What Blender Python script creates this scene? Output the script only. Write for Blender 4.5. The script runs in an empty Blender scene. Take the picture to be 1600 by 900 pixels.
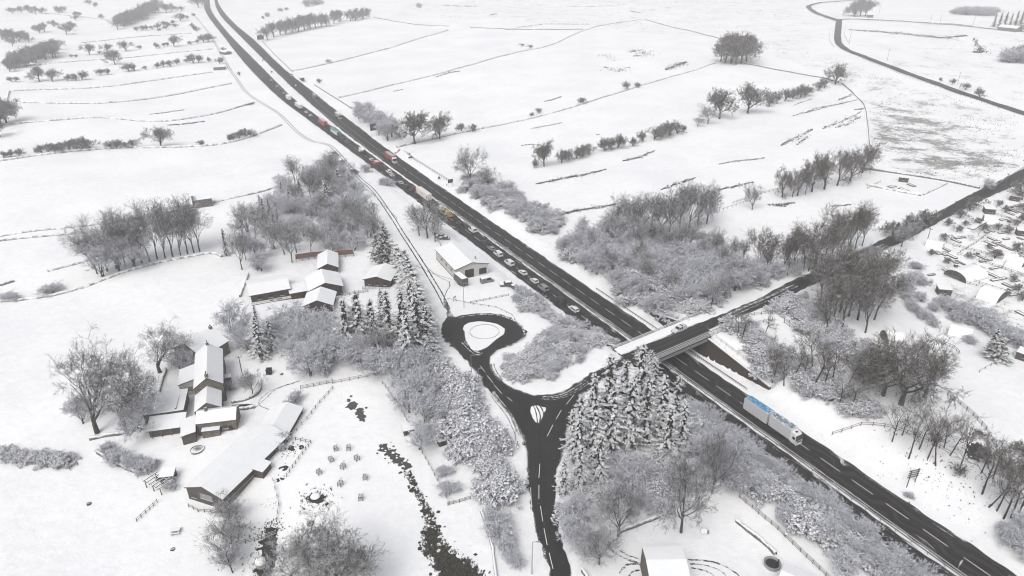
import bpy, bmesh, math, random
import numpy as np
from mathutils import Vector, Matrix
from mathutils.geometry import delaunay_2d_cdt

# ------------------------------------------------------------------ camera, world, sun, exposure
SC = bpy.context.scene
COL = SC.collection
CH, PITCH, FPX = 117.045, math.radians(26.780432), 1100.0
SP, CP = math.sin(PITCH), math.cos(PITCH)
cam = bpy.data.objects.new("camera", bpy.data.cameras.new("camera"))
COL.objects.link(cam)
cam.location = (0, 0, CH)
cam.rotation_euler = (math.radians(90) - PITCH, 0, 0)
cam.data.sensor_width = 36
cam.data.lens = 36 * FPX / 1600
cam.data.clip_start = 0.5
cam.data.clip_end = 9000
SC.camera = cam

SUN_EL, SUN_ROT = math.radians(52), math.radians(205)      # overcast: a broad, weak sun behind the cloud
world = bpy.data.worlds.new("World")
SC.world = world
world.use_nodes = True
wn = world.node_tree
bg = wn.nodes["Background"]
sky = wn.nodes.new("ShaderNodeTexSky")
sky.sky_type = "NISHITA"
sky.sun_disc = False
sky.sun_elevation = SUN_EL
sky.sun_rotation = SUN_ROT
sky.air_density = 1.0
sky.dust_density = 6.0
sky.ozone_density = 1.0
hs = wn.nodes.new("ShaderNodeHueSaturation")
hs.inputs["Saturation"].default_value = 0.34               # the blue is lost above the snow cloud
wn.links.new(sky.outputs[0], hs.inputs["Color"])
wn.links.new(hs.outputs[0], bg.inputs["Color"])
bg.inputs["Strength"].default_value = 0.15

sun = bpy.data.objects.new("sun", bpy.data.lights.new("sun", "SUN"))
COL.objects.link(sun)
sun.data.energy = 0.7
sun.data.angle = math.radians(40)
sun.data.color = (1.0, 0.99, 0.975)
_a = SUN_ROT
sd = Vector((math.sin(_a) * math.cos(SUN_EL), math.cos(_a) * math.cos(SUN_EL), math.sin(SUN_EL)))
sun.rotation_euler = sd.to_track_quat("Z", "Y").to_euler()

SC.view_settings.view_transform = "Standard"
SC.view_settings.look = "None"
SC.view_settings.gamma = 1
SC.view_settings.exposure = 0.02
SC.view_settings.use_curve_mapping = False
SC.render.engine = "CYCLES"
cy = SC.cycles
cy.max_bounces = 5
cy.diffuse_bounces = 2
cy.glossy_bounces = 2
cy.volume_bounces = 1
cy.transparent_max_bounces = 4
cy.caustics_reflective = False
cy.caustics_refractive = False
cy.use_denoising = True
cy.denoiser = "OPENIMAGEDENOISE"
cy.denoising_input_passes = "RGB_ALBEDO_NORMAL"
cy.denoising_prefilter = "ACCURATE"
cy.use_adaptive_sampling = True
cy.adaptive_threshold = 0.012
cy.filter_width = 1.1

R = random.Random(11)

# ------------------------------------------------------------------ survey: sight lines, road axis, terrain
TH = math.radians(29.638195)
DX, DY = -math.sin(TH), math.cos(TH)          # along the trunk road
NX, NY = math.cos(TH), math.sin(TH)           # across it
ROAD_ROT = math.atan2(DY, DX)

def sight(px, py, z=0.0):
    """ground point of height z seen at a photo pixel"""
    dx, dy = px - 800, py - 450
    down, fw = FPX * SP + dy * CP, FPX * CP - dy * SP
    k = (CH - z) / down
    return dx * k, fw * k

def ax(al, ac):
    return al * DX + ac * NX, al * DY + ac * NY

def alac(x, y):
    return x * DX + y * DY, x * NX + y * NY

_ctrl = [(840,640,6.3),(800,600,5.8),(750,520,4.5),(790,505,4.3),(700,480,3.5),(650,400,2),(725,420,1.2),(600,300,.8),(530,240,.5),
 (880,575,6.0),(930,580,6.6),(870,890,5),(840,760,5.6),(1040,880,5),(1000,700,5.6),(1120,640,4.5),(1150,800,4.5),(1230,860,3.5),(600,700,3.6),(700,600,4.4),
 (330,600,2),(450,650,2.6),(500,450,2),(250,400,1),(100,500,0),(100,800,0),(300,850,1),(1230,450,6.7),(1290,425,6.2),(1350,395,5.5),
 (1450,345,4.5),(1600,270,4),(1180,500,6.5),(1200,540,6.0),(1300,600,5.5),(1420,700,4.5),(1550,750,4.5),(1500,600,5),(1500,450,4),(1580,350,4),
 (1050,430,3.4),(1120,450,5.5),(1000,350,1.5),(900,380,1),(1150,350,2.5),(800,250,1),(1100,250,3),(1300,250,4),(700,200,.5),(500,100,.3),
 (1250,100,6),(900,60,5),(1550,100,8),(1000,150,4),(100,100,0),(100,50,0),(340,20,0),(1300,40,8),(600,40,2)]
CTRL = np.array([(*sight(a, b, c), c) for a, b, c in _ctrl] +
                [(*ax(136, a), 7.0) for a in (104, 110, 116, 148, 155, 163)])

def ss(t):
    t = np.clip(t, 0, 1)
    return t * t * (3 - 2 * t)

def base(x, y):
    x = np.asarray(x, float); y = np.asarray(y, float)
    num = np.zeros(np.broadcast(x, y).shape); den = np.zeros_like(num)
    for cx, cyy, cz in CTRL:
        w = 1.0 / ((x - cx) ** 2 + (y - cyy) ** 2 + 13.0 ** 2) ** 2
        num += w * cz; den += w
    far = ss((np.hypot(x, y) - 330) / 300)
    und = 0.35 * np.sin(x * .071 + y * .033 + 1) * np.sin(y * .057 - x * .021) + .2 * np.sin(x * .17) * np.sin(y * .13 + 2)
    und = und + far * 2.2 * np.sin(x * .0113 + 2.2) * np.sin(y * .0127 + x * .004)
    return num / den, und

def ground(x, y):
    """height of the ground"""
    b, und = base(x, y)
    al, ac = alac(np.asarray(x, float), np.asarray(y, float))
    side_r = ac > 130
    t = np.where(side_r, ac - 140.2, 120.3 - ac)
    road = ss((t - 3) / 30)
    # far part of the road bends away: keep the land flat there
    q = ss((al - 380) / 140)
    b = b * (1 - q) + (b * ss((np.abs(ac - 150) - 70) / 150)) * q
    und = und * (road * (1 - q) + q * ss((np.abs(ac - 160) - 62) / 90))
    b = b + und * ss((np.hypot(np.asarray(x) - 25, np.asarray(y) - 165) - 45) / 50)
    zt = np.clip(np.minimum((al - 108) / 20, (163 - al) / 18.5), 0, 1) * 6.7
    zt = np.minimum(zt, b)
    t0 = np.where(zt > 0.05, 3.9 + .15 * np.maximum(np.abs(al - 135.5) - 5.5, 0), 1.2)
    w2 = 2.0 + 2.3 * np.abs(b - zt)
    z = zt * ss((t - t0) / 1.6) + (b - zt) * ss((t - t0 - np.where(zt > .05, 1.0, 0)) / w2)
    return np.where(al < 640, z, b)

def gz(x, y):
    return float(ground(x, y))

def at(px, py, dz=0.0):
    """the ground point seen at a photo pixel"""
    z = 0.0
    for _ in range(14):
        x, y = sight(px, py, z)
        z = .4 * z + .6 * gz(x, y)
    return Vector((x, y, z + dz))

def height_to(p, px_top):
    """height above p that reaches photo row px_top"""
    k = (450 - px_top) / FPX
    dz = p.y * (k * CP - SP) / (CP + k * SP)
    return dz + CH - p.z

# ------------------------------------------------------------------ objects
def tag(o, label=None, cat=None, group=None, kind=None):
    if label: o["label"] = label
    if cat: o["category"] = cat
    if group: o["group"] = group
    if kind: o["kind"] = kind
    return o

def empty(name, loc, rz=0.0, label=None, cat=None, group=None):
    o = bpy.data.objects.new(name, None)
    o.empty_display_size = .3
    COL.objects.link(o)
    o.location = loc
    o.rotation_euler = (0, 0, rz)
    return tag(o, label, cat, group)

def link(name, me, parent=None, loc=None, rot=None, scale=None):
    o = bpy.data.objects.new(name, me)
    COL.objects.link(o)
    if parent: o.parent = parent
    if loc is not None: o.location = loc
    if rot is not None: o.rotation_euler = rot
    if scale is not None: o.scale = scale
    return o

def copy_tree(o, parent=None):
    c = o.copy(); COL.objects.link(c)
    if parent is not None: c.parent = parent
    for ch in list(o.children): copy_tree(ch, c)
    return c

def mesh_np(name, V, F, mats, smooth=False):
    """mesh from arrays; F is one (n,3) or (n,4) array"""
    V = np.asarray(V, np.float32).reshape(-1, 3); F = np.asarray(F, np.int32)
    me = bpy.data.meshes.new(name)
    k = F.shape[1]
    me.vertices.add(len(V)); me.vertices.foreach_set("co", V.ravel())
    me.loops.add(F.size); me.loops.foreach_set("vertex_index", F.ravel())
    me.polygons.add(len(F)); me.polygons.foreach_set("loop_start", np.arange(0, F.size, k, dtype=np.int32))
    if smooth: me.polygons.foreach_set("use_smooth", np.ones(len(F), bool))
    me.update(calc_edges=True)
    for m in (mats if isinstance(mats, (list, tuple)) else [mats]): me.materials.append(m)
    return me

class MB:
    """collects shapes into one mesh"""
    def __init__(s): s.v = []; s.f = []
    def add(s, V, F):
        n = len(s.v); s.v += [tuple(v) for v in V]; s.f += [tuple(i + n for i in f) for f in F]; return s
    def box(s, c, d, rz=0.0, top=1.0, tilt=None):
        """box centred at c with size d, top face scaled"""
        V = []
        for z in (-.5, .5):
            k = 1 if z < 0 else top
            for x, y in ((-.5, -.5), (.5, -.5), (.5, .5), (-.5, .5)):
                V.append(Vector((x * d[0] * k, y * d[1] * k, z * d[2])))
        M = Matrix.Rotation(rz, 3, "Z")
        if tilt is not None: M = M @ tilt
        V = [M @ v + Vector(c) for v in V]
        return s.add(V, [(0,3,2,1),(4,5,6,7),(0,1,5,4),(1,2,6,5),(2,3,7,6),(3,0,4,7)])
    def bar(s, a, b, w, h=None, up=(0, 0, 1)):
        a, b = Vector(a), Vector(b); h = h or w
        d = (b - a)
        if d.length < 1e-6: return s
        d.normalize(); u = Vector(up)
        x = d.cross(u)
        if x.length < 1e-4: x = d.cross(Vector((1, 0, 0)))
        x.normalize(); u = x.cross(d)
        o = [(-x * w - u * h) / 2, (x * w - u * h) / 2, (x * w + u * h) / 2, (-x * w + u * h) / 2]
        return s.add([a + k for k in o] + [b + k for k in o], [(0,3,2,1),(4,5,6,7),(0,1,5,4),(1,2,6,5),(2,3,7,6),(3,0,4,7)])
    def tube(s, a, b, r0, r1=None, n=8, caps=True):
        a, b = Vector(a), Vector(b); r1 = r0 if r1 is None else r1
        d = (b - a).normalized(); x = d.cross(Vector((0, 0, 1)))
        if x.length < 1e-3: x = Vector((1, 0, 0))
        x.normalize(); y = d.cross(x)
        V = []
        for c, r in ((a, r0), (b, r1)):
            for i in range(n):
                t = 2 * math.pi * i / n
                V.append(c + (x * math.cos(t) + y * math.sin(t)) * r)
        F = [(i, (i + 1) % n, n + (i + 1) % n, n + i) for i in range(n)]
        if caps: F += [tuple(range(n - 1, -1, -1)), tuple(range(n, 2 * n))]
        return s.add(V, F)
    def lathe(s, prof, n=16, c=(0, 0, 0)):
        V = []; F = []
        for r, z in prof:
            for i in range(n):
                t = 2 * math.pi * i / n
                V.append((c[0] + r * math.cos(t), c[1] + r * math.sin(t), c[2] + z))
        for j in range(len(prof) - 1):
            for i in range(n):
                k = (i + 1) % n
                F.append((j * n + i, j * n + k, (j + 1) * n + k, (j + 1) * n + i))
        F.append(tuple(range((len(prof) - 1) * n, len(prof) * n)))
        return s.add(V, F)
    def prism(s, poly, y0, y1, w=None):
        """side profile [(x,z)] extruded from y0 to y1; w(z) scales y"""
        w = w or (lambda z: 1.0)
        n = len(poly)
        V = [(x, y0 * w(z), z) for x, z in poly] + [(x, y1 * w(z), z) for x, z in poly]
        F = [tuple(range(n)), tuple(range(2 * n - 1, n - 1, -1))] + [(i, n + i, n + (i + 1) % n, (i + 1) % n) for i in range(n)]
        return s.add(V, F)
    def mesh(s, name, m, smooth=False, bevel=0.0):
        me = bpy.data.meshes.new(name); me.from_pydata([tuple(v) for v in s.v], [], s.f)
        bm = bmesh.new(); bm.from_mesh(me)
        bmesh.ops.recalc_face_normals(bm, faces=bm.faces)
        if bevel:
            ed = [e for e in bm.edges if e.is_manifold and e.calc_face_angle(0) > .5]
            bmesh.ops.bevel(bm, geom=ed, offset=bevel, segments=2, affect="EDGES", profile=.5, clamp_overlap=True)
        bm.to_mesh(me); bm.free()
        if smooth: me.polygons.foreach_set("use_smooth", np.ones(len(me.polygons), bool))
        for k in (m if isinstance(m, (list, tuple)) else [m]): me.materials.append(k)
        return me
    def obj(s, name, m, parent=None, smooth=False, bevel=0.0, **kw):
        return link(name, s.mesh(name, m, smooth, bevel), parent, **kw)
# ------------------------------------------------------------------ materials
class NT:
    def __init__(s, name):
        s.m = bpy.data.materials.new(name); s.m.use_nodes = True
        s.t = s.m.node_tree; s.b = s.t.nodes["Principled BSDF"]
        s.b.inputs["Roughness"].default_value = .8
        s.b.inputs["Specular IOR Level"].default_value = .25
    def n(s, k, **kw):
        x = s.t.nodes.new("ShaderNode" + k)
        for a, v in kw.items(): setattr(x, a, v)
        return x
    def l(s, a, b): s.t.links.new(a, b)
    def geo(s): return s.n("NewGeometry")
    def noise(s, scale, detail=3, rough=.55, vec=None, dim="3D"):
        x = s.n("TexNoise"); x.inputs["Scale"].default_value = scale
        x.inputs["Detail"].default_value = detail; x.inputs["Roughness"].default_value = rough
        if vec is not None: s.l(vec, x.inputs["Vector"])
        return x.outputs["Fac"]
    def pos(s):
        return s.geo().outputs["Position"]
    def obj(s):
        return s.n("TexCoord").outputs["Object"]
    def map(s, vec, sc):
        x = s.n("Mapping"); x.inputs["Scale"].default_value = sc; s.l(vec, x.inputs["Vector"]); return x.outputs[0]
    def mr(s, v, a, b, c=0., d=1., smooth=True):
        x = s.n("MapRange"); x.interpolation_type = "SMOOTHSTEP" if smooth else "LINEAR"
        s.l(v, x.inputs["Value"])
        for k, val in zip(("From Min", "From Max", "To Min", "To Max"), (a, b, c, d)):
            if hasattr(val, "links"): s.l(val, x.inputs[k])
            else: x.inputs[k].default_value = val
        return x.outputs[0]
    def math(s, op, a, b=None):
        x = s.n("Math", operation=op)
        for i, v in enumerate((a, b)):
            if v is None: continue
            if hasattr(v, "links"): s.l(v, x.inputs[i])
            else: x.inputs[i].default_value = v
        return x.outputs[0]
    def mix(s, f, a, b):
        x = s.n("Mix", data_type="RGBA")
        for i, v in ((0, f), (6, a), (7, b)):
            if hasattr(v, "links"): s.l(v, x.inputs[i])
            elif i == 0: x.inputs[0].default_value = v
            else: x.inputs[i].default_value = (*v, 1)
        return x.outputs[2]
    def attr(s, name):
        return s.n("Attribute", attribute_name=name).outputs["Fac"]
    def up(s):
        x = s.n("SeparateXYZ"); s.l(s.geo().outputs["Normal"], x.inputs[0]); return x.outputs[2]
    def col(s, c): s.l(c, s.b.inputs["Base Color"]) if hasattr(c, "links") else setattr(s.b.inputs["Base Color"], "default_value", (*c, 1)); return s
    def rough(s, r): s.l(r, s.b.inputs["Roughness"]) if hasattr(r, "links") else setattr(s.b.inputs["Roughness"], "default_value", r); return s
    def bump(s, h, dist, k=1.0):
        x = s.n("Bump"); x.inputs["Distance"].default_value = dist; x.inputs["Strength"].default_value = k
        s.l(h, x.inputs["Height"]); s.l(x.outputs[0], s.b.inputs["Normal"]); return s

SNOW = (.83, .845, .86)
def snow_ground():
    k = NT("snow_ground"); P = k.pos()
    fine, mid, big = k.noise(2.6, 5, .72, P), k.noise(.33, 4, .6, P), k.noise(.035, 3, .5, P)
    g = k.attr("grass")
    v = k.math("ADD", k.math("MULTIPLY", fine, .55), k.math("ADD", k.math("MULTIPLY", mid, .3), k.math("MULTIPLY", big, .15)))
    # grass pokes through where it is rough
    pt = k.mr(k.noise(.06, 4, .6, P), .35, .65, .55, 1.25, False)
    thr = k.mr(k.math("MULTIPLY", g, pt), 0, 1, .27, .60, False)
    m = k.mr(k.math("SUBTRACT", thr, v), -.015, .05, 0, .85)
    gc = k.mix(k.noise(1.1, 3, .6, P), (.085, .080, .068), (.19, .183, .168))
    sn = k.mix(k.mr(k.math("ADD", k.math("MULTIPLY", k.noise(.021, 5, .62, P), .6), k.math("MULTIPLY", k.noise(.4, 4, .7, P), .4)), .36, .60), (.775, .79, .81), (.86, .865, .87))
    k.col(k.mix(m, sn, gc)).rough(.9)
    h = k.math("ADD", k.math("MULTIPLY", mid, .8), k.math("MULTIPLY", fine, .2))
    k.bump(h, .45, .7)
    return k.m

def snowy(name, c1, c2, lo, hi, sc=1.2, amt=1.0, rough=.85, grain=.35, sl=None):
    """a surface whose upward faces hold snow"""
    k = NT(name); P = k.obj()
    n1 = k.noise(sc, 3, .6, P)
    u = k.math("ADD", k.up(), k.math("MULTIPLY", k.math("SUBTRACT", n1, .5), grain * 2))
    m = k.mr(u, lo, hi, 0, amt)
    n2 = k.noise(sc * 3.1, 4, .6, P)
    s0 = sl or SNOW
    k.col(k.mix(m, k.mix(n2, c1, c2), k.mix(n1, tuple(x * .90 for x in s0), s0))).rough(rough)
    return k.m

def plain(name, c, rough=.6, var=.15, sc=2.0, metal=0.0, spec=None):
    k = NT(name)
    n = k.noise(sc, 4, .6, k.obj())
    k.col(k.mix(n, tuple(x * (1 - var) for x in c), tuple(min(1, x * (1 + var)) for x in c))).rough(rough)
    k.b.inputs["Metallic"].default_value = metal
    if spec is not None: k.b.inputs["Specular IOR Level"].default_value = spec
    return k.m

def asphalt(name, c1, c2, snow_lo, edge=0.0, stretch=9.0, brown=.35):
    """wet asphalt with slush; u runs along, v across (metres); 'edge' is the distance to the edge"""
    k = NT(name); P = k.pos()
    uv = k.n("UVMap").outputs[0]
    st = k.noise(1.0, 5, .65, k.map(uv, (1.0 / stretch, 1.6, 1)))
    fine = k.noise(3.5, 4, .7, P)
    big = k.noise(.12, 3, .5, P)
    c = k.mix(k.math("ADD", k.math("MULTIPLY", fine, .6), k.math("MULTIPLY", big, .4)), c1, c2)
    br = k.mr(k.noise(.23, 4, .65, P), .5, .75, 0, brown)
    c = k.mix(br, c, (.05, .038, .028))
    sx = k.n("SeparateXYZ"); k.l(uv, sx.inputs[0])
    bd = k.math("SINE", k.math("MULTIPLY", sx.outputs[1], 3.43))
    c = k.mix(k.mr(k.math("ADD", bd, k.math("MULTIPLY", st, 1.6)), .4, 1.8, 0, .28), c, (.085, .082, .08))
    e = k.attr("slush")
    thr = k.math("ADD", k.math("MULTIPLY", e, .45), snow_lo)
    m = k.mr(k.math("SUBTRACT", thr, k.math("ADD", k.math("MULTIPLY", st, .65), k.math("MULTIPLY", fine, .35))), -.02, .06, 0, .92)
    fl = k.mr(k.noise(1.9, 2, .5, k.map(P, (1, 1.7, 1))), .66, .74, 0, .30)
    c = k.mix(fl, c, (.30, .29, .285))
    k.col(k.mix(m, c, (.72, .73, .74)))
    k.rough(k.mr(m, 0, 1, .55, .85))
    k.b.inputs["Specular IOR Level"].default_value = .16
    k.bump(fine, .02, .4)
    return k.m

def stone(name, c1, c2, mortar, sc=1.6, lo=.5, hi=.75):
    k = NT(name); P = k.obj()
    x = k.n("TexVoronoi"); x.inputs["Scale"].default_value = sc; k.l(k.map(P, (1, 1, 1.9)), x.inputs["Vector"])
    y = k.n("TexVoronoi", feature="DISTANCE_TO_EDGE"); y.inputs["Scale"].default_value = sc; k.l(k.map(P, (1, 1, 1.9)), y.inputs["Vector"])
    sp = k.n("SeparateColor"); k.l(x.outputs["Color"], sp.inputs[0])
    c = k.mix(sp.outputs[0], c1, c2)
    c = k.mix(k.mr(y.outputs["Distance"], .0, .06, 1, 0), c, mortar)
    m = k.mr(k.math("ADD", k.up(), k.math("MULTIPLY", k.math("SUBTRACT", k.noise(1.3, 3, .6, P), .5), .5)), lo, hi)
    k.col(k.mix(m, c, SNOW)).rough(.9)
    return k.m

def boards(name, c, vertical=True, pitch=.18, snow=True):
    k = NT(name); P = k.obj()
    w = k.n("TexWave", wave_type="BANDS", bands_direction="X" if vertical else "Z", wave_profile="SAW")
    w.inputs["Scale"].default_value = .314 / pitch; w.inputs["Distortion"].default_value = .0
    sx = k.n("SeparateXYZ"); k.l(P, sx.inputs[0])
    if vertical:
        cb = k.n("CombineXYZ"); k.l(k.math("ADD", sx.outputs[0], sx.outputs[1]), cb.inputs[0]); k.l(cb.outputs[0], w.inputs["Vector"])
    else: k.l(P, w.inputs["Vector"])
    f = w.outputs["Fac"]
    cc = k.mix(k.noise(1.5, 4, .6, P), tuple(x * .75 for x in c), tuple(x * 1.25 for x in c))
    cc = k.mix(k.mr(f, .0, .12, 1, 0), cc, tuple(x * .35 for x in c))
    if snow:
        cc = k.mix(k.mr(k.up(), .5, .7), cc, SNOW)
    k.col(cc).rough(.85)
    return k.m

M = {}
M["ground"] = snow_ground()
M["snow"] = plain("snow", (.84, .85, .86), .9, .03, .6)
M["road"] = asphalt("wet_asphalt", (.011, .0105, .0105), (.030, .028, .027), .262)
M["road2"] = asphalt("slushy_asphalt", (.011, .0105, .0105), (.032, .030, .029), .272, stretch=6)
M["road3"] = asphalt("far_asphalt", (.03, .03, .03), (.06, .058, .056), .27)
def slushy():
    k = NT("melting_slush"); P = k.pos()
    n = k.noise(1.3, 4, .7, P)
    k.col(k.mix(k.mr(n, .44, .56), (.03, .028, .027), (.66, .67, .68))).rough(.7); return k.m
M["slushy"] = slushy()
M["paint"] = plain("road_paint", (.72, .72, .70), .6, .12, 3)
M["slush"] = plain("slush_track", (.10, .095, .09), .6, .6, 1.2)
M["track"] = plain("wheel_track", (.055, .05, .045), .6, .5, .8)
M["bark"] = snowy("bark", (.036, .031, .028), (.085, .075, .066), .5, .85, 2.0, .9, grain=.5)
M["barkd"] = snowy("dark_bark", (.032, .027, .024), (.075, .064, .055), .62, .95, 2.0, .8, grain=.5)
M["twig"] = snowy("bare_twigs", (.050, .046, .045), (.13, .124, .124), .26, .76, .8, .9, grain=1.1, sl=(.78, .79, .83))
M["twigd"] = snowy("dark_twigs", (.055, .047, .040), (.125, .110, .096), .60, 1.0, .8, .8, grain=.9)
M["frost"] = snowy("frosted_twigs", (.050, .047, .052), (.14, .136, .146), -.40, .16, .8, .96, grain=1.3, sl=(.765, .785, .85))
M["hazytwig"] = snowy("rimed_haze_paled_twigs", (.11, .108, .11), (.20, .198, .205), .45, .95, .5, .8, grain=.5)  # far twigs: rime, plus a base colour paled to thicken the distance haze
M["shrub"] = snowy("snow_laden_twigs", (.045, .043, .048), (.13, .127, .138), -.34, .16, 1.0, .98, grain=1.3, sl=(.79, .805, .85))
M["needle"] = snowy("snow_laden_needles", (.018, .026, .018), (.045, .052, .040), .40, .74, .6, .93, grain=1.2, sl=(.76, .775, .80))
M["needled"] = snowy("dark_needles", (.018, .028, .018), (.05, .066, .045), .72, 1.0, .9, .9, grain=.5)
M["thuja"] = snowy("hedge_needles", (.05, .06, .035), (.12, .125, .08), .35, .8, 1.6, .95, grain=.6)
M["tuft"] = snowy("rough_grass", (.045, .042, .034), (.115, .108, .09), .75, 1.1, 1.0, .9)
M["roof"] = snowy("snow_roof", (.07, .068, .066), (.12, .115, .11), .3, .55, .55, 1.0, grain=.42)
M["ledge"] = snowy("snow_topped_timber", (.07, .06, .05), (.13, .115, .1), .4, .7, 1.0, 1.0)
M["greywood"] = snowy("weathered_timber", (.10, .092, .082), (.18, .165, .15), .5, .8, 1.5, 1.0)
def far_wall():
    k = NT("snow_plastered_wall"); P = k.obj()
    n = k.noise(.55, 4, .7, P); c = k.mix(k.noise(2.0, 3, .6, P), (.10, .098, .096), (.20, .197, .195))
    m = k.mr(k.math("ADD", k.math("MULTIPLY", k.up(), .55), n), .62, .93)
    k.col(k.mix(m, c, SNOW)).rough(.9); return k.m
M["farwall"] = far_wall()
M["drystone"] = stone("dry_stone", (.09, .085, .08), (.19, .18, .165), (.03, .028, .026), 2.2)
M["stone"] = stone("farm_stone", (.10, .088, .07), (.20, .175, .14), (.06, .055, .05), 2.4)
M["brick"] = stone("bridge_brick", (.042, .034, .027), (.065, .052, .042), (.03, .026, .022), 3.0)
M["boards"] = boards("dark_boards", (.085, .075, .065))
M["brown"] = boards("brown_boards", (.055, .042, .034), False)
M["redwood"] = boards("red_brown_fence", (.16, .095, .075))
M["render"] = plain("pale_render", (.50, .49, .46), .8, .1, 1.0)
M["glass"] = plain("dark_glass", (.018, .02, .023), .12, .1, 1, spec=.6)
M["glassp"] = plain("pale_glass", (.22, .24, .25), .15, .15, .5, spec=.6)
M["white"] = plain("white_paint", (.78, .79, .79), .35, .05, 1.0, spec=.4)
M["steel"] = snowy("galvanised_steel", (.30, .31, .32), (.42, .43, .44), .5, .8, 1.0, .95, rough=.5)
M["rail"] = snowy("barrier_steel", (.13, .13, .135), (.22, .22, .225), .5, .8, 1.0, .95, rough=.6)
M["black"] = plain("black_rubber", (.018, .018, .018), .7, .2, 4)
M["dark"] = plain("dark_fitting", (.03, .03, .032), .6, .2, 2)
M["sign_back"] = plain("sign_back", (.06, .062, .065), .6, .2, 2)
M["pole"] = snowy("pole_timber", (.085, .072, .06), (.15, .13, .11), .7, .9, 1.0, .6)
M["post"] = plain("lamp_steel", (.25, .26, .27), .5, .1, 2)
M["rock"] = snowy("dark_rock", (.03, .028, .025), (.08, .075, .07), .75, .98, 2, .8)
M["water"] = plain("stream_water", (.06, .06, .058), .15, .3, .4, spec=.5)
M["mud"] = plain("wet_mud", (.035, .034, .026), .35, .6, .7)
M["concrete"] = snowy("concrete", (.20, .195, .185), (.30, .29, .275), .55, .8, .8, 1.0)
M["blue"] = None
def blue_roof():
    k = NT("blue_roof_with_snow"); P = k.obj()
    st = k.noise(1.0, 5, .75, k.map(P, (1.1, 2.6, 1)))
    k.col(k.mix(k.mr(st, .53, .61), (.025, .20, .38), (.74, .77, .8))).rough(.5)
    return k.m
M["blue"] = blue_roof()
def greyblue_roof():
    k = NT("grey_blue_roof_with_snow"); P = k.obj()
    st = k.noise(1.0, 5, .75, k.map(P, (1.1, 2.6, 1)))
    k.col(k.mix(k.mr(st, .47, .57), (.04, .09, .15), (.74, .77, .8))).rough(.5)
    return k.m
M["greyblue"] = greyblue_roof()
PAINTS = {}
def paint(rgb, snow=.0):
    key = (rgb, snow)
    if key not in PAINTS:
        if snow: PAINTS[key] = snowy("snow_dusted_paint", tuple(c * .92 for c in rgb), rgb, .62, .95, 1.1, snow, rough=.4, grain=.35)
        else: PAINTS[key] = plain("vehicle_paint", rgb, .35, .06, 1.2, spec=.5)
    return PAINTS[key]
# ------------------------------------------------------------------ plants: a few grown models, copied
def rv(r, k=1.0):
    return Vector((r.uniform(-1, 1), r.uniform(-1, 1), r.uniform(-1, 1))) * k

def tubes_mesh(name, segs, sides, mat, smooth=False):
    a = np.array([(*s[0], *s[1], s[2], s[3]) for s in segs], float)
    p0, p1, r0, r1 = a[:, :3], a[:, 3:6], a[:, 6], a[:, 7]
    d = p1 - p0; L = np.linalg.norm(d, axis=1, keepdims=True) + 1e-9; d = d / L
    ref = np.where(np.abs(d[:, 2:3]) < .9, np.array([[0, 0, 1.]]), np.array([[1., 0, 0]]))
    x = np.cross(d, ref); x /= np.linalg.norm(x, axis=1, keepdims=True) + 1e-9
    y = np.cross(d, x)
    n = len(a); rs = np.random.RandomState(5)
    ph = rs.uniform(0, 6.28, n)
    V = np.zeros((n, 2, sides, 3))
    for i in range(sides):
        t = ph + 2 * math.pi * i / sides
        o = x * np.cos(t)[:, None] + y * np.sin(t)[:, None]
        V[:, 0, i] = p0 + o * r0[:, None]; V[:, 1, i] = p1 + o * r1[:, None]
    b = (np.arange(n) * 2 * sides)[:, None]
    F = np.concatenate([np.stack([b[:, 0] + i, b[:, 0] + (i + 1) % sides, b[:, 0] + sides + (i + 1) % sides, b[:, 0] + sides + i], 1) for i in range(sides)])
    return mesh_np(name, V.reshape(-1, 3), F, mat, smooth)

def grow(r, p, d, L, rad, lev, P, out):
    """one branch and everything it carries"""
    top = P["levels"]
    n = 4 if lev == 0 else (3 if lev < top - 1 else 2)
    kids = P["kids"][lev] if lev < top else 0
    spots = sorted(r.uniform(P["from"][min(lev, len(P["from"]) - 1)], 1) for _ in range(max(0, kids - 1))) + ([1.0] if kids else [])
    si = 0; r0 = rad; end = rad * P.get("taper", .55)
    pts = []
    for i in range(n):
        d = (d + rv(r, P["wig"] * (.35 if lev == 0 and not P.get("splay") else 1)) + Vector((0, 0, P["up"][min(lev, len(P["up"]) - 1)]))).normalized()
        q = p + d * (L / n)
        r1 = rad + (end - rad) * (i + 1) / n
        out.append((tuple(p), tuple(q), r0, r1, lev))
        while si < len(spots) and spots[si] <= (i + 1) / n + 1e-6:
            f = spots[si] * n - i
            s = p.lerp(q, min(1, max(0, f)))
            ang = r.uniform(*P["ang"][min(lev, len(P["ang"]) - 1)])
            side = d.cross(rv(r)).normalized()
            nd = d * math.cos(ang) + side * math.sin(ang)
            k = P["len"][min(lev, len(P["len"]) - 1)] * r.uniform(.75, 1.15)
            grow(r, s, nd, L * k if lev else P["H"] * P["limb"] * r.uniform(.8, 1.15), max(P["rmin"], r1 * P["thin"]), lev + 1, P, out)
            si += 1
        p, r0 = q, r1

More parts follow.
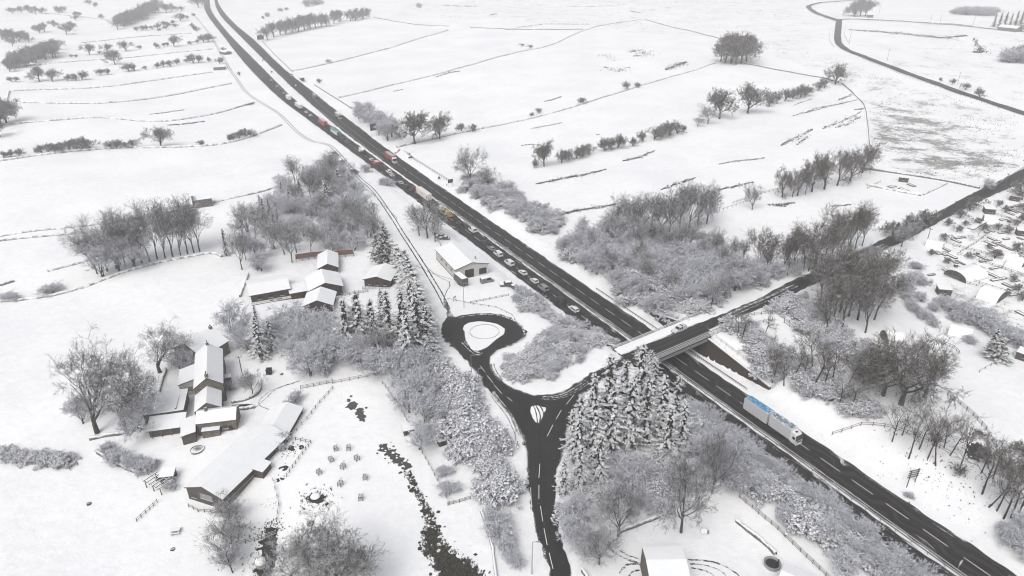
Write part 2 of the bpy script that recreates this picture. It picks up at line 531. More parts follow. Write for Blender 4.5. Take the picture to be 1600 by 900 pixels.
def with_lumps(me, r, segs, n, lo, hi):
    """adds n clots of snow caught in the outer twigs"""
    k0 = len(me.vertices); V = np.zeros(k0 * 3, np.float32); me.vertices.foreach_get("co", V)
    L = np.zeros(len(me.loops), np.int32); me.loops.foreach_get("vertex_index", L); Q = L.reshape(-1, 4)
    T = [Q[:, [0, 1, 2]], Q[:, [0, 2, 3]]]; NV = []; NT_ = []
    for _ in range(n):
        s = segs[r.randrange(len(segs))]; c = Vector(s[1]); l = r.uniform(lo, hi) * r.choice((.7, 1, 1.3))
        a = r.uniform(0, 6.28); d = Vector((math.cos(a), math.sin(a), r.uniform(-.5, .1))) * l; e = Vector((-math.sin(a), math.cos(a), r.uniform(-.3, .3))) * l * r.uniform(.5, .9); g = Vector((0, 0, l * r.uniform(.3, .5)))
        k = k0 + len(NV); NV += [tuple(c - d), tuple(c + e), tuple(c + d), tuple(c - e), tuple(c + g), tuple(c - g)]
        NT_ += [(k, k + 1, k + 4), (k + 1, k + 2, k + 4), (k + 2, k + 3, k + 4), (k + 3, k, k + 4), (k + 1, k, k + 5), (k + 2, k + 1, k + 5), (k + 3, k + 2, k + 5), (k, k + 3, k + 5)]
    return mesh_np(me.name, np.concatenate([V.reshape(-1, 3), np.array(NV, np.float32)]), np.concatenate(T + [np.array(NT_, np.int32)]), me.materials[0])

def make_tree(name, seed, P, mt, mc, cut):
    r = random.Random(seed); segs = []
    for k in range(P.get("stems", 1)):
        d = Vector((r.uniform(-1, 1), r.uniform(-1, 1), 0)) * P.get("lean", .04) + Vector((0, 0, 1))
        o = Vector((r.uniform(-1, 1), r.uniform(-1, 1), 0)) * P.get("splay", 0) + Vector((0, 0, -.3))
        grow(r, o, d.normalized(), P["H"] * P["trunk"] * r.uniform(.85, 1.1), P["rad"], 0, P, segs)
    a = [s for s in segs if s[4] < cut]; b = [s for s in segs if s[4] >= cut]
    zs = float(np.percentile([s[1][2] for s in segs], 98.5))
    return dict(trunk=tubes_mesh(name + "_trunk", a, 6, mt, True), crown=with_lumps(tubes_mesh(name + "_crown", b, 3, mc), r, [q for q in b if q[4] >= P["levels"] - 1], *P["lumps"]) if "lumps" in P else tubes_mesh(name + "_crown", b, 3, mc), H=zs)

BARE = dict(H=16, trunk=.30, limb=.34, rad=.36, levels=5, kids=[6, 5, 5, 5, 5], wig=.13, up=[.05, .08, .05, .03, .0], ang=[(.3, .9), (.35, .85), (.4, .95), (.4, 1.1)], len=[1, .62, .64, .62, .6],
            thin=.58, rmin=.028, **{"from": [.5, .3, .22, .2]})
GREAT = dict(BARE, trunk=.26, limb=.36, rad=.55, levels=6, kids=[7, 5, 4, 4, 4, 3], up=[.05, .07, .04, .01, -.02], ang=[(.25, 1.1), (.4, .95), (.4, .95), (.4, 1.0)], len=[1, .62, .66, .64, .62, .6], rmin=.024)
OAK = dict(GREAT, wig=.19, kids=[7, 5, 4, 4, 4, 3], rmin=.028)
ROUND = dict(BARE, H=13, trunk=.26, limb=.33, rad=.42, kids=[9, 5, 5, 4, 4], up=[.05, .06, .04, .02, .0], ang=[(.15, 1.2), (.35, .95), (.4, 1.0), (.4, 1.1)], rmin=.055)
TALL = dict(BARE, H=18, trunk=.30, limb=.38, ang=[(.2, .55), (.3, .65), (.35, .8), (.4, 1.0)], kids=[6, 5, 4, 5, 4], rad=.28, rmin=.03)
SLIM = dict(BARE, H=13, trunk=.55, limb=.26, rad=.17, lean=.22, ang=[(.3, .8), (.3, .9), (.4, 1.0)], kids=[7, 4, 4, 4], levels=4, rmin=.024, **{"from": [.45, .3, .25, .2]})
FROST = dict(BARE, H=9, lumps=(420, .10, .24), trunk=.16, limb=.42, rad=.16, stems=3, splay=.6, lean=.22, kids=[4, 5, 4, 4, 4], rmin=.03, ang=[(.2, .8), (.3, .75), (.35, .85), (.4, 1.0)], up=[.05, .10, .06, .02], len=[1, .6, .56, .6, .6])
BUSH = dict(H=4.2, lumps=(160, .08, .2), trunk=.14, limb=.42, rad=.08, levels=4, stems=5, splay=.7, lean=.45, kids=[4, 5, 5, 4], wig=.2, up=[.05, .08, .03, .0], ang=[(.3, .9), (.4, .9), (.4, 1.0), (.5, 1.1)], len=[1, .6, .6, .6],
            thin=.68, rmin=.034, **{"from": [.4, .25, .2, .2]})
THICK = dict(BUSH, H=5.0, lumps=(620, .16, .34), stems=6, splay=1.5, lean=.6, rmin=.075, kids=[5, 5, 4, 4], trunk=.12, limb=.44, len=[1, .48, .5, .52], ang=[(.3, 1.1), (.4, 1.0), (.5, 1.25), (.6, 1.4)], up=[.05, .05, -.02, -.08], **{"from": [.4, .35, .5, .35]})
THORN = dict({k: v for k, v in BUSH.items() if k != "lumps"}, H=5, trunk=.22, limb=.42, stems=1, splay=0, lean=.15, rad=.2, kids=[8, 5, 5, 4], rmin=.05)
def make_conifer(name, seed, H, rad, mt, mn, droop=.55, dens=1.0, spray=.52):
    r = random.Random(seed); T = [((0, 0, -.3), (0, 0, H * .55), H * .016, H * .010, 0), ((0, 0, H * .55), (0, 0, H * .99), H * .010, .03, 0)]
    V = []; F = []
    z = H * .07
    while z < H * .985:
        t = z / H
        Rr = rad * (1 - t) ** .72 * (.55 + .45 * min(1, t / .12)) + .25
        n = max(4, int(r.uniform(5.5, 7.5) * dens * (1 - .4 * t)))
        a0 = r.uniform(0, 6.28)
        for i in range(n):
            az = a0 + 6.283 * i / n + r.uniform(-.3, .3)
            if r.random() < .12: continue
            L = Rr * r.choice((r.uniform(.45, .8), r.uniform(.75, 1.05)))
            rise = .22 - droop * 1.25 * (1 - .5 * t)
            ca, sa = math.cos(az), math.sin(az)
            m = max(3, int(L / .30))
            px, pz = 0.0, z
            for j in range(m):
                u = (j + 1) / m
                px += L / m; pz += (rise + .55 * (u - .5)) * L / m * (.7 + r.uniform(-.2, .2))
                w = spray * (1.15 - .75 * u) * r.uniform(.7, 1.25) * (.6 + .12 * L)
                for s in (-1, 1, 0):
                    # a flat spray of needles: a tapered leaf hanging outward from the bough
                    ang = az + s * r.uniform(.55, 1.0)
                    ln = w * (1.5 if s == 0 else 1.15)
                    dz = -ln * r.uniform(.12, .7)
                    c = Vector((ca * px, sa * px, pz + r.uniform(-.08, .08)))
                    tip = c + Vector((math.cos(ang) * ln, math.sin(ang) * ln, dz))
                    sd_ = Vector((-math.sin(ang), math.cos(ang), r.uniform(-.7, .7))) * ln * .30
                    mid = c.lerp(tip, .5) + Vector((0, 0, .10 * ln))
                    k = len(V)
                    V += [tuple(c), tuple(mid + sd_), tuple(tip), tuple(mid - sd_)]
                    F.append((k, k + 1, k + 2, k + 3))
            # lumps of snow lying along the outer bough
            for _ in range(r.choice((0, 1, 1, 2, 2)) if L > .6 else r.choice((0, 1))):
                u = r.uniform(.3, 1.0); q_ = L * u; zz = z + (rise * u + .55 * (u * u / 2 - .5 * u)) * L * .7 + .10
                off = r.uniform(-.25, .25) * L * u
                c = Vector((ca * q_ - sa * off, sa * q_ + ca * off, zz)); ll = r.uniform(.14, .40) * (.6 + .2 * L); ww = ll * r.uniform(.55, .9); hh = ll * r.uniform(.25, .4)
                d_ = Vector((ca, sa, -.55)).normalized() * ll; e_ = Vector((-sa, ca, r.uniform(-.2, .2))) * ww; g_ = Vector((0, 0, hh))
                k = len(V); V += [tuple(c - d_), tuple(c + e_ - d_ * .2), tuple(c + d_), tuple(c - e_ - d_ * .2), tuple(c + g_), tuple(c - g_)]
                F += [(k, k + 1, k + 4, k + 4), (k + 1, k + 2, k + 4, k + 4), (k + 2, k + 3, k + 4, k + 4), (k + 3, k, k + 4, k + 4), (k + 1, k, k + 5, k + 5), (k + 2, k + 1, k + 5, k + 5), (k + 3, k + 2, k + 5, k + 5), (k, k + 3, k + 5, k + 5)]
            # dark hanging sprays close to the stem
            for _ in range(3):
                u = r.uniform(.12, .5) * L; a2 = az + r.uniform(-.5, .5); hh = r.uniform(.5, 1.0)
                c = Vector((math.cos(a2) * u, math.sin(a2) * u, z - r.uniform(0, .5))); w_ = Vector((-math.sin(a2), math.cos(a2), 0)) * r.uniform(.2, .42)
                k = len(V); V += [tuple(c + Vector((0, 0, .15))), tuple(c + w_ - Vector((0, 0, hh * .5))), tuple(c - Vector((0, 0, hh))), tuple(c - w_ - Vector((0, 0, hh * .5)))]
                F.append((k, k + 1, k + 2, k + 3))
            T.append(((0, 0, z), (ca * L * .8, sa * L * .8, z + rise * L * .5), .05 + .006 * L, .02, 1))
        z += r.uniform(.48, .9) * (1.15 - .4 * t)
    me = bpy.data.meshes.new(name + "_crown"); me.from_pydata(V, [], [f if f[2] != f[3] else f[:3] for f in F]); me.materials.append(mn)
    return dict(trunk=tubes_mesh(name + "_trunk", T, 5, mt), crown=me, H=H)

PROTO = {}
def protos(kind, n, f): PROTO[kind] = [f(i) for i in range(n)]
protos("bare", 4, lambda i: make_tree("bare", 10 + i, BARE, M["bark"], M["twig"], 3))
protos("great", 2, lambda i: make_tree("great", 20 + i, GREAT, M["barkd"], M["twig"], 3))
protos("oak", 3, lambda i: make_tree("oak", 30 + i, OAK, M["barkd"], M["twigd"], 3))
protos("round", 4, lambda i: make_tree("round", 40 + i, ROUND, M["barkd"], M["twigd"], 2))
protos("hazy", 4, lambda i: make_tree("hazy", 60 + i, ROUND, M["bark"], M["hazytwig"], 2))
protos("tall", 4, lambda i: make_tree("tall", 50 + i, TALL, M["barkd"], M["twig"], 3))
protos("talld", 3, lambda i: make_tree("talld", 80 + i, TALL, M["barkd"], M["twigd"], 3))
protos("slim", 4, lambda i: make_tree("slim", 70 + i, SLIM, M["barkd"], M["twigd"], 2))
protos("frost", 4, lambda i: make_tree("frost", 90 + i, FROST, M["bark"], M["frost"], 2))
protos("shrub", 5, lambda i: make_tree("shrub", 110 + i, THICK, M["bark"], M["shrub"], 2))
protos("bush", 4, lambda i: make_tree("bush", 130 + i, BUSH, M["barkd"], M["frost"], 2))
protos("bushd", 3, lambda i: make_tree("bushd", 150 + i, THORN, M["barkd"], M["twigd"], 2))
protos("conifer", 4, lambda i: make_conifer("conifer", 170 + i, 15, 3.3, M["barkd"], M["needle"]))
protos("pine", 3, lambda i: make_conifer("pine", 190 + i, 13, 4.2, M["barkd"], M["needled"], .3, 1.0, .7))
protos("thuja", 3, lambda i: make_conifer("thuja", 200 + i, 7, 1.9, M["barkd"], M["thuja"], .15, 1.9, .5))

NAMES = dict(great="bare_tree", round="bare_tree", hazy="bare_tree", bare="bare_tree", oak="bare_tree", tall="bare_tree", talld="bare_tree", slim="slender_tree", frost="frosted_tree", shrub="snowy_shrub", bush="frosted_bush", bushd="dark_bush",
             conifer="conifer", pine="conifer", thuja="hedge_conifer")
CATS = dict(great="tree", round="tree", hazy="tree", bare="tree", oak="tree", tall="tree", talld="tree", slim="tree", frost="tree", shrub="shrub", bush="bush", bushd="bush", conifer="conifer", pine="conifer", thuja="hedge tree")
COUNT = {}
def plant(kind, p, h, label, group=None, wide=1.0, lean=None):
    """a plant of height h standing at p"""
    pr = PROTO[kind][R.randrange(len(PROTO[kind]))]
    s = h / pr["H"] * (.9 if kind in ("shrub", "bush", "frost") else 1)
    o = empty(NAMES[kind], p, R.uniform(0, 6.28), label, CATS[kind], group)
    o.scale = (s * wide * R.uniform(.92, 1.08), s * wide * R.uniform(.92, 1.08), s)
    if lean: o.rotation_euler = (lean[0], lean[1], o.rotation_euler[2])
    link("trunk", pr["trunk"], o); link("crown", pr["crown"], o)
    COUNT[CATS[kind]] = COUNT.get(CATS[kind], 0) + 1
    return o

def trees(kind, spots, label, group=None, wide=1.0, lean=None):
    """spots: (px, py of the foot, height in photo pixels)"""
    for s in spots:
        p = at(s[0], s[1])
        plant(s[3] if len(s) > 3 else kind, p, height_to(p, s[1] - s[2]), label, group, wide, lean)

def in_poly(x, y, poly):
    x = np.asarray(x); y = np.asarray(y)
    c = np.zeros(np.broadcast(x, y).shape, bool); n = len(poly)
    for i in range(n):
        x0, y0 = poly[i]; x1, y1 = poly[(i + 1) % n]
        if y0 == y1: continue
        c ^= ((y0 > y) != (y1 > y)) & (x < (x1 - x0) * (y - y0) / (y1 - y0) + x0)
    return c

def thicket(poly, step, kinds, label, group, seed=1, wide=1.0, avoid=None, jitter=.42):
    """plants spread over a piece of ground outlined in the photo; kinds: [(kind, share, hmin, hmax)]"""
    W = [tuple(at(*q))[:2] for q in poly]
    r = random.Random(seed)
    xs = [w[0] for w in W]; ys = [w[1] for w in W]
    y = min(ys); row = 0
    while y < max(ys):
        x = min(xs) + (row % 2) * step * .5
        while x < max(xs):
            a, b = x + r.uniform(-1, 1) * step * jitter, y + r.uniform(-1, 1) * step * jitter
            x += step
            if not in_poly(a, b, W): continue
            if avoid and avoid(a, b): continue
            u = r.random(); k = 0
            while k < len(kinds) - 1 and u > kinds[k][1]: u -= kinds[k][1]; k += 1
            kd, _, h0, h1 = kinds[k]
            lb = label if isinstance(label, str) else label[kd]
            gp = group if isinstance(group, str) else group[kd]
            plant(kd, Vector((a, b, gz(a, b) - .1)), r.uniform(h0, h1), lb, gp, wide)
        y += step * .87; row += 1
# ------------------------------------------------------------------ the ground
def axis(fine0, fine1, step, lo, hi, g=1.035):
    a = list(np.arange(fine0, fine1 + .01, step))
    s = step; x = fine1
    while x < hi: s = min(s * g, 90); x += s; a.append(x)
    s = step; x = fine0; b = []
    while x > lo: s = min(s * g, 90); x -= s; b.append(x)
    return np.array(b[::-1] + a)

def poly_world(px, z=None):
    return [tuple(at(*q))[:2] if z is None else sight(q[0], q[1], z) for q in px]

def resample(P, step, closed=True):
    out = []; n = len(P)
    for i in range(n if closed else n - 1):
        a, b = Vector(P[i]), Vector(P[(i + 1) % n])
        k = max(1, int(round((b - a).length / step)))
        out += [tuple(a.lerp(b, j / k)) for j in range(k)]
    if not closed: out.append(tuple(P[-1]))
    return out

def smooth_line(P, it=2, closed=False):
    """Chaikin corner cutting"""
    for _ in range(it):
        Q = [] if closed else [P[0]]
        n = len(P)
        for i in range(n if closed else n - 1):
            a, b = Vector(P[i]), Vector(P[(i + 1) % n])
            Q += [tuple(a * .75 + b * .25), tuple(a * .25 + b * .75)]
        if not closed: Q.append(P[-1])
        P = Q
    return P

def dist_poly(x, y, P, closed=True):
    d = np.full(np.shape(x), 1e9); u = np.zeros(np.shape(x)); acc = 0.0; n = len(P)
    for i in range(n if closed else n - 1):
        ax_, ay = P[i][:2]; bx, by = P[(i + 1) % n][:2]
        ex, ey = bx - ax_, by - ay; L2 = ex * ex + ey * ey + 1e-12
        t = np.clip(((x - ax_) * ex + (y - ay) * ey) / L2, 0, 1)
        q = np.hypot(x - ax_ - ex * t, y - ay - ey * t)
        m = q < d
        d = np.where(m, q, d); u = np.where(m, acc + t * math.sqrt(L2), u)
        acc += math.sqrt(L2)
    return d, u

ROADS = []          # outlines under which the ground is lowered
def drape(name, outline, mat, dz, step=2.0, rag=0.0, edge_step=.7, center=None, slush=.35, seed=3, zf=None, kind="structure", slush_fn=None, rock=.9, sink=True):
    """a sheet on the ground with a ragged outline (world xy)"""
    r = random.Random(seed)
    B = resample(outline, edge_step)
    if rag:
        n = len(B); k = [r.gauss(0, 1) for _ in range(n)]
        for _ in range(1): k = [(k[i - 1] + 2 * k[i] + k[(i + 1) % n]) / 4 for i in range(n)]
        Q = []
        for i in range(n):
            a, b = Vector(B[i - 1]), Vector(B[(i + 1) % n]); t = (b - a)
            if t.length < 1e-6: Q.append(B[i]); continue
            t.normalize(); Q.append((B[i][0] + t.y * k[i] * rag, B[i][1] - t.x * k[i] * rag))
        B = Q
    xs = np.array([b[0] for b in B]); ys = np.array([b[1] for b in B])
    gx, gy = np.meshgrid(np.arange(xs.min(), xs.max(), step), np.arange(ys.min(), ys.max(), step))
    gx = gx.ravel() + .13; gy = gy.ravel() + .07
    m = in_poly(gx, gy, B)
    d, _ = dist_poly(gx[m], gy[m], B)
    gx, gy = gx[m][d > step * .35], gy[m][d > step * .35]
    pts = [Vector(b) for b in B] + [Vector(q) for q in zip(gx, gy)]
    n = len(B)
    v, e, f, *_ = delaunay_2d_cdt(pts, [(i, (i + 1) % n) for i in range(n)], [], 1, 1e-4)
    X = np.array([q.x for q in v]); Y = np.array([q.y for q in v])
    Z = (zf or ground)(X, Y) + dz + .0008 * np.clip(np.hypot(X, Y) - 320, 0, 600)
    me = mesh_np(name, np.stack([X, Y, Z], 1), np.array([t for t in f if len(t) == 3]), mat, True)
    bd, _ = dist_poly(X, Y, outline)
    if center:
        cd, cu = dist_poly(X, Y, center, False)
    else: cd, cu = bd * 0, X
    uvl = me.uv_layers.new(name="UVMap"); li = np.zeros(len(me.loops), np.int32); me.loops.foreach_get("vertex_index", li)
    uvl.data.foreach_set("uv", np.stack([cu[li], cd[li]], 1).ravel().astype(np.float32))
    s = slush * np.exp(-bd / rock)
    if slush_fn is not None: s = np.maximum(s, slush_fn(X, Y))
    at_ = me.attributes.new("slush", "FLOAT", "POINT"); at_.data.foreach_set("value", s.astype(np.float32))
    me.polygons.foreach_set("use_smooth", np.ones(len(me.polygons), bool))
    if sink: ROADS.append(outline)
    # triangles come out facing up
    if len(me.polygons) and me.polygons[0].normal.z < 0: me.flip_normals()
    return tag(link(name, me), kind=kind)

# --- trunk road: straight from below the frame to al = 600, then bending to the right
w1 = lambda a: [(300 + x / 5.4545, y / 5.4545) for x, y in a]
far = lambda a: [sight(*q) for q in w1(a)]
RL = [ax(a, 130.25) for a in (-60, 20, 100, 200, 300, 400)] + [ax(470, 131.3), ax(530, 134.2)] + far([(960,840),(840,735),(720,620),(600,500),(480,380),(360,260),(250,150),(200,60),(190,0)]) + [sight(333, -18)]
RR = [ax(a, 139.7) for a in (-60, 20, 100, 200, 300)] + [ax(400, 141.0), ax(470, 144)] + [ax(560, 147)] + far([(1080,820),(960,730),(830,630),(740,550),(640,450),(560,370),(480,300),(390,230),(300,140),(240,60),(215,0)]) + [sight(337, -18)]
LL = [ax(a, 120.9) for a in (-60, 20, 100, 200, 300, 400)] + [ax(500, 119.6)] + far([(810,890),(700,800),(600,700),(520,620),(440,530),(350,420),(260,300),(170,190),(105,90),(100,0)]) + [sight(317, -18)]
LR = [ax(a, 128.95) for a in (-60, 20, 100, 200, 300, 400)] + [ax(500, 128.6)] + far([(870,850),(760,740),(640,620),(560,540),(450,430),(340,320),(220,180),(155,80),(150,0)]) + [sight(326, -18)]
RL, RR, LL, LR = (smooth_line(q, 2) for q in (RL, RR, LL, LR))
def ribbon_outline(a, b): return list(a) + list(b)[::-1]
def midline(a, b, n=160):
    A, B = (np.array(resample(q, 2.0, False)) for q in (a, b))
    i = np.linspace(0, 1, n)
    f = lambda Q: np.stack([np.interp(i, np.linspace(0, 1, len(Q)), Q[:, k]) for k in (0, 1)], 1)
    return [tuple(q) for q in (f(A) + f(B)) / 2]
MR, ML = midline(RL, RR), midline(LL, LR)
OUT_R, OUT_L = ribbon_outline(RL, RR), ribbon_outline(LL, LR)
road_r = drape("main_road", OUT_R, M["road"], .05, 5.0, .30, 1.4, MR, .50, 5, rock=1.1)
road_l = drape("main_road", OUT_L, M["road"], .05, 5.0, .30, 1.4, ML, .50, 6, rock=1.1)

# --- junction, turning loop and the road over the bridge
JZ = lambda q: tuple(at(*q))[:2]
z3 = lambda a: [(670 + x / 4.09, 470 + y / 4.09) for x, y in a]
LEFT = [(868,935)] + [(861,898),(848,865),(837,833),(831,800),(826,775),(823,750),(822,725)] + z3([(620,955),(600,895),(570,830),(530,750),(460,670),(390,590),(330,510),(270,420),(200,340),(120,270),(85,230),(75,170),(125,80)])
LOOP = z3([(85,20),(108,0),(125,30),(160,108),(200,95),(320,78),(430,80),(520,105),(590,150),(625,200),(618,240),(560,275),(480,300),(425,327),(394,368),(392,410),(420,460),(470,512),(540,560),(640,600),(720,606),(800,600),(880,562),(960,515),(1030,468)])
RIGHT = [(880,710),(868,740),(866,773),(871,820),(881,860),(893,897),(900,935)]
BR_Z = 7.0
def deck_pt(px, py): return sight(px, py, BR_Z)
N_EDGE = [deck_pt(*q) for q in [(940,572),(1003,546),(1060,519.5),(1130,490)]]
S_EDGE = [deck_pt(*q) for q in [(1130,503.5),(1060,533),(1003,559)]]
loop_w = smooth_line([JZ(q) for q in LEFT + LOOP], 1)
right_w = smooth_line([JZ(q) for q in [(930,600),(912,618),(900,640),(889,675)] + RIGHT], 1)
# the approach meets the deck at its west end
W_END = [ax(135.3, 114.6), ax(131.2, 114.6)]
junction = drape("junction_road", loop_w + W_END + right_w, M["road2"], .06, 2.0, .30, .6, None, .62, 8, rock=1.1)
ISLAND = z3([(215,170),(250,142),(330,132),(420,145),(470,165),(487,192),(480,215),(440,240),(410,265),(385,290),(360,305),(330,318),(300,322),(270,310),(255,280),(230,250),(232,210)])
TRI = z3([(640,690),(670,668),(740,680),(752,695),(690,810)])

# --- the road on to the north-east
E_N = [ax(139.2, 146.4)] + [JZ(q) for q in [(1135,489),(1170,473),(1210,453),(1250,433),(1300,410),(1350,388),(1400,364),(1450,339),(1500,312),(1550,288),(1603,262),(1680,222)]]
E_S = [JZ(q) for q in [(1680,244),(1603,281),(1550,306),(1500,330),(1450,357),(1400,383),(1350,407),(1300,431),(1260,450),(1215,471),(1175,488),(1135,503)]] + [ax(134.4, 146.4)]
E_N, E_S = smooth_line(E_N, 2), smooth_line(E_S, 2)
ME = midline(E_N, E_S[::-1])
road_e = drape("side_road", E_N + E_S, M["road2"], .06, 3.0, .22, .9, ME, .5, 9, rock=.9)

# --- far lanes on the moor
def lane(name, px, w, mat, rag=.25, dz=.07, seed=4, step=3.0):
    C = smooth_line([JZ(q) for q in px], 2)
    A = []; B = []
    for i, c in enumerate(C):
        a, b = Vector(C[max(0, i - 1)]), Vector(C[min(len(C) - 1, i + 1)]); t = (b - a).normalized()
        ww = w if not isinstance(w, tuple) else w[0] + (w[1] - w[0]) * i / (len(C) - 1)
        A.append((c[0] - t.y * ww / 2, c[1] + t.x * ww / 2)); B.append((c[0] + t.y * ww / 2, c[1] - t.x * ww / 2))
    return drape(name, A + B[::-1], mat, dz, step, rag, max(.8, step * .5), C, .35, seed, rock=.6)
lane("moor_road", [(1640,190),(1600,178),(1525,153),(1475,135.5),(1425,118),(1360,93),(1320,78),(1308,67),(1309,50),(1311,31)], 7.5, M["road3"], .3, .1, 11, 6)
lane("moor_road", [(1311,33),(1282,24),(1265,14),(1262,9.5),(1275,5.5),(1300,3),(1340,1),(1400,-2)], (9, 6), M["road3"], .3, .1, 12, 6)
lane("moor_road", [(1313,31),(1330,30),(1360,31.5),(1475,38.5),(1520,42.5),(1600,50),(1650,54)], (5, 7), M["road3"], .4, .1, 13, 8)

# wheel tracks on the snowed-in lane west of the trunk road
LANE = [(300,20),(318,40),(334,64),(348,88),(360,110),(372,126),(382,142),(397,154),(418,166),(440,180),(462,205),(487,222),(503,223),(520,229),(548,262),(562,280),(580,293),(602,322),(633,372),(667,423),(688,460),(698,480)]
def track(px, off, w, mat="track", seed=1, rag=.10, dz=.05):
    C = smooth_line([JZ(q) for q in px], 2); r = random.Random(seed); A = []; B = []
    C = resample(C, .9, False)
    for i, c in enumerate(C):
        a, b = Vector(C[max(0, i - 2)]), Vector(C[min(len(C) - 1, i + 2)]); t = (b - a).normalized()
        h = w * r.uniform(.55, 1.2) / 2; o = off + r.uniform(-.06, .06)
        A.append((c[0] + t.y * (o - h), c[1] - t.x * (o - h))); B.append((c[0] + t.y * (o + h), c[1] - t.x * (o + h)))
    A = np.array(A); B = np.array(B); n = len(A)
    V = np.concatenate([np.column_stack([A, ground(A[:, 0], A[:, 1]) + dz]), np.column_stack([B, ground(B[:, 0], B[:, 1]) + dz])])
    F = [(i, n + i, n + i + 1, i + 1) for i in range(n - 1)]
    o = link("wheel_track", mesh_np("wheel_track", V, F, M[mat])); tag(o, kind="structure")
    return o
track(LANE, -.8, .5, seed=1); track(LANE, .8, .5, seed=2)
track([(662,415),(676,428),(688,436),(702,441)], -.6, .22, seed=3); track([(650,415),(672,426),(690,432),(707,437)], 0, .2, seed=4)
track([(700,490),(692,470),(695,458),(703,447),(701,441)], .2, .3, seed=5)
# farm yard and lower yard tracks
for k, q in enumerate([[(420,640),(400,632),(415,615),(440,603),(470,595)], [(395,640),(410,628),(432,606),(462,598)]]): track(q, 0, .3, "slushy", seed=20 + k)
for k, (q, w) in enumerate([([(945,850),(965,868),(990,878),(1006,881)],.5), ([(950,846),(975,866),(1000,874)],.35), ([(968,896),(976,884),(990,880),(1006,884)],.5), ([(1075,875),(1110,876),(1140,888),(1155,900)],.45), ([(1078,881),(1108,884),(1128,893),(1136,902)],.35), ([(1080,887),(1105,892),(1118,902)],.4), ([(982,902),(988,892),(1006,890)],.4)]): track(q, 0, w, "slushy", seed=30 + k)

# --- the ground sheet itself
gxs, gys = axis(-140, 215, 1.6, -3300, 3300), axis(92, 300, 1.6, 5, 3500)
GX, GY = np.meshgrid(gxs, gys)
GZ = ground(GX, GY)
# grassiness: the moor, the verges and the rough corners
def blob(px, r0, amount):
    p = at(*px); return amount * np.exp(-((GX - p.x) ** 2 + (GY - p.y) ** 2) / r0 ** 2)
G = np.zeros_like(GX)
al, ac = alac(GX, GY)
t = np.where(ac > 130, ac - 140.0, 120.5 - ac)
verge = np.where((t > .4) & (al < 700), .42 * np.exp(-np.maximum(t - 1, 0) / 9), 0)
G = np.maximum(G, verge * np.where(ac > 130, 1, .9))
MOOR = poly_world([(1362,160),(1440,175),(1560,235),(1600,260),(1500,285),(1420,270),(1366,255)])
G = np.maximum(G, np.where(in_poly(GX, GY, MOOR), .80, 0))
MOOR2 = poly_world([(1330,130),(1290,115),(1300,90),(1420,130),(1600,185),(1600,255),(1500,290),(1370,258),(1352,165)])
G = np.maximum(G, np.where(in_poly(GX, GY, MOOR2), .60, 0))
MOOR3 = poly_world([(590,28),(760,30),(1100,60),(1290,115),(1310,70),(1250,20),(1200,-10),(800,-12),(640,5)])
G = np.maximum(G, np.where(in_poly(GX, GY, MOOR3), .52, 0))
MOOR4 = poly_world([(1320,70),(1500,45),(1700,60),(1700,190),(1500,140),(1360,95)])
G = np.maximum(G, np.where(in_poly(GX, GY, MOOR4), .5, 0))
for q in [(1470,185),(1440,215)]: G = np.maximum(G, blob(q, 16, .66))
ALLOT = poly_world([(1480,380),(1600,300),(1700,330),(1700,560),(1560,520),(1440,450)])
G = np.maximum(G, np.where(in_poly(GX, GY, ALLOT), .58, 0))
for q, rr, aa in [((420,790),7,.5),((415,850),8,.6),((540,640),7,.3),((660,800),9,.45),((700,870),12,.45),((430,720),8,.42),((1440,640),16,.35),((1300,760),12,.3),((1540,700),14,.42),((1000,700),30,.4),((1180,700),18,.4),((1050,430),26,.3),((1300,480),20,.45),((640,560),14,.35),((740,700),18,.35),((470,350),30,.3),((780,330),20,.3)]:
    G = np.maximum(G, blob(q, rr, aa))
G = np.maximum(G, .20)
G = np.maximum(G, np.where((ac > 128.6) & (ac < 130.6) & (al < 450), .6, 0))
# soften the edges of the rough areas
for _ in range(2):
    G[1:-1, 1:-1] = (G[1:-1, 1:-1] * 2 + G[:-2, 1:-1] + G[2:, 1:-1] + G[1:-1, :-2] + G[1:-1, 2:]) / 6
low = np.zeros(GX.shape, bool)
for o in ROADS: low |= in_poly(GX, GY, o)
low &= np.hypot(GX, GY) < 420
GZ = GZ - np.where(low, .22, 0)
nx, ny = len(gxs), len(gys)
idx = np.arange(nx * ny).reshape(ny, nx)
F = np.stack([idx[:-1, :-1], idx[:-1, 1:], idx[1:, 1:], idx[1:, :-1]], -1).reshape(-1, 4)
gm = mesh_np("ground", np.stack([GX, GY, GZ], -1).reshape(-1, 3), F, M["ground"], True)
a_ = gm.attributes.new("grass", "FLOAT", "POINT"); a_.data.foreach_set("value", G.ravel().astype(np.float32))
tag(link("ground", gm), kind="structure")

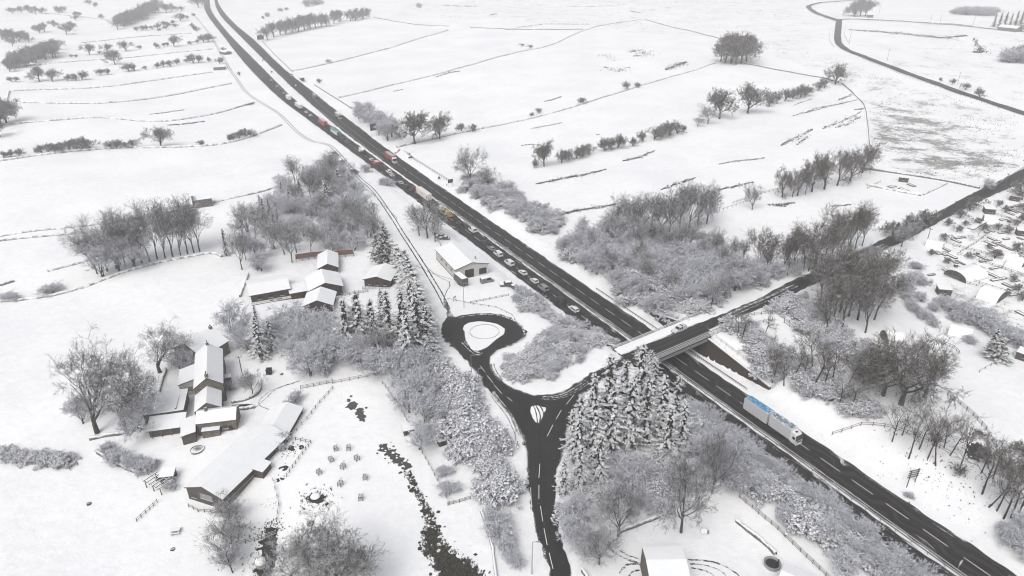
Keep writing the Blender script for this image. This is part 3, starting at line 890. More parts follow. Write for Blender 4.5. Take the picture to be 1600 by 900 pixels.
# snow islands on the junction: kerbed, so they stand a little above the asphalt
def island(name, px, h, mat):
    P = smooth_line(poly_world(px), 2, True); P = resample(P, .8)
    P = [(x + R.gauss(0, .08), y + R.gauss(0, .08)) for x, y in P]
    n = len(P); X = np.array([p[0] for p in P]); Y = np.array([p[1] for p in P]); Z = ground(X, Y) + .06
    cx, cyy = X.mean(), Y.mean()
    V = []; F = []
    rings = [(1, 0), (1, h * .7), (.93, h), (.6, h * 1.25), (.25, h * 1.4)]
    for k, hh in rings:
        xx, yy = cx + (X - cx) * k, cyy + (Y - cyy) * k
        V += list(zip(xx, yy, ground(xx, yy) + .06 + hh))
    for j in range(len(rings) - 1):
        F += [(j * n + i, j * n + (i + 1) % n, (j + 1) * n + (i + 1) % n, (j + 1) * n + i) for i in range(n)]
    me = bpy.data.meshes.new(name); F.append(tuple(range((len(rings) - 1) * n, len(rings) * n))); me.from_pydata(V, [], F)
    me.materials.append(mat); return tag(link(name, me), kind="structure")
island("traffic_island", ISLAND, .16, M["snow"])
island("traffic_island", TRI, .05, M["snow"])
cpt = at(757, 519)
rg = MB()
for i in range(40):
    t0, t1 = i / 40 * 6.283, (i + .85) / 40 * 6.283
    f = lambda t: (cpt.x + 4.6 * math.cos(t), cpt.y + 4.6 * math.sin(t))
    a, b = f(t0), f(t1)
    rg.bar((*a, gz(*a) + .30), (*b, gz(*b) + .30), .35, .16)
tag(rg.obj("kerb_ring", M["ledge"]), kind="structure")
for k, q in enumerate([[(832,632),(838,645),(840,662)], [(836,632),(845,648),(843,665)], [(843,634),(850,645),(846,660)]]): track(q, 0, .3, seed=50 + k, dz=.16)

# slush: arcs of half-melted snow left by tyres on the loop and at the mouth of the bridge road
SL = z3([(190,112),(260,100),(330,92),(420,93),(500,112),(560,145),(600,190),(603,228),(560,262),(490,288)])
for k, (o_, w_) in enumerate([(-.5, .5)]): track(SL, o_, w_, "slushy", 60 + k, dz=.075)
SL = z3([(225,262),(262,300),(300,335),(340,340)])
for k, (o_, w_) in enumerate([(-.3, .9), (.8, .4)]): track(SL, o_, w_, "slushy", 70 + k, dz=.075)
SL = z3([(720,612),(800,612),(870,592),(940,555),(1000,510)])
for k, (o_, w_) in enumerate([(0, .4), (.8, .3), (1.5, .2)]): track(SL, o_, w_, "slushy", 75 + k, dz=.075)
SL = z3([(398,400),(405,440),(430,480),(455,510)])
for k, (o_, w_) in enumerate([(0, .5), (-.8, .4)]): track(SL, o_, w_, "slushy", 80 + k, dz=.075)
SL = z3([(405,585),(450,650),(510,720),(545,790),(575,860)])
for k, (o_, w_) in enumerate([(0, .35), (.8, .25), (-.6, .2)]): track(SL, o_, w_, "slushy", 84 + k, dz=.075)
for k, q in enumerate([[(1135,493),(1180,473),(1240,445)], [(1300,419),(1340,401),(1380,382)], [(1440,352),(1470,337),(1500,322)], [(1520,312),(1550,297)]]):
    track(q, 0, .9, "slushy", 90 + k, dz=.075); track(q, 1.6, .5, "slushy", 95 + k, dz=.075)

# road markings: 6 m marks every 9 m along the trunk road, edge lines where they show
mk = MB()
def marks(line, off, L, gap, w, u0, u1, dz=.062, start=0.0):
    P = np.array(resample(line, 1.0, False)); s = np.concatenate([[0], np.cumsum(np.hypot(*np.diff(P, axis=0).T))])
    u = u0 + start
    while u < min(u1, s[-1] - L):
        q = [Vector((np.interp(v, s, P[:, 0]), np.interp(v, s, P[:, 1]))) for v in np.linspace(u, u + L, max(2, int(L / 4) + 1))]
        for a, b in zip(q[:-1], q[1:]):
            t = (b - a).normalized(); nn = Vector((t.y, -t.x)); a2, b2 = a + nn * off, b + nn * off
            c = [a2 - nn * w / 2, a2 + nn * w / 2, b2 + nn * w / 2, b2 - nn * w / 2]
            mk.add([(v.x, v.y, gz(v.x, v.y) + dz + .0008 * min(600, max(0, v.length - 320))) for v in c], [(0, 1, 2, 3)])
        u += L + gap
_c = np.array(resample(MR, 1.0, False)); _al = alac(_c[:, 0], _c[:, 1])[0]
u_start = float(np.argmin(np.abs(_al - 61.0)))
marks(MR, 0, 5.6, 3.4, .17, u_start % 9 + 27, 620)
marks(ML, 0, 5.6, 3.4, .15, u_start % 9 + 27, 520)
# side road centre dashes, photo places
JL = [(776,572),(786,592),(800,606),(812,620)]
def mark_px(a, b, w=.15, dz=.075):
    p, q = at(*a), at(*b); t = (q - p); t.z = 0; t.normalize(); n_ = Vector((t.y, -t.x, 0)) * w / 2
    k = 4
    for i in range(k):
        u, v = p.lerp(q, i / k), p.lerp(q, (i + 1) / k)
        mk.add([(c.x, c.y, gz(c.x, c.y) + dz) for c in (u - n_, u + n_, v + n_, v - n_)], [(0, 1, 2, 3)])
for a, b in [((750.5,572),(757.5,581)),((761,587),(770,598)),((772,602),(784,615)),((770,612),(790,635)),((793,621),(800,627)),
             ((897,617),(885,632)),((877,641),(869,655)),((864,664),(855,682)),((843.5,725),(842,747)),((842,758),(842,780)),((844.5,791),(848,815)),((850,826),(855,852)),((858,864),(864,889)),((829,762),(831,800))]:
    mark_px(a, b)
tag(mk.obj("road_markings", M["paint"]), kind="structure")
# snow strip of the central reserve stays as ground; its drains and edges are in the ground sheet
# ------------------------------------------------------------------ the overbridge
def deck_xy(al, ac): return Vector((*ax(al, ac), 0))
def skew(ac): return (ac - 130) * .095
def dp(al, ac, z): return Vector((*ax(al + skew(ac), ac), z))
bridge = empty("road_bridge", dp(135.5, 130, 0), 0, "concrete road bridge with steel parapets and brick wing walls over the trunk road", "bridge")
binv = Matrix.Translation(-bridge.location)
def bput(mb, name, mat, parent=bridge, **kw):
    mb.v = [tuple(Vector(v) - bridge.location) for v in mb.v]
    return mb.obj(name, M[mat], parent, **kw)
def slab(mb, al0, al1, ac0, ac1, z0, z1):
    V = [dp(al0, ac0, z0), dp(al1, ac0, z0), dp(al1, ac1, z0), dp(al0, ac1, z0), dp(al0, ac0, z1), dp(al1, ac0, z1), dp(al1, ac1, z1), dp(al0, ac1, z1)]
    return mb.add(V, [(0,3,2,1),(4,5,6,7),(0,1,5,4),(1,2,6,5),(2,3,7,6),(3,0,4,7)])
A0, A1 = 115.6, 144.6        # deck ends, across
bput(slab(MB(), 129.6, 141.6, A0, A1, 5.7, 6.86), "deck", "concrete")
g = MB()
for a in (130.2, 132.8, 135.4, 138.0, 140.4): slab(g, a, a + .5, 117.6, 142.6, 4.9, 5.697)
bput(g, "girders", "dark")
bput(slab(MB(), 130.0, 141.2, 142.9, 144.2, -.3, 5.697), "abutment", "brick")
bput(slab(MB(), 130.0, 141.2, 116.2, 117.3, -.3, 5.697), "abutment", "brick")
def wing(a, b, za, zb, th=.55):
    """a wing wall from the bridge corner a to its low end b: top falls with the bank, coping on it"""
    w = MB(); c = MB()
    a, b = Vector((a[0], a[1], 0)), Vector((b[0], b[1], 0)); t = (b - a).normalized(); n_ = Vector((t.y, -t.x, 0)) * th / 2
    for mb, lo, hi, k in ((w, None, 0, 1), (c, 0, .28, 1.5)):
        V = []
        for p, z in ((a, za), (b, zb)):
            for s_ in (-1, 1):
                q = p + n_ * s_ * k
                V += [(q.x, q.y, -.3 if lo is None else z + .003), (q.x, q.y, z + hi)]
        mb.add(V, [(0,1,3,2),(4,6,7,5),(0,4,5,1),(2,3,7,6),(1,5,7,3),(0,2,6,4)])
    o = bput(w, "wing_wall", "brick"); bput(c, "coping", "concrete", o, bevel=.03)
wing(dp(129.9, 143.4, 0), (*ax(108.5, 146.7), 0), 6.5, 1.0)
wing(dp(141.3, 143.4, 0), (*ax(161, 146.2), 0), 6.5, .8)
wing(dp(129.9, 116.8, 0), (*ax(109, 113.8), 0), 6.5, 1.0)
wing(dp(141.3, 116.8, 0), (*ax(161, 114.3), 0), 6.5, .8)
# deck surfacing: asphalt with the snowed-over northern verge
def deck_sheet(name, mat, q, z, sl):
    me = bpy.data.meshes.new(name); V = []; F = []
    for i in range(41):
        f = i / 40; ac = A0 - 1.4 + (A1 + 3.6 - A0) * f
        j = R.gauss(0, .06)
        for a in q: V.append(dp(a + (j if a in (137.2,) else 0), ac, z))
    n = len(q)
    for i in range(40):
        for k in range(n - 1): F.append((i * n + k, (i + 1) * n + k, (i + 1) * n + k + 1, i * n + k + 1))
    me.from_pydata([tuple(v) for v in V], [], F); me.materials.append(M[mat])
    uv = me.uv_layers.new(name="UVMap"); at2 = me.attributes.new("slush", "FLOAT", "POINT")
    for lp in me.loops:
        i, k = divmod(lp.vertex_index, n); uv.data[lp.index].uv = (i * .75, q[k])
    for i in range(len(V)): at2.data[i].value = sl[i % n]
    me.update()
    if me.polygons[0].normal.z < 0: me.flip_normals()
    return link(name, me)
tag(deck_sheet("bridge_road", "road2", [131.9, 132.4, 134.2, 136.4, 137.2, 137.9], 6.98, [.35, .1, .06, .12, .45, .6]), kind="structure")
sn = MB(); slab(sn, 137.75, 141.1, A0 - 1.4, A1 + 2.2, 6.862, 7.12); bput(sn, "north_verge", "snow")
sn = MB(); slab(sn, 130.2, 132.0, A0 + .2, A1 + .4, 6.862, 7.10); bput(sn, "south_verge", "dark")
def rails(al, ac0, ac1, z, h, n, name, mats, rows, rw, parent=bridge):
    pr = empty(name, (0, 0, 0)); pr.parent = parent
    r_ = MB()
    for k in rows: r_.bar(dp(al, ac0, z + k), dp(al, ac1, z + k), rw, rw * 1.3)
    bput(r_, "handrail", mats, pr)
    me = None
    for i in range(n):
        c = dp(al, ac0 + (ac1 - ac0) * (i + .5) / n, z)
        if me is None:
            m_ = MB().box((0, 0, h / 2), (.12, .12, h), ROAD_ROT); me = m_.mesh("post", M["steel"])
        link("post", me, pr, tuple(c - bridge.location))
    return pr
rails(129.75, 116.6, 152.5, 6.86, 1.4, 18, "parapet", "steel", (.35, .85, 1.38), .13)
rails(141.35, 113.5, 155.0, 6.9, 1.0, 16, "parapet", "steel", (.45, .95), .16)
# solid parapet upstand below the southern rails and the crash barrier behind it
up = MB(); slab(up, 129.5, 129.99, A0, A1, 6.863, 6.98); bput(up, "string_course", "dark")
cb = MB()
for z in (7.45, 7.62): cb.bar(dp(131.2, A0 + .5, z), dp(131.2, A1 + 7.5, z), .1, .15)
cbp = bput(cb, "crash_barrier", "steel")
for i in range(15):
    p_ = MB().bar(dp(131.35, A0 + 1 + i * 2.3, 6.9), dp(131.35, A0 + 1 + i * 2.3, 7.7), .1); bput(p_, "post", "steel", cbp)
# railings on the wing-wall banks
def bank_rail(pts, n, h=1.0):
    m_ = MB()
    for a, b in zip(pts[:-1], pts[1:]):
        for k in (.5, h): m_.bar(a + Vector((0, 0, k)), b + Vector((0, 0, k)), .08)
    o = bput(m_, "railing", "steel")
    for i in range(n):
        f = i / (n - 1) * (len(pts) - 1); k = min(int(f), len(pts) - 2); c = pts[k].lerp(pts[k + 1], f - k)
        bput(MB().bar(c, c + Vector((0, 0, h)), .09), "post", "steel", o)
bank_rail([Vector((*ax(130, 145.6), 6.6)), Vector((*ax(119, 147.2), 4.2)), Vector((*ax(108, 148.6), 1.8))], 12)
bank_rail([Vector((*ax(141.5, 145.2), 6.7)), Vector((*ax(151, 145.0), 5.0)), Vector((*ax(156, 145.4), 3.2))], 9)

# ------------------------------------------------------------------ safety barriers, fences, walls
def line_w(px, step=None, smooth=0):
    P = [tuple(at(*q))[:2] for q in px]
    if smooth: P = smooth_line(P, smooth)
    return resample(P, step, False) if step else P

def barrier(line, label, group, every=4.0, posts=True, h=.72, n_max=95):
    P = resample(line, every, False)
    c = P[len(P) // 2]; o = empty("crash_barrier", (*c, gz(*c)), 0, label, "crash barrier", group)
    m_ = MB(); L = Vector((*c, gz(*c)))
    f = lambda p, dz: Vector((p[0], p[1], gz(*p) + dz)) - L
    for a, b in zip(P[:-1], P[1:]):
        m_.bar(f(a, h), f(b, h), .10, .30)
    m_.obj("rail", M["rail"], o)
    if posts:
        pm = MB().box((0, 0, h / 2), (.13, .13, h), ROAD_ROT).mesh("post", M["rail"])
        P2 = P if len(P) <= n_max else [P[i] for i in range(n_max)]
        for p in P2: link("post", pm, o, tuple(f(p, 0)))
bl = lambda ac, a0, a1: [ax(a, ac) for a in np.linspace(a0, a1, 30)]
barrier(bl(129.9, -20, 300), "twin steel crash barrier along the central reserve, side nearest the oncoming lanes", None)
barrier(bl(129.1, -20, 300), "twin steel crash barrier along the central reserve, side nearest the queue", None)
barrier(bl(140.9, 141, 185), "steel crash barrier leading up to the bridge along the oncoming carriageway", None)
barrier(bl(140.9, 112, 136), "short crash barrier in the snow strip below the brown wing wall", None)
barrier(bl(119.6, -10, 100), "steel crash barrier beside the near carriageway at the lower edge of the wood", None)
barrier([sight(*q) for q in [(497,172),(520,190),(560,222),(600,252)]], "far stretch of median barrier between the stacked lorries", None, 5, False)

def wall(px, label, h=1.0, w=.55, group=None, cat="stone wall", name="stone_wall", mat="drystone", smooth=0, step=1.6, world=None):
    P = world or line_w(px, step, smooth); r = random.Random(len(P) * 7 + int(px[0][0]) if px else 3)
    P = resample(P, step, False)
    c = P[len(P) // 2]; z0 = gz(*c); V = []; n = len(P)
    X = np.array([p[0] for p in P]); Y = np.array([p[1] for p in P]); Z = ground(X, Y)
    for i in range(n):
        a, b = Vector(P[max(0, i - 1)]), Vector(P[min(n - 1, i + 1)]); t = (b - a).normalized(); nn = Vector((t.y, -t.x))
        hh = h * r.uniform(.86, 1.1) if r.random() > .04 else h * r.uniform(.35, .7)
        ww = w * r.uniform(.9, 1.1); j = r.gauss(0, .05)
        x, y = P[i][0] + nn.x * j - c[0], P[i][1] + nn.y * j - c[1]; z = Z[i] - z0
        for s_, k, q in ((-1, 1.15, -.5), (-1, .8, hh), (1, .8, hh), (1, 1.15, -.5)):
            V.append((x + nn.x * s_ * ww / 2 * k, y + nn.y * s_ * ww / 2 * k, z + q))
    F = []
    for i in range(n - 1):
        for k in range(3): F.append((i * 4 + k, i * 4 + k + 1, i * 4 + 4 + k + 1, i * 4 + 4 + k))
    me = mesh_np(name, V, F, M[mat])
    return tag(link(name, me, loc=(*c, z0)), label, cat, group)

def fence(px, label, h=1.2, rows=2, every=2.6, group=None, smooth=0, name="timber_fence", mat="greywood", cat="fence", posts_separate=True, rw=.07, board=False):
    P = line_w(px, every, smooth); c = P[len(P) // 2]; L = Vector((*c, gz(*c)))
    o = empty(name, L, 0, label, cat, group)
    f = lambda p, dz: Vector((p[0], p[1], gz(*p) + dz)) - L
    m_ = MB()
    for a, b in zip(P[:-1], P[1:]):
        for k in range(rows): m_.bar(f(a, h * (k + 1) / rows - .08), f(b, h * (k + 1) / rows - .08), rw * .7, (h * .95 if board else rw * 1.7))
    m_.obj("rail" if not board else "panel", M[mat], o)
    if posts_separate and len(P) <= 95:
        pm = MB().box((0, 0, h / 2), (.14, .14, h + .15), R.uniform(0, 1)).mesh("post", M[mat])
        for p in P: link("post", pm, o, tuple(f(p, 0)))
    else:
        q = MB()
        for p in P: a = f(p, 0); q.box((a.x, a.y, a.z + h / 2), (.16, .16, h + .15))
        q.obj("post", M[mat], o)
    return o

# haze: one closed box of even, thin air round everything
hz = MB().box((0, 1750 - 60, 65), (7400, 4600, 152))
hk = NT("haze_air"); hk.t.nodes.remove(hk.b)
pv = hk.n("VolumePrincipled"); pv.inputs["Color"].default_value = (.97, .97, .975, 1); pv.inputs["Density"].default_value = .00036
hk.l(pv.outputs[0], hk.t.nodes["Material Output"].inputs["Volume"])
tag(hz.obj("haze", hk.m), kind="stuff")
# ------------------------------------------------------------------ vehicles
def obj_mat(o, m, i=0):
    o.material_slots[i].link = "OBJECT"; o.material_slots[i].material = m

WHEEL = {}
def wheel(parent, x, y, r, w=.24):
    key = (round(r, 2), round(w, 2))
    if key not in WHEEL:
        t = MB().tube((0, -w / 2, 0), (0, w / 2, 0), r, n=14); c = MB().tube((0, -w / 2 - .01, 0), (0, w / 2 + .01, 0), r * .58, n=10)
        WHEEL[key] = (t.mesh("tyre", M["black"], bevel=.03), c.mesh("rim", M["post"]))
    o = link("wheel", WHEEL[key][0], parent, (x, y, r)); link("rim", WHEEL[key][1], o)
    return o

CARMESH = {}
def car_meshes(kind):
    """body shell, glass, roof and fittings of one kind of car; nose towards +x"""
    if kind in CARMESH: return CARMESH[kind]
    P = dict(
        hatch=dict(L=4.1, W=1.74, H=1.48, belt=.92, hood=.9, cab=(.95, .35, -1.35, -1.85)),
        saloon=dict(L=4.6, W=1.8, H=1.44, belt=.90, hood=.86, cab=(.85, .2, -1.15, -1.75)),
        estate=dict(L=4.65, W=1.8, H=1.50, belt=.92, hood=.88, cab=(.95, .25, -1.9, -2.15)),
        suv=dict(L=4.6, W=1.9, H=1.78, belt=1.08, hood=1.05, cab=(.95, .35, -1.85, -2.12)),
        van=dict(L=5.0, W=1.95, H=2.05, belt=1.22, hood=1.12, cab=(1.75, 1.0, -2.36, -2.46)),
        pickup=dict(L=5.2, W=1.85, H=1.78, belt=1.05, hood=1.02, cab=(1.0, .4, -.75, -.95)))[kind]
    L, W, H, belt, hood = P["L"] / 2, P["W"], P["H"], P["belt"], P["hood"]; a, b, c, d = P["cab"]
    tw = lambda z: 1 - max(0, z - .75) * .10 - max(0, .45 - z) * .15
    lo = [(-L, .32), (-L + .1, .24), (L - .15, .24), (L, .34), (L + .02, .58), (L - .1, hood - .14), (L - .35, hood - .03), (a, belt), (d, belt + .02), (-L + .06, belt - .02), (-L, .7)]
    if kind == "pickup": lo = [(-L, .36), (-L + .1, .28), (L - .15, .28), (L, .38), (L, .66), (L - .1, hood - .12), (L - .4, hood - .02), (a, belt), (d, belt), (d - .02, .95), (-L + .04, .95), (-L, .75)]
    body = MB().prism(lo, -W / 2, W / 2, tw).mesh("body", M["white"], bevel=.06)
    gw = lambda z: .95 - (z - belt) / max(.01, H - belt) * .16
    gl = MB().prism([(a - .03, belt - .02), (b, H - .07), (c, H - .07), (d + .03, belt - .02)], -W / 2, W / 2, gw).mesh("window", M["glass"], bevel=.02)
    rt = MB().prism([(b + .10, H - .09), (b - .05, H - .01), (c + .10, H), (c - .06, H - .09)], -W / 2, W / 2, lambda z: gw(z) + .015).mesh("roof", M["white"], bevel=.025)
    pl = MB()
    for s in (-1, 1):
        y0, y1 = s * W / 2 * .955, s * W / 2 * .81
        pl.bar((a, y0, belt - .02), (b + .05, y1, H - .06), .09, .07)
        mid = (b + c) / 2
        pl.bar((mid + .1, y0, belt - .02), (mid + .1, y1, H - .06), .12, .06)
        pl.bar((d, y0, belt - .02), (c - .02, y1, H - .06), .16, .10)
        if kind in ("van",):
            for k in range(6):
                f = (k + .5) / 6; x = mid + .1 + (d + .1 - mid - .1) * f
                pl.bar((x, s * W / 2 * .965, belt - .02), (x, s * W / 2 * .82, H - .06), .62, .06)
    pil = pl.mesh("pillars", M["white"])
    hl = MB().box((L - .12, 0, .66), (.22, .34, .16)).mesh("headlight", M["glassp"])
    tl = MB().box((-L + .05, 0, .82 if kind != "van" else 1.0), (.12, .2, .3)).mesh("tail_light", paint((.22, .012, .012)))
    bm_ = [MB().box((L - .06, 0, .40), (.18, W * .86, .16)).mesh("bumper", M["dark"]), MB().box((-L + .06, 0, .42), (.18, W * .88, .18)).mesh("bumper", M["dark"])]
    CARMESH[kind] = dict(P=P, body=body, gl=gl, rt=rt, pil=pil, hl=hl, tl=tl, bm=bm_)
    return CARMESH[kind]

def car(kind, loc, rot, rgb, label, snow=.0, group=None, name="car", cat=None, snow_load=None):
    C = car_meshes(kind); P = C["P"]
    o = empty(name, loc, rot, label, cat or ("van" if kind == "van" else "pickup truck" if kind == "pickup" else "car"), group)
    m = paint(rgb)
    for k, nm in (("body", "body"), ("rt", "roof"), ("pil", "pillars")):
        c = link(nm, C[k], o); obj_mat(c, paint(rgb, snow) if (snow and nm != "pillars") else m)
    link("window", C["gl"], o)
    L, W = P["L"] / 2, P["W"]
    for s in (-1, 1):
        link("headlight", C["hl"], o, (0, s * (W / 2 - .28), 0)); link("tail_light", C["tl"], o, (0, s * (W / 2 - .16), 0))
        wheel(o, L - .85, s * (W / 2 - .13), .33); wheel(o, -L + .85, s * (W / 2 - .13), .33)
    for q in C["bm"]: link("bumper", q, o)
    if snow_load:
        q = MB().prism([(P["cab"][2], P["H"] - .01), (P["cab"][2] + .1, P["H"] + snow_load), (P["cab"][1] - .1, P["H"] + snow_load), (P["cab"][1], P["H"] - .01)], -W * .4, W * .4)
        q.prism([(P["cab"][0] - .1, P["belt"] - .01), (P["cab"][0] + .05, P["belt"] + snow_load), (L - .3, P["hood"] + snow_load * .8), (L - .12, P["hood"] - .1)], -W * .42, W * .42)
        q.obj("snow_cover", M["snow"], o, bevel=.05)
    return o

def cab_unit(o, rgb, x0, W=2.5, H=3.5, roof_fairing=True, dark=None):
    """cab-over tractor cab: shell, windscreen, side windows, grille, lights, mirrors; front at x0"""
    m = paint(rgb)
    prof = [(x0 - 2.1, .75), (x0 - .05, .55), (x0, .9), (x0 - .02, 1.75), (x0 - .42, 2.85), (x0 - .75, H), (x0 - 2.1, H + .1)]
    c = MB().prism(prof, -W / 2, W / 2, lambda z: 1 - max(0, z - 2.6) * .09).obj("cab", m, o, bevel=.09)
    ws = MB(); k = .47
    ws.add([(x0 + .02, -W * k, 1.7), (x0 + .02, W * k, 1.7), (x0 - .43, W * (k - .02), 2.95), (x0 - .43, -W * (k - .02), 2.95), (x0 - .03, -W * k, 1.8), (x0 - .03, W * k, 1.8), (x0 - .45, W * (k - .02), 2.80), (x0 - .45, -W * (k - .02), 2.80)], [(0,1,2,3),(4,7,6,5),(0,4,5,1),(3,2,6,7),(0,3,7,4),(1,5,6,2)])
    ws.obj("windscreen", M["glass"], c)
    for s in (-1, 1):
        MB().box((x0 - .85, s * (W / 2 + .002), 2.25), (.85, .03, .75)).obj("side_window", M["glass"], c)
        MB().box((x0 + .03, s * (W / 2 - .34), .88), (.06, .42, .2)).obj("headlight", M["glassp"], c)
        MB().bar((x0 - .2, s * W / 2, 2.5), (x0 + .1, s * (W / 2 + .26), 2.45), .05).box((x0 + .12, s * (W / 2 + .26), 2.15), (.12, .2, .6)).obj("mirror", M["dark"], c)
    g = MB()
    for z in (1.12, 1.28, 1.44): g.box((x0 + .012, 0, z), (.05, W * .62, .10))
    g.obj("grille", M["dark"], c)
    MB().box((x0 + .01, 0, .52), (.12, W * .98, .3)).obj("bumper", m, c, bevel=.03)
    MB().box((x0 - 1.25, 0, H + .06), (.5, .75, .12)).obj("roof_hatch", M["dark"], c, bevel=.03)
    return c

def box_body(o, x0, x1, z0, H, W, side, roof, name="box_body", doors=True):
    m = side if not isinstance(side, tuple) else paint(side)
    b = MB().box(((x0 + x1) / 2, 0, (z0 + H) / 2), (x1 - x0, W, H - z0)).obj(name, m, o, bevel=.05)
    r = MB().box(((x0 + x1) / 2, 0, H + .02), ((x1 - x0) - .22, W - .22, .06)).obj("roof", roof, b)
    if doors:
        d = MB()
        for s in (-1, 1): d.box((x0 - .015, s * W / 4, (z0 + H) / 2), (.05, W / 2 - .08, H - z0 - .2))
        d.obj("rear_door", m, b, bevel=.01)
        for s in (-1, 1): MB().box((x0 - .05, s * (W / 2 - .25), z0 - .12), (.08, .35, .15)).obj("tail_light", paint((.22, .012, .012)), b)
    return b

def chassis(o, x0, x1, axles, W=2.5, r=.5, z=.95):
    c = MB().box(((x0 + x1) / 2, 0, z), (x1 - x0, .9, .28))
    c.box(((x0 + x1) / 2, 0, .62), ((x1 - x0) * .35, W * .94, .42)).obj("chassis", M["dark"], o)
    for x in axles:
        for s in (-1, 1): wheel(o, x, s * (W / 2 - .2), r, .36)

def artic(loc, rot, label, cab=(.75, .76, .77), side=(.6, .6, .6), roof=None, L=13.6, H=4.0, group=None, marks=None):
    o = empty("articulated_lorry", loc, rot, label, "lorry", group)
    f = 8.0
    cab_unit(o, cab, f, H=3.4)
    chassis(o, f - 6, f - .6, [f - 1.35, f - 4.9])
    chassis(o, f - 2.0 - L + .3, f - 6.5, [f - L + 1.0, f - L + 2.3, f - L + 3.6])
    b = box_body(o, f - 2.6 - L + .3, f - 2.3, 1.15, H, 2.55, side, roof or paint((.62, .63, .64), .9), "trailer_body")
    return o, b, f

def rigid(loc, rot, label, cab, side, roof=None, L=9.0, H=3.6, group=None, name="box_lorry"):
    o = empty(name, loc, rot, label, "lorry", group)
    f = L / 2
    cab_unit(o, cab, f, W=2.35, H=2.9)
    chassis(o, -f + .2, f - .4, [f - 1.3, -f + 2.0], 2.35, .45, .8)
    box_body(o, -f, f - 2.3, 1.0, H, 2.45, side, roof or M["snow"])
    return o

def lane_pos(px, py, z=.7):
    """a spot on the trunk road and its heading away from the camera"""
    x, y = sight(px, py, z); al, ac = alac(x, y)
    if al < 480: return Vector((x, y, .06)), ROAD_ROT
    P = np.array(ML); k = int(np.argmin(np.hypot(P[:, 0] - x, P[:, 1] - y))); k = min(max(1, k), len(P) - 2)
    t = P[k + 1] - P[k - 1]
    return Vector((x, y, .06 + .0008 * max(0, math.hypot(x, y) - 320))), math.atan2(t[1], t[0])

# the queue, from the bridge towards the horizon
Q = [
 ("estate", 896.5, 482.5, (.72, .73, .73), "white estate car, last of the queue and nearest the bridge", 0),
 ("suv", 876, 468, (.014, .015, .018), "black people carrier between the last white estate and the plain grey van in the queue", 0),
 ("van", 849, 450, (.25, .26, .265), "plain grey van in the queue between a white hatchback and a black car", 0),
 ("hatch", 835, 438.5, (.70, .71, .71), "white hatchback in the queue straight ahead of the plain grey van", 0),
 ("saloon", 817, 425.5, (.66, .67, .68), "white saloon car in the queue one place behind two white vans", 0),
 ("van", 796, 411, (.72, .73, .74), "white van without any panel in the queue, rear of a pair beside the garage", 0),
 ("van", 778.5, 397, (.70, .72, .74), "white van with a blue panel near its rear, front of a pair beside the garage", 0),
 ("hatch", 768, 388, (.28, .29, .29), "grey hatchback in the queue in front of the white van with a blue panel", 0),
 ("saloon", 757, 378.5, (.05, .04, .042), "dark saloon car in the queue just behind a lone white van above the garage roof", 0),
 ("van", 738.5, 359.5, (.74, .75, .76), "lone white van in the queue between two dark cars above the garage roof", 0),
 ("estate", 718.5, 349.5, (.035, .026, .026), "dark maroon estate car in the queue behind a yellow tipper", 0),
 ("saloon", 643, 297, (.05, .035, .033), "dark red saloon car in the queue right ahead of the cream box lorry", 0),
 ("estate", 634, 290.5, (.06, .06, .062), "dark grey estate car in the queue, second ahead of the cream box lorry", 0),
 ("saloon", 626, 285, (.50, .51, .52), "silver saloon car in the queue near the leaning sign on the right verge", 0),
 ("hatch", 616.5, 279.5, (.05, .05, .055), "charcoal hatchback in the queue between a silver saloon and two pale cars", 0),
 ("hatch", 612.5, 273.5, (.68, .68, .68), "small white hatchback in the queue just ahead of a charcoal hatchback", 0),
 ("suv", 607.5, 268, (.74, .74, .72), "white high-roofed car in the queue just ahead of the small white hatchback", 0),
 ("hatch", 596, 261, (.03, .03, .033), "black hatchback in the queue right behind the small red lorry", 0),
 ("hatch", 580.5, 249, (.62, .62, .60), "pale car in the queue between the cement mixer and the small red lorry", 0),
 ("saloon", 542, 221.5, (.12, .12, .125), "dim grey saloon car in the queue right ahead of the cement mixer", 0),
 ("hatch", 536, 216, (.07, .07, .07), "dim dark hatchback in the queue right behind the green trailer", 0),
 ("hatch", 485, 180.7, (.60, .60, .60), "pale car in the queue right ahead of the red trailer", 0),
 ("estate", 478.5, 175.3, (.66, .66, .66), "pale estate car in the queue right behind the grey-white trailer lorry", 0),
 ("hatch", 443.5, 146, (.35, .35, .35), "hazy grey car in the queue just ahead of the white box lorry", 0),
 ("saloon", 438, 140.5, (.10, .10, .10), "hazy dark car, second ahead of the white box lorry in the queue", 0),
 ("hatch", 433, 135.5, (.45, .45, .45), "hazy pale car, third ahead of the white box lorry in the queue", 0),
 ("saloon", 428, 130, (.08, .08, .08), "hazy black car, fourth ahead of the white box lorry in the queue", 0),
 ("hatch", 424, 125.5, (.5, .5, .5), "hazy white car waiting by the gap in the central reserve", 0),
 ("suv", 410.5, 121.5, (.06, .06, .06), "small dark car alone on the hazy near carriageway beyond the queue", 0),
]
for k, x, y, c, lb, sn in Q:
    p, r_ = lane_pos(x, y)
    o = car(k, p, r_, c, lb, sn, "vehicles queuing on the near carriageway", {"van": "panel_van"}.get(k, "car"))
    if "blue panel" in lb:
        for s in (-1, 1): MB().box((-1.2, s * .935, 1.0), (.55, .03, .8)).obj("blue_panel", paint((.03, .09, .22)), o)
    if "nearest the bridge" in lb: o.children[1].data = o.children[1].data
GQ = "vehicles queuing on the near carriageway"
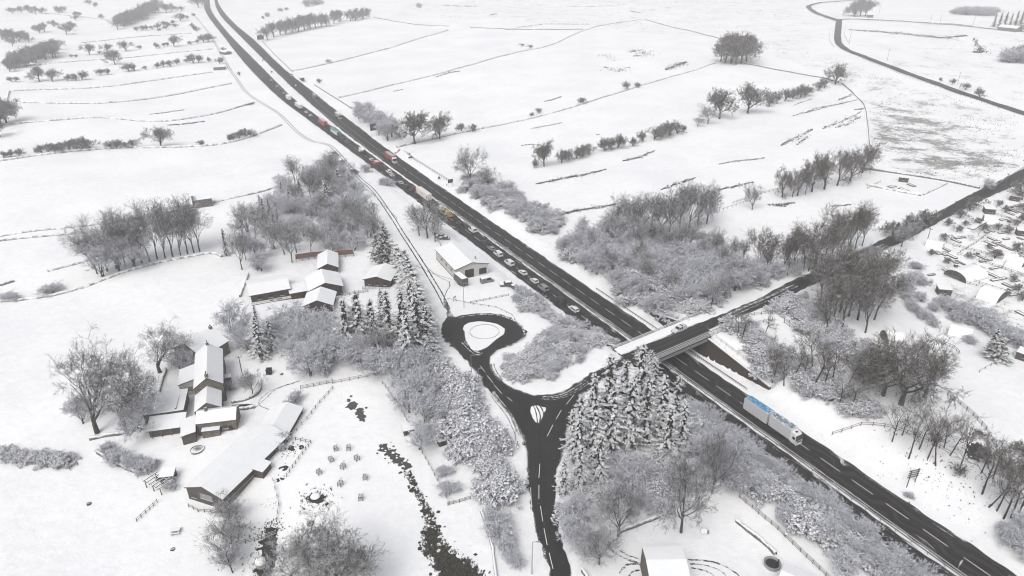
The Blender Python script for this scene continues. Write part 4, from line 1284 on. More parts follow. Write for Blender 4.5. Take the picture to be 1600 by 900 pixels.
# cream box lorry with red lettering on its tail
p, r_ = lane_pos(661.5, 303.5, 2.0)
o, b, f = artic(p, r_, "cream articulated lorry with red marks beside its rear doors, tallest in the near queue", (.5, .08, .07), (.66, .63, .57), paint((.70, .67, .60), .5), 13.2, 4.2, GQ)
q = MB()
for s, yy in ((1, .0),):
    for x in (-7.2, -6.6): q.bar((x + 0.1, 1.295, 1.7), (x - .1, 1.295, 3.6), .30, .03, (0, 1, 0))
    q.bar((-7.2, 1.295, 2.6), (-6.6, 1.295, 2.75), .3, .03, (0, 1, 0))
q.obj("red_emblem", paint((.42, .03, .03)), b)
tx = MB()
for i in range(6): tx.box((-3.2 + i * .62, 1.285, 3.25), (.36, .03, .34))
tx.obj("side_lettering", paint((.25, .22, .2)), b)
rd = MB().box((-8.02, .0, 2.3), (.03, 1.6, 1.0)); rd.obj("door_panel", paint((.60, .57, .52)), b)
# yellow/white recovery pair
p, r_ = lane_pos(688.5, 324.5, 1.0)
car("van", p, r_, (.66, .66, .62), "white van with a yellow-green tail in the queue behind the cream lorry", 0, GQ, "panel_van")
o = COL.objects[-1]
_v = [x for x in COL.objects if x.name.startswith("panel_van")][-1]
MB().box((-2.46, 0, 1.2), (.06, 1.6, 1.2)).obj("hazard_panel", paint((.55, .52, .06)), _v)
def tipper(p, rot, label, group, rgb):
    o = empty("tipper_truck", p, rot, label, "tipper truck", group)
    cab_unit(o, (.45, .40, .2), 2.8, W=2.05, H=2.25)
    chassis(o, -2.6, 2.3, [1.7, -1.6], 2.0, .38, .65)
    t = MB(); W, z0, z1 = 2.05, .95, 1.5
    t.box((-1.0, 0, z0), (3.4, W, .1)); 
    for s in (-1, 1): t.box((-1.0, s * W / 2, (z0 + z1) / 2), (3.4, .08, z1 - z0))
    t.box((.68, 0, 1.45), (.1, W, 1.0)); t.box((-2.68, 0, (z0 + z1) / 2), (.08, W, z1 - z0))
    tb = t.obj("tipper_body", paint(rgb), o)
    MB().box((-1.0, 0, 1.2), (3.1, 1.85, .35), top=.75).obj("load", plain("sandy_load", (.20, .14, .06), .9, .3, 3), tb)
p, r_ = lane_pos(701.5, 336, .9)
tipper(p, r_, "yellow-brown tipper truck in the queue behind the white van with a yellow-green tail", GQ, (.42, .28, .05))
# small red lorry by the sign
p, r_ = lane_pos(588, 256, 1.2)
rigid(p, r_, "small red box lorry in the queue half hidden by the dark roadside sign", (.36, .05, .045), (.33, .05, .045), paint((.3, .06, .055), .6), 6.5, 3.0, GQ)
# cement mixer
p, r_ = lane_pos(567.5, 236.5, 1.6)
o = empty("cement_mixer", p, r_, "white cement mixer lorry with a big tilted drum in the queue", "cement mixer", GQ)
cab_unit(o, (.72, .72, .72), 5.2, H=3.1); chassis(o, -4.6, 4.6, [3.9, 2.2, -1.6, -3.0])
dr = MB(); ang = Matrix.Rotation(math.radians(-78), 4, "Y")
prof = [(.45, 0), (.95, .6), (1.25, 1.8), (1.25, 3.2), (.95, 4.6), (.55, 5.6)]
dr.lathe(prof, 16); dr.v = [tuple(Matrix.Translation((2.6, 0, 1.9)) @ (Matrix.Rotation(math.radians(-74), 4, "Y") @ Vector(v))) for v in dr.v]
dr.obj("drum", paint((.70, .71, .72)), o, True)
ch = MB().bar((-3.6, 0, 3.2), (-5.2, 0, 1.8), .6, .15); ch.box((-2.9, 0, 2.0), (.3, 1.6, 1.8)); ch.obj("chute", M["dark"], o)
# further artics
p, r_ = lane_pos(524, 206, 2.0)
o, b, f = artic(p, r_, "articulated lorry in the queue with white trailer sides and a dark green roof", (.1, .2, .18), (.60, .62, .61), paint((.06, .16, .14)), 12.0, 4.0, GQ)
MB().box((-7.96, 0, 2.5), (.1, 2.5, 2.7)).obj("tail_panel", paint((.05, .15, .13)), b)
MB().box((0, 1.285, 3.5), (11.5, .03, .9)).obj("green_band", paint((.05, .22, .19)), b)
p, r_ = lane_pos(504.5, 191.5, 2.0)
artic(p, r_, "articulated lorry with a plain red trailer in the queue behind two pale cars", (.3, .06, .06), (.30, .05, .055), paint((.36, .10, .10), .5), 12.0, 4.0, GQ)
p, r_ = lane_pos(467, 165.5, 2.0)
artic(p, r_, "grey-white articulated lorry in the queue ahead of two pale cars", (.5, .5, .5), (.56, .55, .53), M["snow"], 12.0, 3.8, GQ)
p, r_ = lane_pos(450.5, 153, 1.8)
rigid(p, r_, "white box lorry in the queue, farthest of the white lorries", (.6, .6, .6), (.72, .72, .72), M["snow"], 9.5, 3.8, GQ)

# oncoming carriageway
GO = "vehicles coming towards the camera"
def onc(px, py, z): 
    x, y = sight(px, py, z); al, ac = alac(x, y)
    if al < 430: return Vector((x, y, .06)), ROAD_ROT + math.pi
    P = np.array(MR); k = int(np.argmin(np.hypot(P[:, 0] - x, P[:, 1] - y))); t = P[max(0, k - 1)] - P[min(k + 1, len(P) - 1)]
    return Vector((x, y, .06 + .0008 * max(0, math.hypot(x, y) - 320))), math.atan2(t[1], t[0])
p, r_ = onc(609.5, 246, 1.8)
artic(p, r_, "articulated lorry with a white cab and red curtain-sided trailer coming towards the camera", (.74, .75, .75), (.30, .055, .05), paint((.16, .13, .12), .45), 11.0, 4.0, GO)
p, r_ = onc(527, 180, 1.8)
artic(p, r_, "pale grey lorry coming towards the camera behind the red curtain-sided lorry", (.5, .5, .5), (.36, .36, .36), paint((.4, .4, .4), .7), 8.0, 3.6, GO)
p, r_ = onc(491.5, 152, 2.0)
artic(p, r_, "dark box lorry going along the far lanes of the oncoming carriageway", (.12, .12, .13), (.10, .10, .11), paint((.14, .14, .15), .4), 9.0, 4.2, GO)
p, r_ = onc(472, 124, 1.4)
rigid(p, r_, "dark open lorry pulled over at the lay-by mouth on the far verge", (.10, .10, .10), (.12, .12, .12), M["snow"], 10, 2.2, GO)
p, r_ = onc(455.5, 117.5, 1.0)
car("van", p, r_, (.6, .6, .6), "pale van on the far carriageway next to the lay-by mouth", 0, GO, "panel_van")

# the drawbar lorry in the foreground: rigid box and trailer, blue roofs under wind-blown snow
fx, fy = sight(1246, 697, 0); al_, ac_ = alac(fx, fy)
c0 = Vector((*ax(al_ + 9.6, 134.0), .06))
lorry = empty("drawbar_lorry", c0, ROAD_ROT + math.pi, "white drawbar lorry and trailer with snow-streaked blue roofs coming out from under the bridge", "lorry")
cab_unit(lorry, (.74, .75, .76), 9.6, H=3.5)
shaded_white = paint((.58, .59, .62))  # white box sides, their shade put into the paint as grey-lilac
b1 = box_body(lorry, .6, 7.6, .95, 4.1, 2.55, shaded_white, M["greyblue"])
tr = empty("trailer", (0, 0, 0)); tr.parent = lorry
b2 = box_body(lorry, -8.2, -.1, .75, 4.1, 2.55, shaded_white, M["blue"], "trailer_body")
bpy.data.objects.remove(tr)
for b, x0, x1 in ((b1, .6, 7.6), (b2, -8.2, -.1)):
    rim_ = MB()
    for s in (-1, 1): rim_.box(((x0 + x1) / 2, s * 1.22, 4.11), (x1 - x0 - .04, .1, .07))
    for x in (x0 + .06, x1 - .06): rim_.box((x, 0, 4.112), (.1, 2.34, .07))
    rim_.obj("roof_rail", M["white"], b)
    sk = MB()
    for s in (-1, 1): sk.box(((x0 + x1) / 2, s * 1.24, .72), ((x1 - x0) * .72, .05, .5))
    sk.obj("side_guard", M["dark"], b)
chassis(lorry, .7, 9.0, [8.2, 3.0, 1.7]); chassis(lorry, -8.0, -.2, [-5.0, -3.7, -6.3], r=.42, z=.7)
MB().bar((-.3, 0, .8), (.9, 0, .8), .18).obj("drawbar", M["dark"], lorry)
# van on the bridge, coming towards the junction
x, y = sight(1061, 514, BR_Z + .8)
_d = dp(135, 120, 0) - dp(135, 140, 0); brot = math.atan2(_d.y, _d.x)
car("pickup", Vector((x, y, BR_Z + .02)), brot, (.60, .61, .62), "white double-cab pickup with a covered load bed driving over the bridge", 0, None, "pickup_truck")
_v = [o_ for o_ in COL.objects if o_.name.startswith("pickup_truck")][-1]
MB().box((-1.75, 0, 1.36), (1.65, 1.7, .82), top=.9).obj("canopy", paint((.56, .57, .58)), _v, bevel=.06)
MB().box((-.9, 0, 1.86), (.2, 1.3, .12)).obj("roof_bar", M["dark"], _v)
# garage yard
def yard(px, py): return at(px, py)
p = yard(720, 444)
o = empty("box_trailer", p, ROAD_ROT + .05, "dark lorry box with a snowy roof standing at the garage door", "trailer")
box_body(o, -3.4, 3.0, .9, 3.6, 2.5, paint((.055, .057, .06)), M["snow"]); chassis(o, -3, 2.8, [-1.6, -.4], 2.4, .45, .75)
car("van", yard(761, 441), ROAD_ROT - 1.6, (.20, .20, .20), "snow-covered van parked alone in front of the pale garage", .9, None, "panel_van", snow_load=.2)
for i, (x, y, rt_, k) in enumerate([(791, 447, 1.2, "suv"), (801, 450, .2, "saloon")]):
    car(k, yard(x, y), ROAD_ROT + rt_, (.10, .10, .10), ["dark snow-buried off-roader at the fence corner of the garage yard", "snow-buried car beside the off-roader at the garage yard fence"][i], .9, None, "car", snow_load=.22)
for i, (x, y, rt_) in enumerate([(688, 371, 1.1), (694, 374, .9), (706, 384, .3)]):
    car(["hatch", "saloon", "hatch"][i], yard(x, y), ROAD_ROT + rt_, (.09, .09, .09), ["snowed-up scrap car at the rear end of the garage, nearest the bare trees", "snowed-up scrap car right behind the garage roof", "dark car tucked against the back wall of the garage"][i], .9, None, "car", snow_load=.2)
# ------------------------------------------------------------------ buildings
class Frame:
    """a building frame: origin, x along the long side, y across (away from it)"""
    def __init__(s, c0, c1, c2, z=None, L=None, W=None):
        a, b, c = (at(*q) if not isinstance(q, Vector) else q for q in (c0, c1, c2))
        s.o = a.copy(); d = b - a; d.z = 0; s.L = L or d.length; d.normalize(); s.x = d
        e = c - a; e.z = 0; y = e - d * e.dot(d); s.W = W or y.length; s.y = y.normalized()
        s.z = gz(a.x, a.y) if z is None else z; s.o.z = s.z
        s.rot = math.atan2(d.y, d.x); s.hand = 1 if (s.x.x * s.y.y - s.x.y * s.y.x) > 0 else -1
    def __repr__(s): return "L %.1f W %.1f z %.1f" % (s.L, s.W, s.z)
    def p(s, x, y, z): return s.o + s.x * x + s.y * y + Vector((0, 0, z))

def house(F, name, label, cat, eave, ridge, wall="stone", roof="roof", over=.35, ridge_along=True, rt=.30, eave2=None, group=None, ridge_at=.5):
    """gabled block; every part is its own mesh in the frame of the house"""
    L, W, h = F.L, F.W, F.hand
    o = empty(name, F.o, F.rot, label, cat, group)
    Y = lambda y: y * h
    e2 = eave if eave2 is None else eave2
    if ridge_along: gable = [(0, -1.5), (0, eave), (W * ridge_at, ridge), (W, e2), (W, -1.5)]; n = L
    else: gable = [(0, -1.5), (0, eave), (L * ridge_at, ridge), (L, e2), (L, -1.5)]; n = W
    k = len(gable)
    def sweep(poly, a, b):
        V = []
        for t in (a, b):
            for q, z in poly: V.append((t, Y(q), z) if ridge_along else (q, Y(t), z))
        m = len(poly)
        return V, [tuple(range(m)), tuple(range(2 * m - 1, m - 1, -1))] + [(i, m + i, m + (i + 1) % m, (i + 1) % m) for i in range(m)]
    V, Fc = sweep(gable, 0, n); MB().add(V, Fc).obj("wall", M[wall], o)
    S = W if ridge_along else L; rx = S * ridge_at
    sl1, sl2 = (ridge - eave) / max(rx, .01), (ridge - e2) / max(S - rx, .01)
    a0 = (-over, eave - sl1 * over + .03); b0 = (S + over, e2 - sl2 * over + .03); c0 = (rx, ridge + .03)
    if ridge_at <= 0.001: poly = [(-over, ridge + .03 + sl2 * over), b0, (b0[0], b0[1] + rt), (-over, ridge + .03 + rt + sl2 * over)]
    elif ridge_at >= .999: poly = [a0, (S + over, ridge + .03 + sl1 * over), (S + over, ridge + .03 + rt + sl1 * over), (a0[0], a0[1] + rt)]
    else: poly = [a0, c0, b0, (b0[0], b0[1] + rt), (c0[0], c0[1] + rt), (a0[0], a0[1] + rt)]
    V, Fc = sweep(poly, -over, n + over)
    rf = MB().add(V, Fc).obj("roof", M[roof], o, bevel=.05)
    return o, rf

def bx(o, F, name, mat, x, y, z, dx, dy, dz, bevel=0):
    """a box in the frame of the house (centre of its foot)"""
    return MB().box((x, y * F.hand, z + dz / 2), (dx, dy, dz)).obj(name, M[mat], o, bevel=bevel)

def window(o, F, side, u, z, w, h, mat="glass", name="window"):
    """side: 0 long side y=0, 1 far long side, 2 gable x=0, 3 gable x=L"""
    e = .03
    if side in (0, 1):
        y = -e if side == 0 else F.W + e
        q = bx(o, F, name, mat, u, y, z, w, .06, h); fr = bx(q, F, "frame", "white", u, y, z - .09, w + .16, .10, .09)
    else:
        x = -e if side == 2 else F.L + e
        q = bx(o, F, name, mat, x, u, z, .06, w, h); fr = bx(q, F, "frame", "white", x, u, z - .09, .10, w + .16, .09)
    return q

def chimney(rf, F, x, y, z0, z1, s=.75, pots=2):
    c = bx(rf, F, "chimney", "stone", x, y, z0, s, s * .9, z1 - z0, .03)
    MB().box((x, y * F.hand, z1 + .08), (s * 1.15, s * 1.05, .16)).obj("chimney_cap", M["ledge"], c) if False else None
    for i in range(pots):
        MB().tube((x + (i - (pots - 1) / 2) * .32, y * F.hand, z1), (x + (i - (pots - 1) / 2) * .32, y * F.hand, z1 + .4), .12, .09).obj("chimney_pot", M["dark"], rf)
    return c

# long barn by the yard: near gable at the photo's lower left
F = Frame((352, 797), (450, 690), (294, 781))
o, rf = house(F, "barn", "long farm barn with a snow roof and boarded near gable with a wide window", "barn", 3.4, 5.3, "boards", over=.4)
window(o, F, 2, F.W * .47, 1.5, 3.4, 1.5, "glassp"); window(o, F, 2, F.W * .85, .8, 1.3, .8)
bx(o, F, "lower_wall", "stone", F.L / 2, -.05, -1.2, F.L - .2, .12, 3.0)
bx(o, F, "bargeboard", "white", -.42, F.W / 2, 2.9, .1, .1, .1)
bx(o, F, "corner_board", "white", -.05, F.W + .03, -.3, .16, .16, 3.6)
BARN = F
# its stepped extension at the far end
G = Frame((448, 688), (473, 645), (410, 674), z=F.z + .1, W=F.W * .78)
o, rf = house(G, "barn_extension", "lower snow-roofed extension continuing the long barn up to the yard gate", "barn", 2.7, 4.2, "boards", over=.35)
window(o, G, 0, 3, 1.0, 1.4, 1.0)
# small lean-to shed against the barn
S = Frame((412, 748), (421, 736), (394, 742), L=3.4, W=2.6)
o, rf = house(S, "lean_to_shed", "small flat lean-to shed against the long barn's yard side", "shed", 1.9, 2.3, "boards", over=.25, ridge_at=1.0)
# farmhouse main range: near gable with a chimney
F = Frame((354, 624), (352, 575), (309, 624))
F.z = gz(F.o.x, F.o.y); 
H = Frame((354, 626), (353, 572), (310, 626))
o, rf = house(H, "farmhouse", "two-storey stone farmhouse with chimneys at both ends of its snow roof", "house", 5.6, 8.2, "stone", over=.2)
chimney(rf, H, .5, H.W / 2, 7.7, 9.6, .9, 3); chimney(rf, H, H.L - .6, H.W / 2, 7.7, 9.4, .8, 2)
for x in (2.5, 6.5, 10.0):
    if x < H.L - 1: window(o, H, 0, x, 1.0, 1.1, 1.3); window(o, H, 0, x, 3.7, 1.1, 1.2)
bx(o, H, "porch", "stone", H.L * .45, -.8, -.5, 1.9, 1.5, 2.9); bx(o, H, "porch_roof", "roof", H.L * .45, -.85, 2.4, 2.2, 1.8, .3)
dp_ = MB().tube((.3, -.1 * H.hand, -.2), (.3, -.1 * H.hand, 5.4), .07); dp_.obj("drainpipe", M["dark"], o)
# glazed side room on its left
C_ = Frame((308, 615), (310, 588), (284, 615), L=8.0)
o, rf = house(C_, "garden_room", "side room with a glazed front and lean-to snow roof left of the farmhouse", "garden room", 3.6, 4.6, "render", over=.2, ridge_at=0.0)
window(o, C_, 2, C_.W * .5, 1.2, C_.W * .8, 1.4, "glassp")
# middle link and front cottage
K = Frame((349, 652), (349, 626), (309, 652))
o, rf = house(K, "cottage_wing", "lower farmhouse wing stepping down in front of the main gable", "house", 3.2, 5.4, "stone", over=.2)
window(o, K, 0, 2.0, 1.0, 1.0, 1.1)
T_ = Frame((311, 681), (371, 671), (309, 662), z=at(340, 678).z, W=6.0)
o, rf = house(T_, "stone_outbuilding", "stone outbuilding facing the yard with a small lean-to roof on its front", "outbuilding", 3.3, 4.9, "stone", over=.2)
chimney(rf, T_, 2.2, T_.W * .5, 4.4, 6.2, .7, 2)
lt = bx(o, T_, "lean_to", "roof", 3.4, -.9, 1.9, 4.4, 1.7, .25); bx(o, T_, "lean_to_wall", "stone", 3.4, -.8, -.5, 4.2, 1.3, 2.35)
window(o, T_, 0, 6.6, 1.0, 1.2, 1.1); bx(o, T_, "door", "dark", 8.0, -.02, -.3, .9, .07, 2.2)
D_ = Frame((321, 676), (313, 655), (304, 676), z=at(318, 672).z, W=4.2, L=5.0)
o, rf = house(Frame((308, 690), (308, 664), (299, 690), W=3.2), "side_shed", "narrow snow-roofed shed between the outbuilding and the open cart shed", "shed", 2.4, 2.9, "boards", over=.25, ridge_at=.0)
# cart shed and flat roofs west of the house
E_ = Frame((235, 684), (288, 676), (232, 668), W=4.2)
o, rf = house(E_, "cart_shed", "open-fronted cart shed with a white sheet of snow on its sloping roof", "shed", 2.1, 3.0, "boards", over=.45, ridge_at=1.0)
for i in range(4): bx(o, E_, "post", "greywood", .6 + i * (E_.L - 1.2) / 3, -.35, -.3, .16, .16, 2.4)
E2 = Frame((228, 664), (289, 655), (238, 622), W=9.0)
o, rf = house(E2, "low_shed", "wide low shed with a broad snow roof behind the open cart shed", "shed", 2.9, 3.3, "stone", over=.3, ridge_at=1.0)
bx(rf, E2, "parapet", "ledge", E2.L * .82, E2.W * .5, 3.1, .3, E2.W * .9, .5)
# upper house
U = Frame((276, 562), (312, 574), (296, 532), L=11.5, W=10)
o, rf = house(U, "house", "stone house with a chimney among trees above the farmhouse", "house", 4.0, 7.0, "stone", over=.35, ridge_along=False)
chimney(rf, U, U.L * .5, U.W * .95, 6.4, 8.2, .8, 2); window(o, U, 0, 3, 1.2, 1.1, 1.1); window(o, U, 0, 8, 1.2, 1.1, 1.1)
U2 = Frame((318, 553), (345, 555), (325, 538), W=5)
o, rf = house(U2, "side_extension", "single-storey extension right of the upper stone house under the trees", "outbuilding", 2.4, 3.0, "stone", over=.3, ridge_at=1.0)
# timber lodges
for c0, c1, c2, nm, lb, ev, rg_, kw in [
    ((394, 474), (454, 464), (390, 452), "timber_lodge", "long single-storey brown timber lodge with a railed veranda along its front", 3.0, 3.9, dict(ridge_at=.55)),
    ((499, 431), (528, 428), (491, 410), "timber_lodge", "brown timber lodge with a snow gable roof before the red-brown fence", 3.0, 4.6, dict(ridge_along=False)),
    ((485, 468), (536, 461), (482, 447), "timber_lodge", "largest brown timber lodge with twin snow gables in the lodge yard", 3.4, 5.6, dict(ridge_along=False)),
    ((570, 448), (610, 449), (564, 427), "timber_lodge", "dark brown cabin with a deck at the right end of the lodge yard", 3.0, 4.4, dict(ridge_along=False)),
    ((476, 489), (520, 487), (478, 470), "timber_lodge", "front lodge gable with a grey end half hidden by trees", 2.6, 4.6, dict(ridge_along=False)),
    ((456, 468), (486, 464), (454, 457), "lodge_store", "low flat-roofed brown store linking the long lodge and the largest lodge", 2.3, 2.6, dict(ridge_at=1.0))]:
    Fm = Frame(c0, c1, c2)
    o, rf = house(Fm, nm, lb, "lodge" if "lodge" == nm[-5:] else "store", ev, rg_, "brown", over=.55, **kw)
    if nm == "timber_lodge":
        for i in range(3): window(o, Fm, 0, Fm.L * (.2 + .3 * i), 1.0, Fm.L * .12, 1.1, "glass")
    if "veranda" in lb or "deck" in lb:
        y0 = -1.9
        dk = bx(o, Fm, "deck", "ledge", Fm.L / 2, y0 / 2 - .05, -.4, Fm.L + .6, 1.8, .65)
        for z in (.75, 1.15): bx(dk, Fm, "handrail", "ledge", Fm.L / 2, y0, z, Fm.L + .6, .08, .09)
        for i in range(9): bx(dk, Fm, "post", "ledge", -.2 + (Fm.L + .4) * i / 8, y0, .2, .09, .09, 1.0)
        for i in range(2):
            if "veranda" in lb: bx(dk, Fm, "bench", "ledge", Fm.L * (.5 + .2 * i), -1.0, .25, 1.5, .6, .45)
fence([(463, 409), (492, 405), (540, 402), (553, 401)], "tall red-brown board fence behind the lodges", 2.2, 1, 2.6, mat="redwood", board=True, name="board_fence")
# garage by the trunk road
Gg = Frame((712, 437), (763, 428), (687, 404))
o, rf = house(Gg, "garage", "pale roadside garage with two dark doors and a wide snowy gable roof", "garage", 3.9, 5.6, "render", over=.35, ridge_along=False)
bx(o, Gg, "door", "dark", Gg.L * .42, -.03, -.2, 3.6, .08, 3.3); bx(o, Gg, "door", "dark", Gg.L * .83, -.03, .2, 3.0, .08, 2.4)
bx(o, Gg, "plinth", "concrete", -.04, Gg.W / 2, -1, .1, Gg.W, 1.5)
for i in range(3): window(o, Gg, 2, Gg.W * (.2 + .25 * i), 1.7, 1.6, 1.0)
MB().tube((Gg.L * .72, Gg.hand * 3.5, 4.2), (Gg.L * .72, Gg.hand * 3.5, 6.2), .28).obj("flue", M["post"], rf)
# foreground roofs
Y_ = Frame((1011, 935), (1074, 935), (1007, 885))
o, rf = house(Y_, "stone_barn", "stone building with a flat snowy roof cut off by the lower edge", "building", 5.2, 5.8, "stone", over=.05, ridge_at=.5, rt=.2)
Z_ = Frame((1212, 928), (1258, 950), (1236, 886), W=5)
o, rf = house(Z_, "outhouse", "snow-roofed outhouse at the lower edge beside the round tub", "outhouse", 3.0, 3.6, "stone", over=.3)
# field barn far left
Fb = Frame((303, 326), (333, 322), (304, 319), W=7)
o, rf = house(Fb, "field_barn", "dark roofless-looking stone field barn with one tall gable by the wood", "barn", 3.6, 4.0, "drystone", over=.1, roof="drystone")
bx(o, Fb, "gable_wall", "drystone", .2, 2.5, 0, .7, 5.0, 6.2)
# far farm ruins beside the lane
for a, b, c, lb in [((334, 110), (352, 109), (335, 105), "small low farm ruin beside the lane at the left of the trunk road"), ((343, 84), (352, 86), (345, 81), "small stone shed by the upper lane next to the trunk road")]:
    Fm = Frame(a, b, c); house(Fm, "ruin", lb, "ruin", 2.4, 3.2, "drystone", over=.1)
for a, b, c, lb in [((1393 + 165, 47), (1600, 52), (1560, 30), "far pale-roofed farmhouse behind conifers at the top right"), ((1355, 27.5), (1364, 28), (1357, 25), "tiny dark stone hut below the tall tree by the moor road")]:
    Fm = Frame(a, b, c); Fm.W = min(Fm.W, 14); Fm.L = min(Fm.L, 22 if "farm" in lb else 9)
    house(Fm, "farmhouse" if "farm" in lb else "hut", lb, "house" if "farm" in lb else "hut", 3.6, 6.2, "drystone")

# polytunnels and sheds of the allotments
def tunnel(c0, c1, c2, label, h=2.6, group="allotment tunnels", closed="dark", L=None, W=None):
    F = Frame(c0, c1, c2, L=L, W=W); n = 12
    o = empty("polytunnel", F.o, F.rot, label, "polytunnel", group)
    V = []; Fc = []
    for t in (0, F.L):
        for i in range(n + 1):
            a = math.pi * i / n; V.append((t, F.hand * (F.W / 2 - F.W / 2 * math.cos(a)), h * math.sin(a) ** .85))
    Fc = [(i, i + 1, n + 2 + i, n + 1 + i) for i in range(n)]
    MB().add(V, Fc).obj("cover", M["snow"], o, True)
    for x in (.05, F.L - .05):
        e = MB(); VV = [(x, v[1], v[2] * .97) for v in V[:n + 1]]
        e.add(VV + [(x + (.08 if x < 1 else -.08), v[1], v[2]) for v in VV], [tuple(range(n + 1)), tuple(range(2 * n + 1, n, -1))]); e.obj("end_panel", M[closed], o)
        for k in range(2): MB().bar((x - .06 if x < 1 else x + .06, F.hand * F.W * (.36 + .28 * k), 0), (x - .06 if x < 1 else x + .06, F.hand * F.W * (.36 + .28 * k), h * .9), .09).obj("door_post", M["greywood"], o)
    return o
tunnel((1524, 466), (1556, 476), (1546, 455), "large arched tunnel with a dark end and blue sacks in the allotments", 3.6, closed="sign_back")
tunnel((1474, 428), (1508, 420), (1496, 436), "broad low tunnel with a dark curved end on the allotment edge", 3.0, closed="sign_back", W=9)
tunnel((1480, 523), (1516, 533), (1486, 513), "half-snowed tunnel shed below the allotment hedge beside the dark conifer", 2.8, closed="sign_back", W=5)
tunnel((1386, 540), (1402, 541), (1390, 524), "dark round-ended hut half buried in snow by the tall trees", 3.2, closed="tuft", L=5, W=6)
tunnel((1566, 407), (1596, 418), (1584, 394), "tunnel with a dark arched end near the right edge of the allotments", 3.2, closed="dark", W=8)
tunnel((1445, 385), (1460, 388), (1449, 378), "small dark-mouthed tunnel next to the side road's power pole", 2.4, closed="dark", L=6, W=4.5)
tunnel((1536, 349), (1558, 353), (1553, 337), "pale tunnel with a grey mouth behind a row of cold frames", 2.8, closed="post", W=7)
for k, (a, b, c, lb) in enumerate([((1576, 313), (1588, 315), (1580, 305), "dark flat-roofed allotment shed close to the side road"), ((1538, 334), (1549, 335), (1541, 326), "boxy allotment shed behind the pale tunnel"),
    ((1588, 368), (1603, 370), (1592, 360), "dark shed at the right edge above the arched tunnel"), ((1465, 461), (1479, 463), (1468, 453), "small pale shed inside the allotment hedge loop"), ((1404, 284), (1414, 285), (1406, 278), "small snowed shed in the walled plot above the side road"),
    ((1539, 296), (1547, 297), (1541, 291), "low stone hut where the wall meets the side road"), ((1585, 560), (1602, 566), (1590, 550), "dark shed at the right edge below the conifer")]):
    Fm = Frame(a, b, c, L=4.2, W=3.2)
    o, rf = house(Fm, "allotment_shed", lb, "shed", 2.1, 2.5, "boards" if k != 5 else "drystone", over=.2, ridge_at=1.0)
    window(o, Fm, 0, 2.0, 1.0, .8, .7); 
# garden sheds near the stream and shrubs
for a, b, c, nm, lb in [((687, 699), (699, 694), (684, 693), "open_shelter", "small open shelter with a snowy roof in the fenced paddock"), ((640, 635), (655, 631), (640, 628), "open_shelter", "small dark shelter with a snow roof among the shrubs by the pole"), ((632, 682), (640, 680), (634, 676), "garden_shed", "pale little shed beside the round frosted shrub")]:
    Fm = Frame(a, b, c, L=2.6, W=2.0); o, rf = house(Fm, nm, lb, "shelter" if nm[0] == "o" else "shed", 1.5, 1.8, "boards", over=.25, ridge_at=1.0); bx(o, Fm, "inside_shade_panel", "dark", 1.3, -.02, .1, 1.7, .06, 1.2)  # dark panel on the front stands in for the shade inside
Fm = Frame((252, 757), (270, 754), (250, 745), L=3.0, W=2.6); o, rf = house(Fm, "garden_shed", "small white-roofed garden shed behind the pergola", "shed", 2.0, 2.4, "boards", over=.2, ridge_at=1.0); bx(o, Fm, "door", "dark", 1.5, -.02, 0, .8, .06, 1.7)

